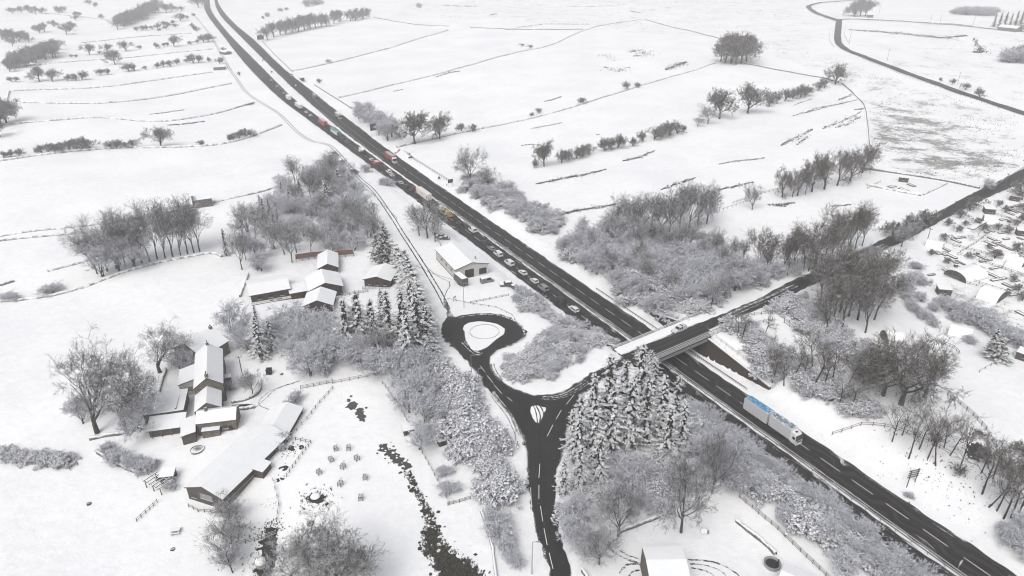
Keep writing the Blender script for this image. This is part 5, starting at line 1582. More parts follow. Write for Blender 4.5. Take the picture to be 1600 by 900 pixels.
# ------------------------------------------------------------------ stone walls and fences
W_ = [
 ([(410,65),(430,86),(456.7,111.7)], "dark stone wall along the trunk road above the lay-by"),
 ([(456.7,111.7),(513,100),(560,88),(600,78),(650,62),(700,47)], "stone wall climbing right from the lay-by mouth"),
 ([(583,28),(640,38),(672,40),(702,41)], "dark wall bounding the rough moor above the tree row"),
 ([(735,43),(800,46.7),(860,46.5),(911,46)], "dark straight wall below the moor at top centre"),
 ([(492,133),(512,146),(532,158),(550,170)], "dark wall running above the trunk road just right of the lorries"),
 ([(530,153),(575,143),(613,133),(660,122),(700,112),(750,98),(800,83),(860,72),(890,57),(920,45),(953,37),(1003,30)], "longest field wall curving up the hillside to the top centre"),
 ([(1007,30),(1040,40),(1077,48),(1110,57),(1133,62)], "dark thick wall running down right from the field's top corner to the tree clump"),
 ([(620,231),(660,221),(710,210),(760,200),(800,191.7),(860,178),(923,160),(980,141),(1030,125),(1080,112),(1118,99)], "field wall running from the roadside trees up to the clump of tall trees"),
 ([(1157,98),(1200,107),(1245,115),(1287,122),(1310,129)], "dark wall running right from the clump of tall trees"),
 ([(1316,131),(1332,145),(1344,156),(1353,167),(1357,195),(1360,230)], "dark wall dropping down the edge of the snowy pasture beside the moor"),
 ([(1343,263),(1380,268),(1413,273),(1445,278),(1477,283),(1530,295)], "thick dark wall above the walled plots by the side road"),
 ([(1353,289),(1380,295),(1410,301),(1439,306)], "low wall along the lower side of the walled plots"),
 ([(1443,305),(1460,297),(1480,287)], "short wall slanting up at the right of the walled plots"),
 ([(14,143),(90,140),(183,135),(233,127),(290,119),(333,113)], "grey field wall, third line up on the left hillside"),
 ([(10,162),(80,162),(157,163),(220,157),(283,147),(320,139),(362,131)], "grey field wall, second line up on the left hillside"),
 ([(10,195),(80,189),(167,183),(247,193),(333,180),(392,162)], "lowest grey field wall on the left hillside"),
 ([(15,143),(12,152),(10,162)], "short wall joining two field walls at the left edge"),
 ([(20,105),(95,98),(167,93),(250,85),(333,77)], "hazy field wall below the long tree belt"),
 ([(127,67),(200,59),(300,52)], "hazy upper field wall beside the tree belt"),
 ([(60,20),(127,26),(183,33)], "faint far wall left of the tree belt"),
 ([(0,252),(60,243),(150,233),(230,231),(300,230),(350,226),(397,213),(440,196)], "field boundary wall under the left hedgerow trees"),
 ([(0,370),(93,357),(167,350),(220,340),(267,333),(330,318),(400,303),(440,290)], "stone wall beyond the wood running past the field barn"),
 ([(0,377),(80,369),(160,361)], "second low wall just below the field barn wall"),
 ([(0,447),(23,440)], "short dark wall end at the left edge"),
 ([(75,425),(100,418),(140,408)], "short wall running into the row of tall trees"),
 ([(0,472),(60,467),(100,459),(140,447),(165,437),(187,428),(230,416),(267,407),(300,401),(333,395),(347,402)], "curved stone wall along the foot of the tall tree row"),
 ([(388,430),(381,448),(375,465)], "short snow-topped wall left of the long lodge"),
 ([(152,708),(175,722),(200,734),(217,741)], "stone wall dividing the farmyard from the lower field"),
 ([(140,688),(165,682),(190,679),(212,673)], "low rubble wall under the two great trees"),
 ([(260,578),(252,600),(247,622)], "low wall left of the garden room"),
 ([(362,630),(385,626),(402,617),(408,608),(406,595)], "curved retaining wall of the farmhouse garden"),
 ([(362,640),(380,641),(397,637)], "short dark-faced wall in the yard below the garden"),
 ([(965,833),(990,824),(1020,812),(1048,802)], "thick stone wall with a snow cap behind the foreground yard"),
 ([(1150,815),(1172,833),(1195,850),(1212,868)], "dark stone retaining wall on the right of the foreground yard"),
 ([(910,893),(918,905)], "snow-capped wall beside the lower road"),
 ([(1440,545),(1458,530)], "short pile of wall beside the picket pen"),
 ([(1310,31),(1345,29.5),(1400,33),(1475,37),(1519,41)], "dark wall along the branch road at the top right"),
 ([(800,6),(890,12),(980,7)], "far moor wall at the top centre"),
 ([(640,242),(628,233),(622,236),(618,241)], "short broken wall at the corner by the two round roadside trees"),
]
for q, lb in W_:
    far_ = q[0][1] < 300
    wall(q, lb, 1.25 if far_ else 1.0, .85 if far_ else .6, smooth=2 if len(q) > 2 else 0, step=2.2 if far_ else 1.3, mat='farwall' if ('dark' not in lb and 'retaining' not in lb and q[0][1] < 560) else 'drystone')
wall([(752, 800), (768, 848), (775, 900), (777, 940)], "straight snow-covered low wall beside the shrub thicket at the bottom", .7, .5)
for q, lb, kw in [
 ([(636,241),(650,252),(668,263),(690,277),(706,287)], "pale picket fence along the right verge up to the big dark sign", dict(h=1.5, rows=2, every=2.2)),
 ([(500,245),(530,262),(560,287),(590,312),(620,343)], "wire fence between the lane and the trunk road verge", dict(h=1.1, rows=1, every=4)),
 ([(645,325),(664,350),(686,380),(700,405)], "dark fence behind the garage beside the bare trees", dict(h=1.3, rows=2)),
 ([(735,474),(765,468),(795,462)], "low fence along the front of the garage yard", dict(h=.8, rows=2)),
 ([(700,468),(740,476),(775,481),(800,493),(812,512)], "low rail around the turning loop", dict(h=.6, rows=1, every=3)),
 ([(886,576),(905,566),(935,553),(965,538)], "rail fence on the approach to the bridge", dict(h=1.1, rows=2)),
 ([(1150,497),(1178,493),(1212,489),(1240,510),(1268,528)], "post and wire fence round the small paddock north-east of the bridge", dict(h=1.1, rows=2, every=2.4)),
 ([(1150,508),(1180,506),(1206,502)], "second paddock fence nearer the bridge", dict(h=1.0, rows=2, every=2.6)),
 ([(1225,505),(1260,528),(1300,553),(1330,573),(1370,600)], "dark timber fence running down through the roadside wood", dict(h=1.2, rows=2)),
 ([(1480,618),(1500,633),(1520,650),(1540,672),(1555,700)], "curving post and rail fence along the field's edge", dict(h=1.3, rows=3, every=2.0)),
 ([(1300,680),(1345,665),(1400,672),(1450,690),(1485,712)], "rail fence behind the leaning roadside trees", dict(h=1.2, rows=2)),
 ([(1155,778),(1185,803),(1215,828),(1250,862),(1290,900),(1310,920)], "post and rail fence sloping down behind the yard wall", dict(h=1.2, rows=3, every=1.8)),
 ([(0,721),(40,726),(75,731),(110,735),(122,727)], "post and rail fence with a hedge along the left field", dict(h=1.3, rows=2)),
 ([(215,745),(232,742),(245,752),(268,763)], "short rail fence by the pergola", dict(h=1.1, rows=2)),
 ([(295,792),(310,800),(330,801),(345,795)], "low pen fence before the barn's gable", dict(h=1.0, rows=2, every=1.5)),
 ([(214,815),(228,802),(246,785)], "lone snow-heaped fence in the lower field", dict(h=1.0, rows=2, every=1.3)),
 ([(432,815),(436,790),(430,765),(427,752)], "fence running down the east side of the barn yard", dict(h=1.1, rows=2)),
 ([(448,745),(462,725),(478,703),(486,693),(462,688)], "fence round the muddy pen beside the barn", dict(h=1.1, rows=2, every=1.6)),
 ([(455,682),(480,655),(500,630),(520,608)], "fence along the top of the stream paddock", dict(h=1.1, rows=2)),
 ([(370,852),(398,846),(432,835)], "wooden footbridge rails over the dark stream", dict(h=1.2, rows=3, every=1.5)),
 ([(598,600),(620,630),(640,665),(655,700),(675,735),(702,788)], "thin fence between the stream paddock and the shrubs", dict(h=1.0, rows=2, every=2.2)),
 ([(700,790),(718,785),(735,780)], "short snow-heaped fence closing the small paddock", dict(h=1.0, rows=3, every=1.2)),
 ([(520,600),(560,592),(600,585)], "rail fence in front of the frosted grove", dict(h=1.1, rows=2)),
 ([(470,608),(500,602),(520,598)], "old gate fence by the yard entrance", dict(h=1.2, rows=3, every=1.6)),
 ([(533,463),(553,460),(575,456)], "veranda fence between two lodges", dict(h=1.2, rows=3, every=1.6)),
 ([(1382,386),(1397,391)], "short fence at the tunnel mouth", dict(h=1.0, rows=2)),
 ([(1478,380),(1510,390),(1545,398)], "plot fence beside the upper allotment beds", dict(h=1.0, rows=2, every=2.5)),
 ([(1545,332),(1575,342),(1603,352)], "fence behind the cold frames of the allotments", dict(h=1.0, rows=2, every=2.5)),
 ([(1520,440),(1550,450),(1590,462),(1610,470)], "lower plot fence above the arched tunnel", dict(h=1.0, rows=2, every=2.5)),
 ([(1558,322),(1545,345),(1528,368)], "cross fence between two allotment plots", dict(h=1.0, rows=2, every=2.5)),
 ([(1600,380),(1580,395),(1565,420)], "cross fence near the right edge of the allotments", dict(h=1.0, rows=2, every=2.5)),
 ([(1496,398),(1530,408),(1570,422),(1600,432)], "hedge-lined fence across the allotments", dict(h=1.1, rows=2, every=2.5)),
 ([(1500,395),(1525,380),(1548,362)], "plot fence slanting through the allotments", dict(h=1.0, rows=2, every=2.5)),
 ([(1475,430),(1515,445),(1545,452)], "fence in front of the broad low tunnel", dict(h=1.0, rows=2, every=2)),
 ([(1448,545),(1470,537),(1490,545),(1498,553)], "picket pen in the snow below the dark round-ended hut", dict(h=1.2, rows=2, every=1.2)),
 ([(1530,582),(1565,563),(1600,545)], "wire fence beside the footpath at the right edge", dict(h=1.0, rows=1, every=3)),
 ([(1355,295),(1375,285)], "short fence in the walled plots", dict(h=1.0, rows=2)),
 ([(1554,292),(1580,275),(1600,262)], "verge fence where the side road leaves the frame", dict(h=1.1, rows=2, every=3)),
 ([(1330,85),(1420,122),(1500,150),(1560,170)], "wire fence beside the moor road", dict(h=1.1, rows=1, every=6)),
 ([(1297,45),(1295,62),(1303,75)], "bent wire fence at the moor road corner", dict(h=1.1, rows=1, every=5)),
 ([(1322,38),(1319,55),(1327,70)], "wire fence on the inner side of the moor road bend", dict(h=1.1, rows=1, every=5)),
 ([(1145,318),(1170,310),(1195,302),(1222,295)], "old fence in the snowy pasture by the slender trees", dict(h=1.1, rows=2, every=3)),
 ([(1110,335),(1150,322),(1185,308)], "low fence line above the tall-tree wood", dict(h=1.1, rows=1, every=3)),
]: fence(q, lb, **kw)
# ------------------------------------------------------------------ poles, signs and small things
def power_pole(px, py, hp, label, double=False):
    p = at(px, py); h = height_to(p, py - hp)
    o = empty("power_pole", p, R.uniform(0, 3), label, "pole", "timber power poles")
    for s in ((-.35, .35) if double else (0,)): MB().tube((s, 0, -.3), (s, 0, h), .16, .11, 8).obj("pole", M["pole"], o)
    MB().box((0, 0, h - .5), (1.8, .12, .14)).obj("cross_arm", M["pole"], o)
    for s in (-.7, 0, .7): MB().tube((s, 0, h - .42), (s, 0, h - .15), .06, .05, 6).obj("insulator", M["dark"], o)
    return o
for a in [(586,347,30,"stout timber pole with a box beside the snowed lane",True),(654,612,28,"timber pole rising from the shrubs by the dark shelter"),(1447,382,26,"pole standing at the allotment corner of the side road"),(1567,299,28,"pole beside the side road near the frame's right edge"),
 (1386,95,18,"pole in the snow right of the moor road's bend"),(1496,132,20,"leaning pole beside the moor road with two bushes near it"),(1327,66,17,"thin pole inside the moor road's bend"),(1453,38,15,"left of two hazy poles behind the branch road"),(1468,38,17,"right of two hazy poles behind the branch road"),(1520,40,17,"hazy pole by the far conifers"),(1362,22,15,"pole left of a pair next to the tiny hut"),(1373,22,17,"pole right of a pair next to the tiny hut"),
 (380,592,36,"slim timber pole at the edge of the frosted grove"),(1009,790,6,"stub post in the yard trees")][:13]:
    power_pole(*a)
def lamp_post(px, py, hp, label, head=True):
    p = at(px, py); h = height_to(p, py - hp)
    o = empty("lamp_post", p, 0, label, "lamp post", "road lamp posts")
    MB().tube((0, 0, -.2), (0, 0, h), .11, .07, 8).obj("column", M["post"], o)
    MB().bar((0, 0, h), (.9, 0, h + .1), .09).box((1.05, 0, h + .09), (.6, .26, .12)).obj("lantern", M["post"], o)
for a in [(725,481,38,"lamp post at the garage yard beside the turning loop"),(748,612,36,"lamp post among shrubs left of the junction, nearer one"),(737,597,42,"lamp post just left of the turning loop's exit"),(831,897,50,"lamp post beside the narrow road at the bottom"),(805,688,16,"short marker column on the left verge of the junction")]: lamp_post(*a)

def sign(px, py, hp, w, h, label, facing=0, back=True, mat=None, posts=2, name="road_sign"):
    p = at(px, py); H_ = height_to(p, py - hp)
    o = empty(name, p, ROAD_ROT + math.pi / 2 + facing, label, "road sign")
    n = posts
    for i in range(n): x = 0 if n == 1 else (-w * .3 + w * .6 * i); MB().tube((x, 0, -.2), (x, 0, H_), .07, n=8).obj("post", M["post"], o)
    MB().box((0, .09, H_ - h / 2), (w, .06, h)).obj("panel", M[mat or "sign_back"], o, bevel=.01)
    return o
sign(585,213,20,5.0,4.4,"big dark roadside sign board standing before the roadside shrubs",.1)
sign(586,271,15,4.4,2.2,"wide dark sign board on the near verge beside the small red lorry",.1)
sign(704,293,13,3.0,1.9,"dark rectangular sign on the right verge below the picket fence",.1)
sign(408,66,11,8,5,"hazy large sign board by the far tree row",.1)
sign(641.5,250,5.5,2.6,1.0,"low wide dark sign on the right verge above the picket fence",.1)
sign(1495,893,17,.9,1.1,"small white sign on the central barrier at the bottom right",0,posts=1,mat="white")
sign(916,507,9,.9,1.2,"small round-topped sign on the verge near the bridge",.2,posts=1,mat="white")
sign(463,140,8,1.0,1.0,"white keep-left sign at the nose of the central reserve",.0,posts=1,mat="white")
sign(411,99,6,1.2,1.4,"hazy small sign in the wide central reserve",.0,posts=1,mat="post")
sign(425,116,5,1.6,1.2,"hazy dark sign at the gap in the central reserve",.0,posts=1)
sign(698,291,3,.6,.6,"tiny marker post by the dark rectangular sign",.0,posts=1,mat="post")
sign(710,471,8,1.4,.5,"bent sign frame standing by the garage yard entrance",.4,posts=2,mat="post")
# triangular warning sign seen from behind
p = at(686, 282); o = empty("warning_sign", p, ROAD_ROT + math.pi / 2, "triangular warning sign on the right verge seen from behind", "road sign")
MB().tube((0, 0, 0), (0, 0, 2.4), .06).obj("post", M["post"], o); MB().prism([(-1.0, .9), (1.0, .9), (0, 2.6)], .07, .12).obj("panel", M["sign_back"], o)
# finger board of slats
p = at(1414, 763); H_ = height_to(p, 736)
q2 = at(1431, 752)
rot = math.atan2((q2 - p).y, (q2 - p).x) 
o = empty("direction_sign", p, rot, "slatted dark direction sign on two posts, seen from behind on the right verge", "road sign")
L_ = 3.0
for x in (.45, L_ - .3): MB().tube((x, 0, -.3), (x, 0, H_), .1).obj("post", M["sign_back"], o)
for i in range(4): MB().box((L_ / 2 + .1, .12, H_ - .35 - i * .62), (L_ + .5, .08, .42), tilt=Matrix.Rotation(.12 if i == 0 else .1, 3, "Y")).obj("board", M["rail"], o)

def rockpile(spots, label, group=None, r=.7, cat="boulder", name="boulder", mat="rock"):
    me = []
    for k in range(3):
        bm = bmesh.new(); bmesh.ops.create_icosphere(bm, subdivisions=2, radius=1)
        rr = random.Random(k)
        for v in bm.verts: v.co *= 1 + rr.uniform(-.22, .22); v.co.z *= .75
        m = bpy.data.meshes.new(name); bm.to_mesh(m); bm.free(); m.materials.append(M[mat]); me.append(m)
    for i, (px, py) in enumerate(spots):
        p = at(px, py); o = link(name, me[i % 3], None, p + Vector((0, 0, r * .3)), (0, 0, R.uniform(0, 6)), (r * R.uniform(.8, 1.2), r * R.uniform(.8, 1.1), r))
        tag(o, label, cat, group)
rockpile([(485, 819)], "single dark boulder standing apart above the other three in the paddock", r=.75)
rockpile([(483, 831), (490, 829), (496, 831)], "dark boulder in the close row of three in the stream paddock", "dark boulders in the paddock", .75)
rockpile([(139, 788)], "lone dark stone on the snow in the lower left field", r=.5); rockpile([(270, 859)], "small dark stone below the picnic table", r=.4)
rockpile([(440, 585)], "dark stone at the edge of the frosted grove by the yard", r=.5)
rockpile([(1101, 831)], "round snow-capped stone under the big yard tree", r=.8, mat="concrete")
# fire pit with a snowy lid in a thawed ring
p = at(493, 778); o = empty("fire_pit", p, 0, "round dark fire pit with a white snowy lid in a thawed patch", "fire pit")
MB().lathe([(1.0, -.1), (1.15, .5), (.95, .55)], 14).obj("bowl", M["rock"], o); MB().lathe([(.0, .5), (.95, .56), (.95, .72), (.4, .85)], 10).obj("lid", M["snow"], o)
# stacked bales and chest by the house
p = at(421, 584); o = empty("storage_box", p + Vector((0, 0, .0)), .05, "black storage bin standing alone in the farm drive", "bin")
MB().box((0, 0, .8), (1.5, 1.5, 1.6)).obj("body", M["black"], o, bevel=.12); MB().box((0, 0, 1.66), (1.56, 1.56, .16)).obj("lid", M["black"], o, bevel=.05)
p = at(379, 637); o = link("trailer_cover", MB().box((0, 0, .45), (6.0, 1.1, .9), top=.94).mesh("trailer_cover", M["black"], bevel=.25), None, p, (0, 0, .08)); tag(o, "long black covered trough lying in the farm drive", "trough")
# round planter in the yard
p = at(308, 704); o = empty("planter", p, 0, "round stone planter holding a snowy bush in the middle of the farmyard", "planter")
MB().lathe([(1.5, -.1), (1.7, .55), (1.5, .55), (1.4, .35)], 18).obj("tub", M["stone"], o)
pr = PROTO["bush"][0]; c = link("bush", pr["crown"], o, (0, 0, .3), None, (.35, .35, .35))
# picnic table
p = at(275, 832); o = empty("picnic_table", p, .2, "snow-covered picnic table alone in the lower field", "picnic table")
MB().box((0, 0, .75), (1.9, .85, .12)).obj("table_top", M["ledge"], o)
for s in (-1, 1): MB().box((0, s * .8, .45), (1.9, .3, .1)).obj("bench", M["ledge"], o); MB().bar((s * .7, -.85, 0), (s * .7, -.2, .72), .1).bar((s * .7, .85, 0), (s * .7, .2, .72), .1).bar((s * .7, -.8, .38), (s * .7, .8, .38), .1).obj("leg", M["greywood"], o)
# pergola
Fp = Frame((228, 762), (260, 778), (217, 746), L=6.0, W=3.0)
o = empty("pergola", Fp.o, Fp.rot, "open timber pergola with snowy beams at the edge of the farmyard", "pergola")
for x in (.2, 3.0, 5.8):
    for y in (.1, Fp.W - .1): MB().box((x, y * Fp.hand, 1.1), (.18, .18, 2.2)).obj("post", M["greywood"], o)
for i in range(6): MB().box((.3 + i * 1.08, Fp.W / 2 * Fp.hand, 2.35), (.14, Fp.W + .8, .2)).obj("rafter", M["ledge"], o)
for y in (.1, Fp.W - .1): MB().box((3.0, y * Fp.hand, 2.2), (6.4, .16, .16)).obj("beam", M["ledge"], o)
MB().box((3.0, Fp.W * Fp.hand * .95, .8), (5.6, .1, 1.5)).obj("back_panel", M["boards"], o)
# white dome tank in the muddy corner
p = at(408, 884); o = empty("dome_tank", p, 0, "white domed tank with a snow cap in the dark stream corner", "tank")
MB().lathe([(1.0, -.2), (1.05, 1.0), (1.02, 1.15)], 18).obj("body", M["concrete"], o, True); MB().lathe([(1.05, 1.1), (1.02, 1.5), (.75, 1.85), (.3, 2.02), (.02, 2.05)], 18).obj("dome", M["snow"], o, True)
# round tub and dark frame at the lower right
p = at(1206, 884); o = empty("round_tub", p, 0, "round grey metal tub at the corner of the foreground yard", "tub")
MB().lathe([(1.5, -.2), (1.7, .9), (1.6, 1.0), (1.45, .8), (1.3, .55)], 20).obj("rim", M["post"], o, True); MB().lathe([(.02, .5), (1.35, .52), (1.35, .6)], 16).obj("water", M["dark"], o)
MB().tube((.9, -.4, .5), (.9, -.4, 2.2), .12).obj("flue", M["dark"], o)
# tree guards
gpost = MB().box((0, 0, 0), (.09, .09, 1.3)).mesh("post", M["greywood"])
gr_ = MB()
for z in (.35, .8, 1.22):
    for s in (-1, 1): gr_.box((0, s * .45, z), (1.0, .05, .12)).box((s * .45, 0, z), (.05, 1.0, .12))
grail = gr_.mesh("guard_rails", M["ledge"])
for px, py in [(525,704),(545,703),(518,721),(558,719),(536,732),(499,741),(571,749),(532,759),(564,781)]:
    o = empty("tree_guard", at(px, py), R.uniform(0, 1.5), "small snowy timber cage round a sapling in the stream paddock", "tree guard", "sapling guards in the paddock")
    for x in (-.45, .45):
        for y in (-.45, .45): link("post", gpost, o, (x, y, .65))
    link("rail", grail, o)
    link("sapling", PROTO["slim"][px % 4]["crown"], o, None, None, (.16, .16, .16))
# allotment beds and clutter: each bed its own thing
for k, (px, py, l, w) in enumerate([(1500,372,5,1.2),(1550,374,4,1.2),(1557,379,4,1.2),(1562,383,4,1.2),(1572,374,3,1.1),(1532,402,6,1),(1540,408,6,1),(1551,431,8,1.2),(1560,437,7,1.2),(1575,447,4,1.4),(1583,452,4,1.4),(1476,452,3,.8),(1455,430,3,1),(1484,400,6,1.3),(1472,396,5,1.2),(1500,411,4,.7),(1570,343,6,1.4),(1590,330,6,1.4),(1460,395,4,1),(1412,297,5,2),(1394,292,4,2),(1424,290,4,2)]):
    p = at(px, py); o = empty("raised_bed", p, ROAD_ROT + (0 if k % 2 else 1.57) - .2, "snowy timber raised bed in the allotments", "raised bed", "raised beds of the allotments")
    b = MB()
    for s in (-1, 1): b.box((0, s * w / 2, .25), (l, .1, .5)).box((s * l / 2, 0, .25), (.1, w, .5))
    b.obj("frame", M["ledge"], o); MB().box((0, 0, .16), (l - .1, w - .1, .3)).obj("soil", M["snow"] if k % 3 else M["tuft"], o)
cf = MB()
p = at(1526, 353); o = empty("cold_frames", p, ROAD_ROT - 1.4, "row of snow-striped cold frames in front of the pale tunnel", "cold frame")
MB().box((0, 0, .3), (14, 2.6, .6)).obj("base", M["boards"], o)
for i in range(9): MB().box((-6 + i * 1.5, 0, .66), (.7, 2.4, .1), tilt=Matrix.Rotation(.2, 3, "X")).obj("lid", M["snow"], o)

# ------------------------------------------------------------------ the stream, thawed ground and grass
def ragged(px, name, mat, dz, rag, label=None, seed=1):
    P = resample(smooth_line(poly_world(px), 2, True), .5); rr = random.Random(seed * 13); n = len(P)
    size = math.sqrt(max(1, (max(p[0] for p in P) - min(p[0] for p in P)) * (max(p[1] for p in P) - min(p[1] for p in P))))
    amp = min(.75, .09 * size); ph = [rr.uniform(0, 6.28) for _ in range(6)]
    Q = []
    for i, p in enumerate(P):
        a, b = Vector(P[i - 1]), Vector(P[(i + 1) % n]); t = (b - a).normalized()
        w = sum(math.sin(i * .5 / L_ * 6.28 + ph[k]) * a_ for k, (L_, a_) in enumerate([(6.1, .5), (3.3, .45), (2.1, .4), (1.3, .3)])) * amp
        Q.append((p[0] + t.y * w, p[1] - t.x * w))
    P = Q
    for k in range(int(size * 2.2) if size > 9 else 3):
        i = rr.randrange(n); a, b = Vector(P[i - 1]), Vector(P[(i + 1) % n]); t = (b - a).normalized(); w = rr.uniform(.3, 1.6) * (1 if rr.random() < .5 else -1)
        cx, cyy = P[i][0] + t.y * w, P[i][1] - t.x * w; r0 = rr.uniform(.12, .5)
        inside = bool(in_poly(cx, cyy, P))
        ring = [(cx + r0 * rr.uniform(.6, 1.3) * math.cos(q * .785), cyy + r0 * rr.uniform(.6, 1.3) * math.sin(q * .785)) for q in range(8)]
        me = bpy.data.meshes.new("snow_patch" if inside else name)
        me.from_pydata([(x, y, gz(x, y) + dz + .012) for x, y in ring] + [(cx, cyy, gz(cx, cyy) + dz + (.14 if inside else .014))], [], [(j, (j + 1) % 8, 8) for j in range(8)])
        me.materials.append(M["snow" if inside else mat]); tag(link("snow_patch" if inside else name, me), kind="structure")
    return drape(name, P, M[mat], dz, 1.2, rag, .35, None, 0, seed, rock=1, sink=False)
ragged([(590,693),(600,694),(612,703),(625,712),(636,720),(640,732),(630,735),(618,724),(604,712),(594,703)], "stream", "water", .05, .22, seed=2)
ragged([(538,622),(546,623),(556,634),(566,643),(573,654),(566,658),(556,648),(546,636)], "stream", "water", .05, .35, seed=3)
ragged([(630,736),(640,738),(649,760),(660,780),(672,800),(680,818),(684,835),(694,852),(712,866),(734,876),(750,892),(765,915),(696,920),(678,880),(662,858),(662,838),(668,818),(664,796),(654,776),(643,756)], "stream_bank", "mud", .05, .40, seed=4)
ragged([(418,822),(430,826),(436,850),(432,880),(424,905),(396,910),(400,880),(408,860),(410,840)], "muddy_stream", "mud", .05, .3, seed=5)
for k, q in enumerate([[(433,733),(446,727),(452,732),(440,738)], [(448,698),(458,695),(462,703),(452,706)], [(465,697),(474,695),(476,701),(468,703)], [(437,745),(446,748),(440,752)], [(1520,670),(1538,676),(1530,682)], [(1505,700),(1530,690),(1545,700),(1540,720),(1515,718)],
   [(528,252),(537,249),(542,254),(532,258)],[(517,238),(525,236),(531,246),(524,247)],[(543,266),(556,263),(562,271),(552,275)],[(388,163),(399,159),(397,163),(384,166)]]): ragged(q, "thawed_patch", "mud", .05, .2, seed=10 + k)
for k, q in enumerate([[(474,781),(486,771),(500,770),(512,776),(500,785),(484,786)]]): ragged(q, "thawed_ring", "mud", .04, .35, seed=30)

# rough grass and rushes standing through the snow: far too many to count
rs = np.random.RandomState(8); TV = []; TF = []
def tuft(x, y, s):
    z = gz(x, y) + .0
    n = 4; k = len(TV)
    for i in range(n):
        a = rs.uniform(0, 6.28); r_ = s * rs.uniform(.25, .6); h = s * rs.uniform(.35, .75)
        ca, sa = math.cos(a), math.sin(a); k = len(TV)
        TV.extend([(x - sa * r_ * .45, y + ca * r_ * .45, z - .05), (x + sa * r_ * .45, y - ca * r_ * .45, z - .05), (x + ca * r_, y + sa * r_, z + h)])
        TF.append((k, k + 1, k + 2))
def streak(px, width, n, s=.7):
    P = [at(*q) for q in px]
    for _ in range(n):
        i = rs.randint(len(P) - 1); f = rs.rand(); c = P[i].lerp(P[i + 1], f)
        e = 1 - abs(2 * ((i + f) / (len(P) - 1)) - 1) ** 3
        g_ = .35 + 1.3 * abs(math.sin(f * 5.3 + i * 2.1 + px[0][0])) ** 1.5
        tuft(c.x + rs.normal(0, width * .5 * e * g_), c.y + rs.normal(0, width * .5 * e * g_), s * rs.uniform(.6, 1.4))
for q, w, n, s in [
 ([(828,202),(853,197),(878,192)],1.0,120,.8),([(850,159),(865,156),(878,151)],1.2,120,.9),([(837,288),(875,280),(910,274),(947,265)],1.7,520,.8),([(973,252),(1000,246),(1023,236)],1.6,260,.8),([(1033,297),(1060,287),(1087,278)],1.5,220,.8),([(1123,257),(1160,251),(1195,247)],1.1,160,.8),([(1123,297),(1150,291),(1177,285)],1.3,180,.8),
 ([(877,335),(915,327),(963,319)],1.5,420,.75),([(933,211),(936,210)],.6,25,.7),([(1237,182),(1275,170),(1330,158)],1.4,260,.8),([(1257,177),(1300,165),(1340,156)],1.1,200,.8),([(1285,202),(1315,190),(1345,175)],2.2,260,.8),([(1220,228),(1245,215),(1270,202)],2.2,260,.8),([(1305,200),(1325,194),(1345,182)],1.8,160,.8),([(1310,157),(1330,148)],2,140,.8),
 ([(1245,227),(1262,213)],1.6,90,.8),([(1335,172),(1350,170)],1.6,70,.8),([(233,179),(260,176),(288,172)],1.1,130,.9),([(262,196),(290,194),(320,190)],1.5,200,.9),([(1213,321),(1240,317)],1.6,140,.7),([(1300,323),(1330,320)],1,70,.7),([(815,228),(828,226),(843,227)],.8,60,.8),([(615,143),(630,140)],.9,40,.9),([(680,121),(705,113),(718,112)],2.2,220,.9),([(1200,320),(1228,323)],1.4,90,.7),
 ([(1325,47),(1400,52),(1470,60),(1510,56)],7,700,1.6),([(1521,60),(1530,75),(1535,82),(1520,82)],4.5,420,1.5),([(985,82),(1000,78),(1010,86),(990,88)],9,240,1.2),([(945,105),(965,112),(985,105)],8,140,1.1),([(1040,110),(1058,102),(1072,97)],5,520,1.1),([(940,85),(960,95)],9,60,1.1),([(985,18),(1000,20)],3,60,1.6),
 ([(790,47),(850,38),(920,38)],5,300,1.3),([(1268,155),(1240,165)],1.0,80,.8),([(765,24),(776,22)],4,70,1.4),([(690,8),(720,10),(745,10)],5,150,1.6)]: streak(q, w, n, s)
# rushes along the stream and the thawed corner
STREAM = poly_world([(628,735),(643,738),(652,760),(664,780),(676,800),(684,818),(690,835),(700,852),(716,864),(738,874),(752,890),(770,915),(690,920),(672,880),(656,858),(658,838),(664,818),(660,796),(650,776),(640,756)])
xs = [p[0] for p in STREAM]; ys = [p[1] for p in STREAM]
for _ in range(5200):
    x, y = rs.uniform(min(xs) - .6, max(xs) + .6), rs.uniform(min(ys), max(ys))
    if in_poly(x, y, STREAM): tuft(x, y, rs.uniform(.35, .8))
for px, py, rr, n in [(493,778,1.9,160),(418,880,2.6,200),(1530,705,3,160),(420,830,1.8,160),(450,702,1.4,60),(1460,690,8,160),(1500,740,6,160)]:
    c = at(px, py)
    for _ in range(n): tuft(c.x + rs.normal(0, rr), c.y + rs.normal(0, rr), rs.uniform(.3, .65))
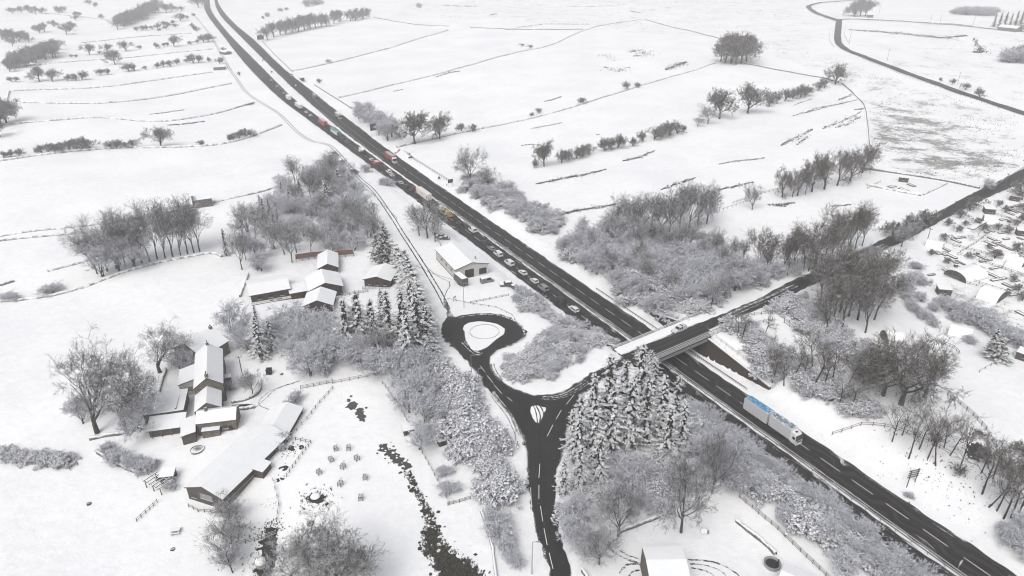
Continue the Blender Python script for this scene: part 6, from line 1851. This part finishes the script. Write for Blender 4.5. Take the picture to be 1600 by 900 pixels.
# stubble along the trunk road's banks and moor tussocks
for _ in range(6500):
    a = rs.uniform(28, 330); side = rs.rand() < .62
    c = 141.2 + abs(rs.normal(0, 5.5)) if side else 119.4 - abs(rs.normal(0, 3.5))
    x, y = ax(a, c); tuft(x, y, rs.choice([rs.uniform(.06, .16), rs.uniform(.08, .28)]))
mx = [p[0] for p in MOOR2]; my = [p[1] for p in MOOR2]
for _ in range(5200):
    x, y = rs.uniform(min(mx), max(mx)), rs.uniform(min(my), max(my))
    if in_poly(x, y, MOOR2) and math.sin(x * .11 + 2 * math.sin(y * .05)) + math.sin(y * .09 - x * .05) > rs.uniform(-.6, 1.2): tuft(x, y, rs.uniform(.5, 1.1))
mx = [p[0] for p in MOOR3]; my = [p[1] for p in MOOR3]
for _ in range(2600):
    x, y = rs.uniform(min(mx), max(mx)), rs.uniform(min(my), max(my))
    if in_poly(x, y, MOOR3) and math.sin(x * .05) + math.sin(y * .031 + x * .01) > rs.uniform(-.2, 1.2): tuft(x, y, rs.uniform(.9, 1.8))
tag(link("rough_grass", mesh_np("rough_grass", TV, np.array(TF), M["tuft"])), kind="stuff")
# ------------------------------------------------------------------ trees and shrubs
# A: the wood between the long field and the lodges
trees("tall", [(152,428,78),(168,424,82),(182,420,84),(196,416,80),(210,413,84),(222,411,80),(234,408,86),(246,405,84),(258,403,82),(270,401,86),(282,399,80),(293,397,78),(303,395,82),(312,393,84)], "bare tree in the tall row along the curved field wall", "tall bare trees along the curved wall")
trees("frost", [(160,432,58),(186,424,54),(212,416,50)], "low frosted tree at the left end of the tall row", "frosted trees under the tall row", 1.1)
LA = dict(frost="frosted tree in the mixed wood above the lodges", tall="slender bare tree standing in the mixed wood above the lodges", conifer="snow-laden conifer inside the mixed wood above the lodges", bush="frosted bush in the mixed wood above the lodges")
GA = dict(frost="frosted trees of the lodge wood", tall="bare trees of the lodge wood", conifer="conifers of the lodge wood", bush="frosted bushes of the lodge wood")
thicket([(345,402),(400,335),(440,300),(520,262),(552,285),(570,330),(590,385),(540,398),(480,400),(440,420),(380,428)], 8.6, [("frost", .62, 7.5, 12), ("tall", .2, 12, 17), ("conifer", .10, 8, 12), ("bush", .08, 3, 5)], LA, GA, 3, 1.1)
trees("conifer", [(490,300,36),(508,300,34),(512,326,46),(470,312,34),(530,300,40),(518,280,30),(545,345,42),(455,330,36),(414,345,36),(432,372,44)], "snow-laden conifer scattered at the upper edge of the lodge wood", "conifers on the upper edge of the lodge wood", 1.6)
trees("pine", [(603,412,64)], "big dark green conifer standing alone above the snowed lane", None, 1.25)
trees("pine", [(590,408,44)], "smaller dark conifer leaning against the big dark green one", None, 1.2)
trees("bare", [(535,376,52),(575,372,46)], "bare frosted tree by the pole above the dark conifer", "bare trees by the lane pole")
trees("frost", [(512,272,24)], "round grey bush-like tree beside the lane's thawed patches", None, 1.2)
trees("slim", [(585,352,40),(560,365,40)], "thin young tree beside the pole", "thin trees by the pole")
# B: around the farm
trees("great", [(152,676,118)], "left of two great bare trees leaning over the farm sheds", None, .86)
trees("great", [(196,668,100)], "right of two great bare trees next to the low sheds", None, .86)
trees("great", [(250,582,64)], "round-crowned bare tree left of the garden room", None, 1.1)
trees("frost", [(222,672,54),(130,662,44),(285,580,36),(300,572,30)], "frosted shrubby tree at the back of the farm sheds", "frosted trees behind the farm sheds")
LB = dict(frost="frosted tree in the grove between the farm and the lodges", bare="bare tree in the grove between the farm and the lodges", conifer="snow-laden conifer in the grove between the farm and the lodges")
GB = dict(frost="frosted trees of the farm grove", bare="bare trees of the farm grove", conifer="conifers of the farm grove")
thicket([(352,530),(368,500),(420,500),(470,510),(540,505),(600,560),(610,590),(560,592),(500,600),(468,598),(450,560),(430,545),(380,548)], 7.2, [("frost", .66, 7, 11), ("bare", .24, 8, 12), ("conifer", .1, 7, 10)], LB, GB, 5, 1.08)
trees("conifer", [(408,560,66),(426,548,52)], "snow-heavy conifer beside the farm drive", "conifers by the farm drive", 1.7)
trees("conifer", [(545,555,92),(565,550,98),(585,545,80),(610,545,92),(632,548,98),(655,560,106),(640,575,88),(668,556,84),(600,520,70),(645,520,84)], "tall snow-laden conifer in the clump above the junction", "tall conifers above the junction", 1.4)
trees("frost", [(560,572,48),(585,585,44),(615,592,52),(530,560,46),(500,582,50),(640,600,46),(655,584,46)], "frosted tree at the foot of the tall conifer clump", "frosted trees below the conifer clump", 1.1)
trees("bare", [(395,618,34)], "small bare tree inside the farmhouse garden wall", None)
trees("bush", [(383,600,16),(360,608,12),(440,690,16),(452,640,14),(462,628,16),(436,702,12)], "small snowy bush about the farm walls", "small bushes about the farm")
# C: clipped conifer hedge along the lane
LC = at(628, 440), at(668, 560)
HP = [(622,418),(626,430),(630,442),(634,454),(638,466),(642,478),(647,490),(651,503),(656,516),(660,528),(664,541),(668,553),(633,424),(638,437),(643,450),(648,464),(653,478),(658,492),(663,507),(668,522),(672,537)]
trees("thuja", [(a, b, 34 + (b - 418) * .14) for a, b in HP], "snowy green conifer in the tall hedge along the lane", "conifers of the lane hedge", 1.6)
# D: thicket left of the junction road
LD = dict(shrub="snow-laden shrub in the big thicket left of the junction road", bush="grey frosted bush in the big thicket left of the junction road")
GD = dict(shrub="shrubs of the thicket left of the junction", bush="frosted bushes of the thicket left of the junction")
thicket([(648,568),(672,566),(698,590),(724,612),(752,645),(777,682),(787,712),(792,765),(788,840),(772,800),(757,770),(745,745),(728,712),(700,668),(668,640),(640,612),(630,590)], 3.7, [("shrub", .72, 3.2, 5.8), ("bush", .28, 2.5, 4.5)], LD, GD, 7, 1.12)
trees("frost", [(656,702,44)], "perfectly round frosted shrub beside the little pale shed", None, 1.25)
trees("frost", [(640,645,44),(660,630,50),(668,660,48),(632,622,40)], "frosted tree at the edge of the stream paddock", "frosted trees by the stream paddock", 1.1)
trees("bush", [(775,822,26),(784,842,24),(792,862,20),(808,880,18),(700,770,18),(694,742,14)], "sparse frosted bush on the strip beside the bottom road", "sparse bushes of the bottom strip", 1.1)
# E: between the turning loop and the bridge
LE = dict(shrub="snow-laden shrub between the turning loop and the bridge", bush="feathery frosted bush between the turning loop and the bridge")
GE = dict(shrub="shrubs between the loop and the bridge", bush="bushes between the loop and the bridge")
thicket([(806,470),(830,476),(862,494),(895,508),(930,520),(968,530),(975,540),(945,552),(905,568),(880,580),(845,596),(812,600),(786,586),(776,566),(800,558),(838,542),(862,520),(846,494),(815,484)], 3.4, [("shrub", .7, 2.0, 3.5), ("bush", .3, 2.0, 3.8)], LE, GE, 9, 1.15)
trees("bush", [(812,458,14),(822,466,16),(838,476,20),(806,470,12)], "thin frosted bush on the bank below the garage yard", "thin bushes of the garage bank")
# F: conifers south-east of the junction
trees("conifer", [(905,690,78),(925,672,90),(948,660,108),(972,650,92),(996,640,104),(1018,630,74),(902,730,84),(925,720,96),(952,710,108),(980,700,112),(1005,690,104),(1030,680,96),(1052,668,84),(905,765,70),(935,752,78),(1040,720,90),(1062,706,84),(880,772,60),(893,708,70),(1012,604,60)], "snow-laden spruce in the dense stand right of the junction", "spruces of the stand right of the junction", 1.32)
trees("pine", [(992,590,50)], "dark-topped conifer rising against the bridge parapet", None, 1.0)
LF = dict(shrub="snow-laden shrub in the wood between the spruces and the lower trunk road", frost="frosted tree in the wood between the spruces and the lower trunk road", bush="grey bush in the wood between the spruces and the lower trunk road")
GF = dict(shrub="shrubs of the lower roadside wood", frost="frosted trees of the lower roadside wood", bush="bushes of the lower roadside wood")
def off_road(a, b):
    al, ac = alac(a, b); return 118.8 < ac < 142.5
thicket([(1045,592),(1085,600),(1125,640),(1170,680),(1215,722),(1262,762),(1310,800),(1370,845),(1430,905),(1330,905),(1280,862),(1225,810),(1165,770),(1110,770),(1070,745),(1085,700),(1060,640)], 4.1, [("shrub", .45, 3, 5.4), ("frost", .4, 6, 9.5), ("bush", .15, 2.8, 4.4)], LF, GF, 11, 1.1, off_road)
thicket([(880,790),(930,775),(990,760),(1060,755),(1100,770),(1050,795),(990,808),(940,822),(890,835)], 4.6, [("shrub", .45, 2.2, 3.6), ("bush", .55, 2, 3.8)], {k: v.replace("wood between the spruces and the lower trunk road", "strip behind the yard wall") for k, v in LF.items()}, {k: v.replace("lower roadside wood", "yard wall strip") for k, v in GF.items()}, 12, 1.1)
trees("bare", [(966,838,92)], "bare tree with a pale trunk rising behind the yard wall", None, .7)
trees("bare", [(1064,832,104)], "gnarled snow-lined tree standing inside the foreground yard", None, .72)
trees("bare", [(936,882,62)], "short bare tree in the corner of the yard by the bottom road", None, .85)
trees("bare", [(1112,770,88)], "bare tree with ivy-dark limbs between yard and spruces", None, .6)
trees("frost", [(900,850,44),(895,812,40),(915,868,36)], "frosted tree overhanging the bottom road's right edge", "frosted trees by the bottom road", 1.1)
for k in range(34):
    al_ = 22 + k * 2.7; ac_ = R.uniform(115.2, 118.4)
    x, y = ax(al_, ac_); plant("frost", Vector((x, y, gz(x, y) - .1)), R.uniform(5.5, 8.6), "tall frosted growth on the bank foot against the lower trunk road", "bank growth along the lower trunk road", 1.0)
# bottom-left trees
trees("bare", [(458,915,66),(530,930,88)], "bare tree cut off by the lower edge beside the dark stream", "bare trees at the lower edge", 1.2)
trees("oak", [(535,925,86)], "dark round-crowned tree at the lower edge of the stream paddock", None, 1.2)
trees("slim", [(358,808,42),(362,830,46),(358,850,48),(366,868,50),(355,880,46),(364,895,50),(372,842,42)], "spindly frosted sapling in the line below the barn", "saplings below the barn", 1.3)
trees("frost", [(360,815,30),(364,850,32),(360,885,34)], "frosted bush in the sapling line below the barn", "bushes below the barn")
trees("shrub", [(8,716,14),(24,717,13),(40,719,12),(56,721,13),(72,723,12),(88,725,14),(104,726,13)], "frosted hedge bush behind the left post and rail fence", "hedge bushes of the left fence", 1.2)
trees("bush", [(176,718,15),(192,724,18),(208,730,18),(222,735,16),(240,733,15),(170,706,13),(268,762,12)], "frosted shrub along the farmyard's dividing wall", "shrubs of the farmyard wall", 1.2)
thicket([(930,735),(985,715),(1050,715),(1085,745),(1095,768),(1040,782),(980,790),(930,790)], 4.2, [("shrub", .55, 2.6, 4.4), ("frost", .45, 4.5, 7.5)], {k: v.replace("wood between the spruces and the lower trunk road", "gap in front of the spruce stand") for k, v in LF.items()}, {k: v.replace("lower roadside wood", "gap before the spruces") for k, v in GF.items()}, 21, 1.1)
# H: north-east quarter of the crossing
LH = dict(tall="bare tree rising from the shrubs of the bank between the trunk road and the field", shrub="snow-laden shrub on the bank between the trunk road and the field", frost="frosted tree on the bank between the trunk road and the field")
GH = dict(tall="bare trees of the north bank", shrub="shrubs of the north bank", frost="frosted trees of the north bank")
thicket([(876,392),(905,372),(955,362),(1010,372),(1060,380),(1110,395),(1150,415),(1185,425),(1200,440),(1150,468),(1110,482),(1065,497),(1010,490),(975,470),(935,440),(900,418)], 4.5, [("shrub", .52, 2.4, 6.0), ("frost", .32, 6.5, 10.5), ("tall", .16, 9.5, 14)], LH, GH, 13, 1.12, lambda a, b: alac(a, b)[1] < 144.5)
trees("bare", [(966,362,54),(984,366,56),(1000,372,62),(1016,364,60),(1030,366,66),(1046,362,64),(1062,362,68),(1076,358,66),(1090,352,62),(1104,350,58)], "bare tree in the tall row at the top of the north bank", "tall trees at the top of the north bank", .85)
trees("tall", [(1120,412,44),(1140,420,48),(1160,420,44),(1075,400,56),(1040,400,50)], "slim bare tree among the shrubs of the north bank", "slim trees of the north bank")
# I: strip beside the oncoming carriageway
LI = dict(shrub="snowy shrub in the roadside belt below the field", frost="frosted tree in the roadside belt below the field")
GI = dict(shrub="shrubs of the roadside belt", frost="frosted trees of the roadside belt")
thicket([(712,292),(745,280),(775,292),(805,312),(840,330),(875,345),(886,372),(860,372),(820,352),(780,330),(745,312)], 5.0, [("shrub", .7, 3.2, 5.5), ("frost", .3, 5, 8)], LI, GI, 15, 1.12)
trees("bare", [(735,290,58)], "tall pale bare tree at the start of the roadside belt", None, .8)
trees("bare", [(762,296,34)], "dark-crowned tree just right of the tall pale bare one", None)
trees("frost", [(560,186,30),(570,192,32),(580,198,30),(590,202,32),(600,208,36),(612,214,34),(606,220,36),(592,212,28),(575,182,24)], "grey frosted tree in the roadside copse above the red curtain-sided lorry", "frosted trees of the roadside copse")
trees("round", [(648,225,46)], "left of the pair of round dark trees by the roadside copse", None); trees("round", [(687,217,38)], "right of the pair of round dark trees by the roadside copse", None)
trees("bushd", [(722,207,14),(738,206,12)], "small tree beside the pair of round dark trees", "small trees on the field wall")
# J: both sides of the side road north of the bridge
trees("talld", [(1185,428,66),(1203,424,62),(1222,428,72),(1238,422,66),(1255,424,70),(1272,416,72),(1288,410,70),(1300,402,74),(1312,398,70),(1324,394,76),(1336,388,66),(1347,384,58),(1195,434,50),(1230,430,54),(1263,424,56),(1294,412,58)], "dark bare tree on the field side of the side road past the bridge", "dark trees on the field side of the side road", .9)
trees("bush", [(1192,432,18),(1215,432,20),(1238,426,20),(1262,420,18),(1290,412,18)], "frosted bush on the field side of the side road", "bushes on the field side of the side road", 1.2)
trees("talld", [(1282,470,72),(1298,478,84),(1312,488,92),(1326,494,90),(1340,500,96),(1330,470,84),(1316,512,84),(1345,480,80),(1358,470,74),(1300,505,78),(1352,520,84),(1366,500,70),(1375,455,60),(1290,520,64)], "dark bare tree in the dense stand where the side road leaves the bridge", "dense dark trees by the side road", 1.15)
trees("bare", [(1366,434,48),(1408,386,32),(1422,372,26)], "spreading bare tree leaning out over the allotment path", "spreading trees by the allotment path", 1.2)
trees("bushd", [(1395,372,24),(1410,366,22),(1428,358,22),(1445,348,20)], "dark twiggy bush on the side road's verge", "twiggy bushes of the side road verge", 1.1)
LK = dict(shrub="snow-laden shrub in the belt between the paddock and the dense dark trees", bush="frosted bush in the belt between the paddock and the dense dark trees")
GK = dict(shrub="shrubs of the paddock belt", bush="bushes of the paddock belt")
thicket([(1218,465),(1245,462),(1275,478),(1310,510),(1350,540),(1395,580),(1420,612),(1390,612),(1345,588),(1300,556),(1255,520),(1225,490)], 4.0, [("shrub", .75, 2.6, 4.6), ("bush", .25, 2.4, 4)], LK, GK, 17, 1.1)
LM = dict(shrub="snow-laden shrub on the slope right of the bridge and the drawbar lorry", bush="frosted bush on the slope right of the bridge and the drawbar lorry", slim="thin dark tree on the slope right of the bridge")
GM = dict(shrub="shrubs of the slope right of the bridge", bush="bushes of the slope right of the bridge", slim="thin trees of the slope right of the bridge")
thicket([(1140,510),(1175,515),(1215,540),(1265,575),(1320,610),(1370,650),(1400,700),(1372,716),(1330,690),(1290,665),(1240,630),(1205,608),(1165,560)], 3.3, [("shrub", .66, 2.4, 4.4), ("bush", .24, 2.2, 4), ("slim", .10, 8, 12)], LM, GM, 19, 1.12, lambda a, b: alac(a, b)[1] < 147.6 + .06 * max(0, 110 - alac(a, b)[0]) * 2)
trees("slim", [(1240,590,52),(1255,596,62),(1270,604,70),(1285,610,66),(1300,600,70),(1318,612,64),(1270,572,60),(1330,636,50)], "dark slender tree in the wood above the drawbar lorry", "slender trees above the drawbar lorry", 1.2)
trees("oak", [(1408,632,100)], "great dark spreading tree in front of the picket pen", None, .95)
trees("oak", [(1445,622,80),(1380,618,72)], "dark broad bare tree beside the great spreading one", "broad trees by the picket pen", .95)
trees("bare", [(1424,575,44),(1348,600,54)], "loose bare tree by the dark round-ended hut", "loose trees by the round-ended hut")
trees("slim", [(1420,716,72),(1436,702,64),(1450,716,70),(1462,728,72),(1475,700,56),(1484,712,60),(1500,732,70),(1394,690,60),(1410,680,54)], "thin leaning tree along the bank above the slatted sign", "leaning trees above the slatted sign", 1.05, (0, .16))
trees("slim", [(1535,772,84),(1545,792,72),(1557,798,66),(1568,810,84),(1580,808,80),(1592,800,78),(1600,790,84),(1532,740,62),(1552,748,64)], "dark leaning tree in the cluster at the right edge above the trunk road", "leaning trees at the right edge", 1.1, (0, .12))
trees("bushd", [(1500,742,14),(1540,720,18),(1565,736,22),(1590,740,22),(1598,715,20),(1455,690,14)], "dark twiggy bush on the bank at the right edge", "twiggy bushes of the right bank", 1.2)
trees("bush", [(1582,848,26),(1596,862,26),(1572,836,16),(1600,830,26),(1420,778,8)], "frosted bush at the right edge beside the trunk road", "frosted bushes at the right edge", 1.2)
# L/M: allotments
trees("conifer", [(1545,556,44)], "squat dark conifer beside the half-snowed tunnel shed", None, 1.6)
trees("pine", [(1556,562,36)], "low spreading dark evergreen against the squat conifer", None, 1.9)
trees("bush", [(1414,458,18),(1418,470,16),(1424,482,14),(1434,492,14),(1446,500,14),(1458,508,12),(1420,446,20),(1430,440,16),(1444,446,12),(1492,500,14)], "frosted bush in the curved allotment boundary hedge", "bushes of the curved allotment hedge", 1.2)
trees("bush", [(1470,478,16),(1484,486,18),(1498,492,20),(1512,498,22),(1526,505,22),(1540,512,24),(1554,520,22),(1568,528,22),(1582,536,22),(1596,544,22),(1505,488,18),(1540,500,18)], "frosted bush in the straight hedge below the arched tunnel", "bushes of the straight allotment hedge", 1.25)
trees("bushd", [(1508,352,8),(1545,388,8),(1512,402,8),(1525,425,9),(1585,440,10),(1592,455,10),(1598,470,12),(1575,462,8),(1560,398,8),(1482,412,8),(1476,375,10),(1466,385,8),(1455,398,9),(1570,330,10),(1562,322,9),(1600,330,12),(1585,352,9),(1524,350,10),(1535,360,10),(1560,360,10),(1578,365,12),(1595,345,12),(1590,395,14),(1600,410,16),(1480,352,12),(1500,340,14),(1515,330,12),(1525,322,14),(1554,404,12),(1590,312,16),(1595,300,18),(1495,362,10)], "dark bush among the allotment plots", "dark bushes of the allotments", 1.3)
trees("frost", [(1542,296,18)], "grey tree growing by the low stone hut at the side road", None)
trees("bush", [(1430,420,12),(1440,470,14),(1460,485,12),(1475,470,10),(1515,535,12)], "scrubby bush inside the allotment hedge loop", "scrub inside the hedge loop", 1.2)
ALB = [tuple(at(*q))[:2] for q in [(1470,392),(1500,368),(1545,330),(1590,300),(1620,320),(1620,520),(1575,500),(1530,470),(1470,440)]]
rr = random.Random(77)
def allot_spot():
    while True:
        x = rr.uniform(min(p[0] for p in ALB), max(p[0] for p in ALB)); y = rr.uniform(min(p[1] for p in ALB), max(p[1] for p in ALB))
        if in_poly(x, y, ALB): return x, y
bm1 = MB()
for s_ in (-1, 1): bm1.box((0, s_ * .6, .25), (4, .1, .5)).box((s_ * 2, 0, .25), (.1, 1.3, .5))
bm1 = bm1.mesh("frame", M["greywood"]); bm2 = MB().box((0, 0, .16), (3.9, 1.1, .3)).mesh("soil", M["snow"]); bm3 = MB().box((0, 0, .16), (3.9, 1.1, .3)).mesh("soil", M["tuft"])
for k in range(22):
    x, y = allot_spot(); o = empty("raised_bed", Vector((x, y, gz(x, y))), ROAD_ROT - .2 + (1.57 if rr.random() < .5 else 0), "snowy timber raised bed in the allotments", "raised bed", "raised beds of the allotments")
    o.scale = (rr.uniform(.6, 1.6), rr.uniform(.7, 1.3), 1); link("frame", bm1, o); link("soil", bm2 if k % 3 else bm3, o)
cb1 = MB().box((0, 0, .5), (1.2, 1.1, 1.0)).mesh("bin_body", M["boards"]); cb2 = MB().box((0, 0, 1.05), (1.3, 1.2, .12)).mesh("lid", M["ledge"])
for k in range(12):
    x, y = allot_spot(); o = empty("compost_bin", Vector((x, y, gz(x, y))), rr.uniform(0, 3), "dark slatted compost bin with a snowy lid on an allotment plot", "compost bin", "compost bins of the allotments"); link("bin_body", cb1, o); link("lid", cb2, o)
# copse on the pasture edge
trees("bare", [(1175,328,40)], "slim pale tree apart from the pasture copse", None, .7)
trees("oak", [(1222,308,42),(1246,306,48),(1268,300,50),(1288,296,52),(1308,290,54),(1328,283,50),(1347,270,46)], "round-crowned tree in the copse at the pasture's lower corner", "trees of the pasture copse", .72)
trees("bare", [(1238,308,36),(1258,304,36)], "thin tree between the crowns of the pasture copse", "thin trees of the pasture copse", .7)
# hedgerow across the hill
trees("round", [(850,260,38)], "largest tree at the left end of the hill hedgerow", None, .9)
trees("bushd", [(834,262,12),(877,255,20),(889,250,14),(900,248,18),(910,245,18),(920,242,16),(945,236,20),(955,233,18),(965,231,22),(988,228,14),(1005,222,16),(1022,219,18),(1035,214,20),(1047,213,22),(1058,209,20),(1068,206,10)], "small dark tree of the hill hedgerow", "small trees of the hill hedgerow", 1.1)
trees("round", [(1124,186,46)], "left of two big round trees on the hill hedgerow", None, 1.0); trees("round", [(1168,177,44)], "right of two big round trees on the hill hedgerow", None, 1.1)
trees("bare", [(1106,194,30),(1090,198,16)], "low bare tree leaning on the left of two big round trees", "low trees beside the big round pair", 1.2)
trees("bushd", [(1202,166,16),(1214,162,18),(1226,158,18),(1238,154,18),(1250,152,20),(1258,150,16)], "hedgerow tree between the big round pair and the wall corner", "hedgerow trees by the wall corner", 1.1)
trees("round", [(1305,132,32)], "flat-topped tree on the corner where two dark walls meet", None, 1.2)
trees("bushd", [(1278,142,14),(1288,138,16)], "little tree just left of the flat-topped corner tree", "little trees by the wall corner")
trees("round", [(1133,98,40),(1142,99,44),(1150,101,46),(1158,99,44),(1166,96,38),(1126,96,28)], "tall tree in the lone clump at the meeting of the hill walls", "tall trees of the lone hill clump", 1.05)
trees("bushd", [(907,163,10),(843,177,8),(830,182,6),(981,140,12),(998,137,8),(828,76,6),(815,73,5)], "tiny thorn bush beside the hill wall", "thorn bushes of the hill walls", 1.3)
# far tree rows right of the trunk road
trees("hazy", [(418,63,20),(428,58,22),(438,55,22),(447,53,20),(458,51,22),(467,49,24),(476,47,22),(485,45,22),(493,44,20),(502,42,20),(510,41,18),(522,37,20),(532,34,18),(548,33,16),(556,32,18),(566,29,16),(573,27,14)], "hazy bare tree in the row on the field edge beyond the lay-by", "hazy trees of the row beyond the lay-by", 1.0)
trees("bush", [(513,99,7),(480,10,12),(492,8,10),(500,6,8),(417,26,7),(438,18,6),(448,16,5),(655,12,8),(1580,98,22),(1574,96,20),(1588,97,24),(1596,96,22)], "hazy grey bush far up the hillside", "hazy hillside bushes", 1.2)
trees("bushd", [(486,27,6),(412,30,5),(500,131,8)], "small dark bush in the snow by the far walls", "small dark far bushes")
# moor road
trees("hazy", [(1335,26,22),(1344,25,26),(1352,25,24)], "hazy tree in the tight clump by the moor road's bend", "hazy clump by the moor road", 1.1)
trees("bushd", [(1487,132,9),(1508,141,11),(1530,152,15),(1470,127,6)], "bush on the moor road's verge", "bushes of the moor road verge", 1.0)
trees("round", [(1586,95,24)], "large round dark tree alone on the moor at the right edge", None, 1.5)
trees("conifer", [(1552,42,22),(1560,44,26),(1568,45,28),(1576,46,26),(1584,46,30),(1592,46,32),(1600,46,30)], "hazy conifer of the plantation at the top right", "hazy conifers at the top right", 1.3)
trees("bush", [(1500,22,12),(1510,23,14),(1520,23,14),(1530,24,15),(1540,24,15),(1550,24,14),(1490,22,9)], "hazy bush in the row behind the branch road", "hazy bushes behind the branch road", 1.3)
# left hillside
trees("round", [(180,101,22)], "darkest lone tree on the left hillside", None, 1.2)
trees("hazy", [(140,86,17),(168,83,14),(197,80,15),(272,73,17),(244,76,9),(62,128,24),(82,127,18),(252,230,30)], "lone bare tree standing in the left hillside fields", "lone trees of the left hillside", 1.15)
trees("bushd", [(106,127,10),(116,124,9),(128,125,14),(120,126,8),(158,118,10),(168,117,10),(202,112,12),(211,111,12),(228,109,6),(246,107,9),(256,105,10),(267,104,10),(276,101,9),(303,99,14),(310,98,12),(292,98,6),(326,97,8),(18,128,8),(25,128,8),(112,90,5),(120,90,5),(155,85,5),(218,77,6),(256,73,6),(262,72,6)], "little hawthorn on the dotted field lines of the left hillside", "hawthorns of the left hillside", 1.2)
trees("bushd", [(214,49,7),(222,48,8),(230,47,8),(238,46,6),(246,45,8),(255,41,8),(262,42,7),(270,38,6),(282,33,12),(292,30,6),(302,26,5),(248,49,5),(260,46,6),(275,43,6),(302,47,8),(308,50,8),(318,66,12),(325,65,12),(298,70,6),(308,68,6),(300,42,6)], "tiny hazy thorn on the uppermost left fields", "hazy thorns of the uppermost fields", 1.3)
trees("bushd", [(343,100,10),(350,80,6),(375,118,6)], "scrubby bush beside the lane ruins", "bushes by the lane ruins", 1.2)
trees("bushd", [(6,247,10),(18,246,11),(30,244,11),(66,240,12),(76,239,14),(86,238,14),(98,236,13),(110,236,16),(120,235,17),(130,234,18),(142,233,15),(172,232,12),(182,232,13),(198,231,9),(210,231,12),(316,228,9),(358,221,10),(366,220,11),(374,217,13),(386,214,13),(392,213,10)], "dark hedgerow bush on the lowest left field boundary", "hedgerow bushes of the lowest left boundary", 1.25)
trees("hazy", [(2,195,36),(10,192,34),(0,214,24)], "tree cut off by the left edge on the hillside", "trees at the left edge", 1.1)
trees("bush", [(78,458,14),(18,468,11),(24,468,9),(14,467,10)], "low frosted bush behind the curved wall at the left", "low bushes behind the curved wall", 1.6)
# the long tree belt and far woods on the left
belt = []
for i in range(22):
    f = i / 45; x = 12 + 168 * f; y = 108 - 52 * f + 4 * math.sin(i * 1.7); belt.append((x, y + R.uniform(-3, 3), R.uniform(15, 22)))
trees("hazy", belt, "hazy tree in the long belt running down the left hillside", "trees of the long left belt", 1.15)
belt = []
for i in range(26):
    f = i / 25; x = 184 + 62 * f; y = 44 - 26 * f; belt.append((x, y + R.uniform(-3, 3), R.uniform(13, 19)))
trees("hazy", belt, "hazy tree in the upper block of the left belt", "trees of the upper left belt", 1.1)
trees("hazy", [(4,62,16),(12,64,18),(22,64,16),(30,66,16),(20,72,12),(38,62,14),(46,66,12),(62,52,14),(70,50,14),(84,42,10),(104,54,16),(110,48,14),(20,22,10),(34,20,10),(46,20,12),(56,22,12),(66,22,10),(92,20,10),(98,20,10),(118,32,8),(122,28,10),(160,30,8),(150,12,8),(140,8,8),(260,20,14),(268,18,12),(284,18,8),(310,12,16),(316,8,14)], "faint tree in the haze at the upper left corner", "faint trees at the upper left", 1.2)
trees("bush", [(690,371,0.1)][:0], "x")
trees("bare", [(668,372,56),(655,368,44),(680,378,44)], "bare tree in the little row behind the garage", "bare trees behind the garage", .9)
trees("bush", [(606,290,14),(598,288,10),(573,268,12)], "frosted bush beside the lane fence above the garage", "bushes by the lane fence", 1.0)
trees("bushd", [(535,216,0.1)][:0], "x")
print("PLANTS", COUNT)
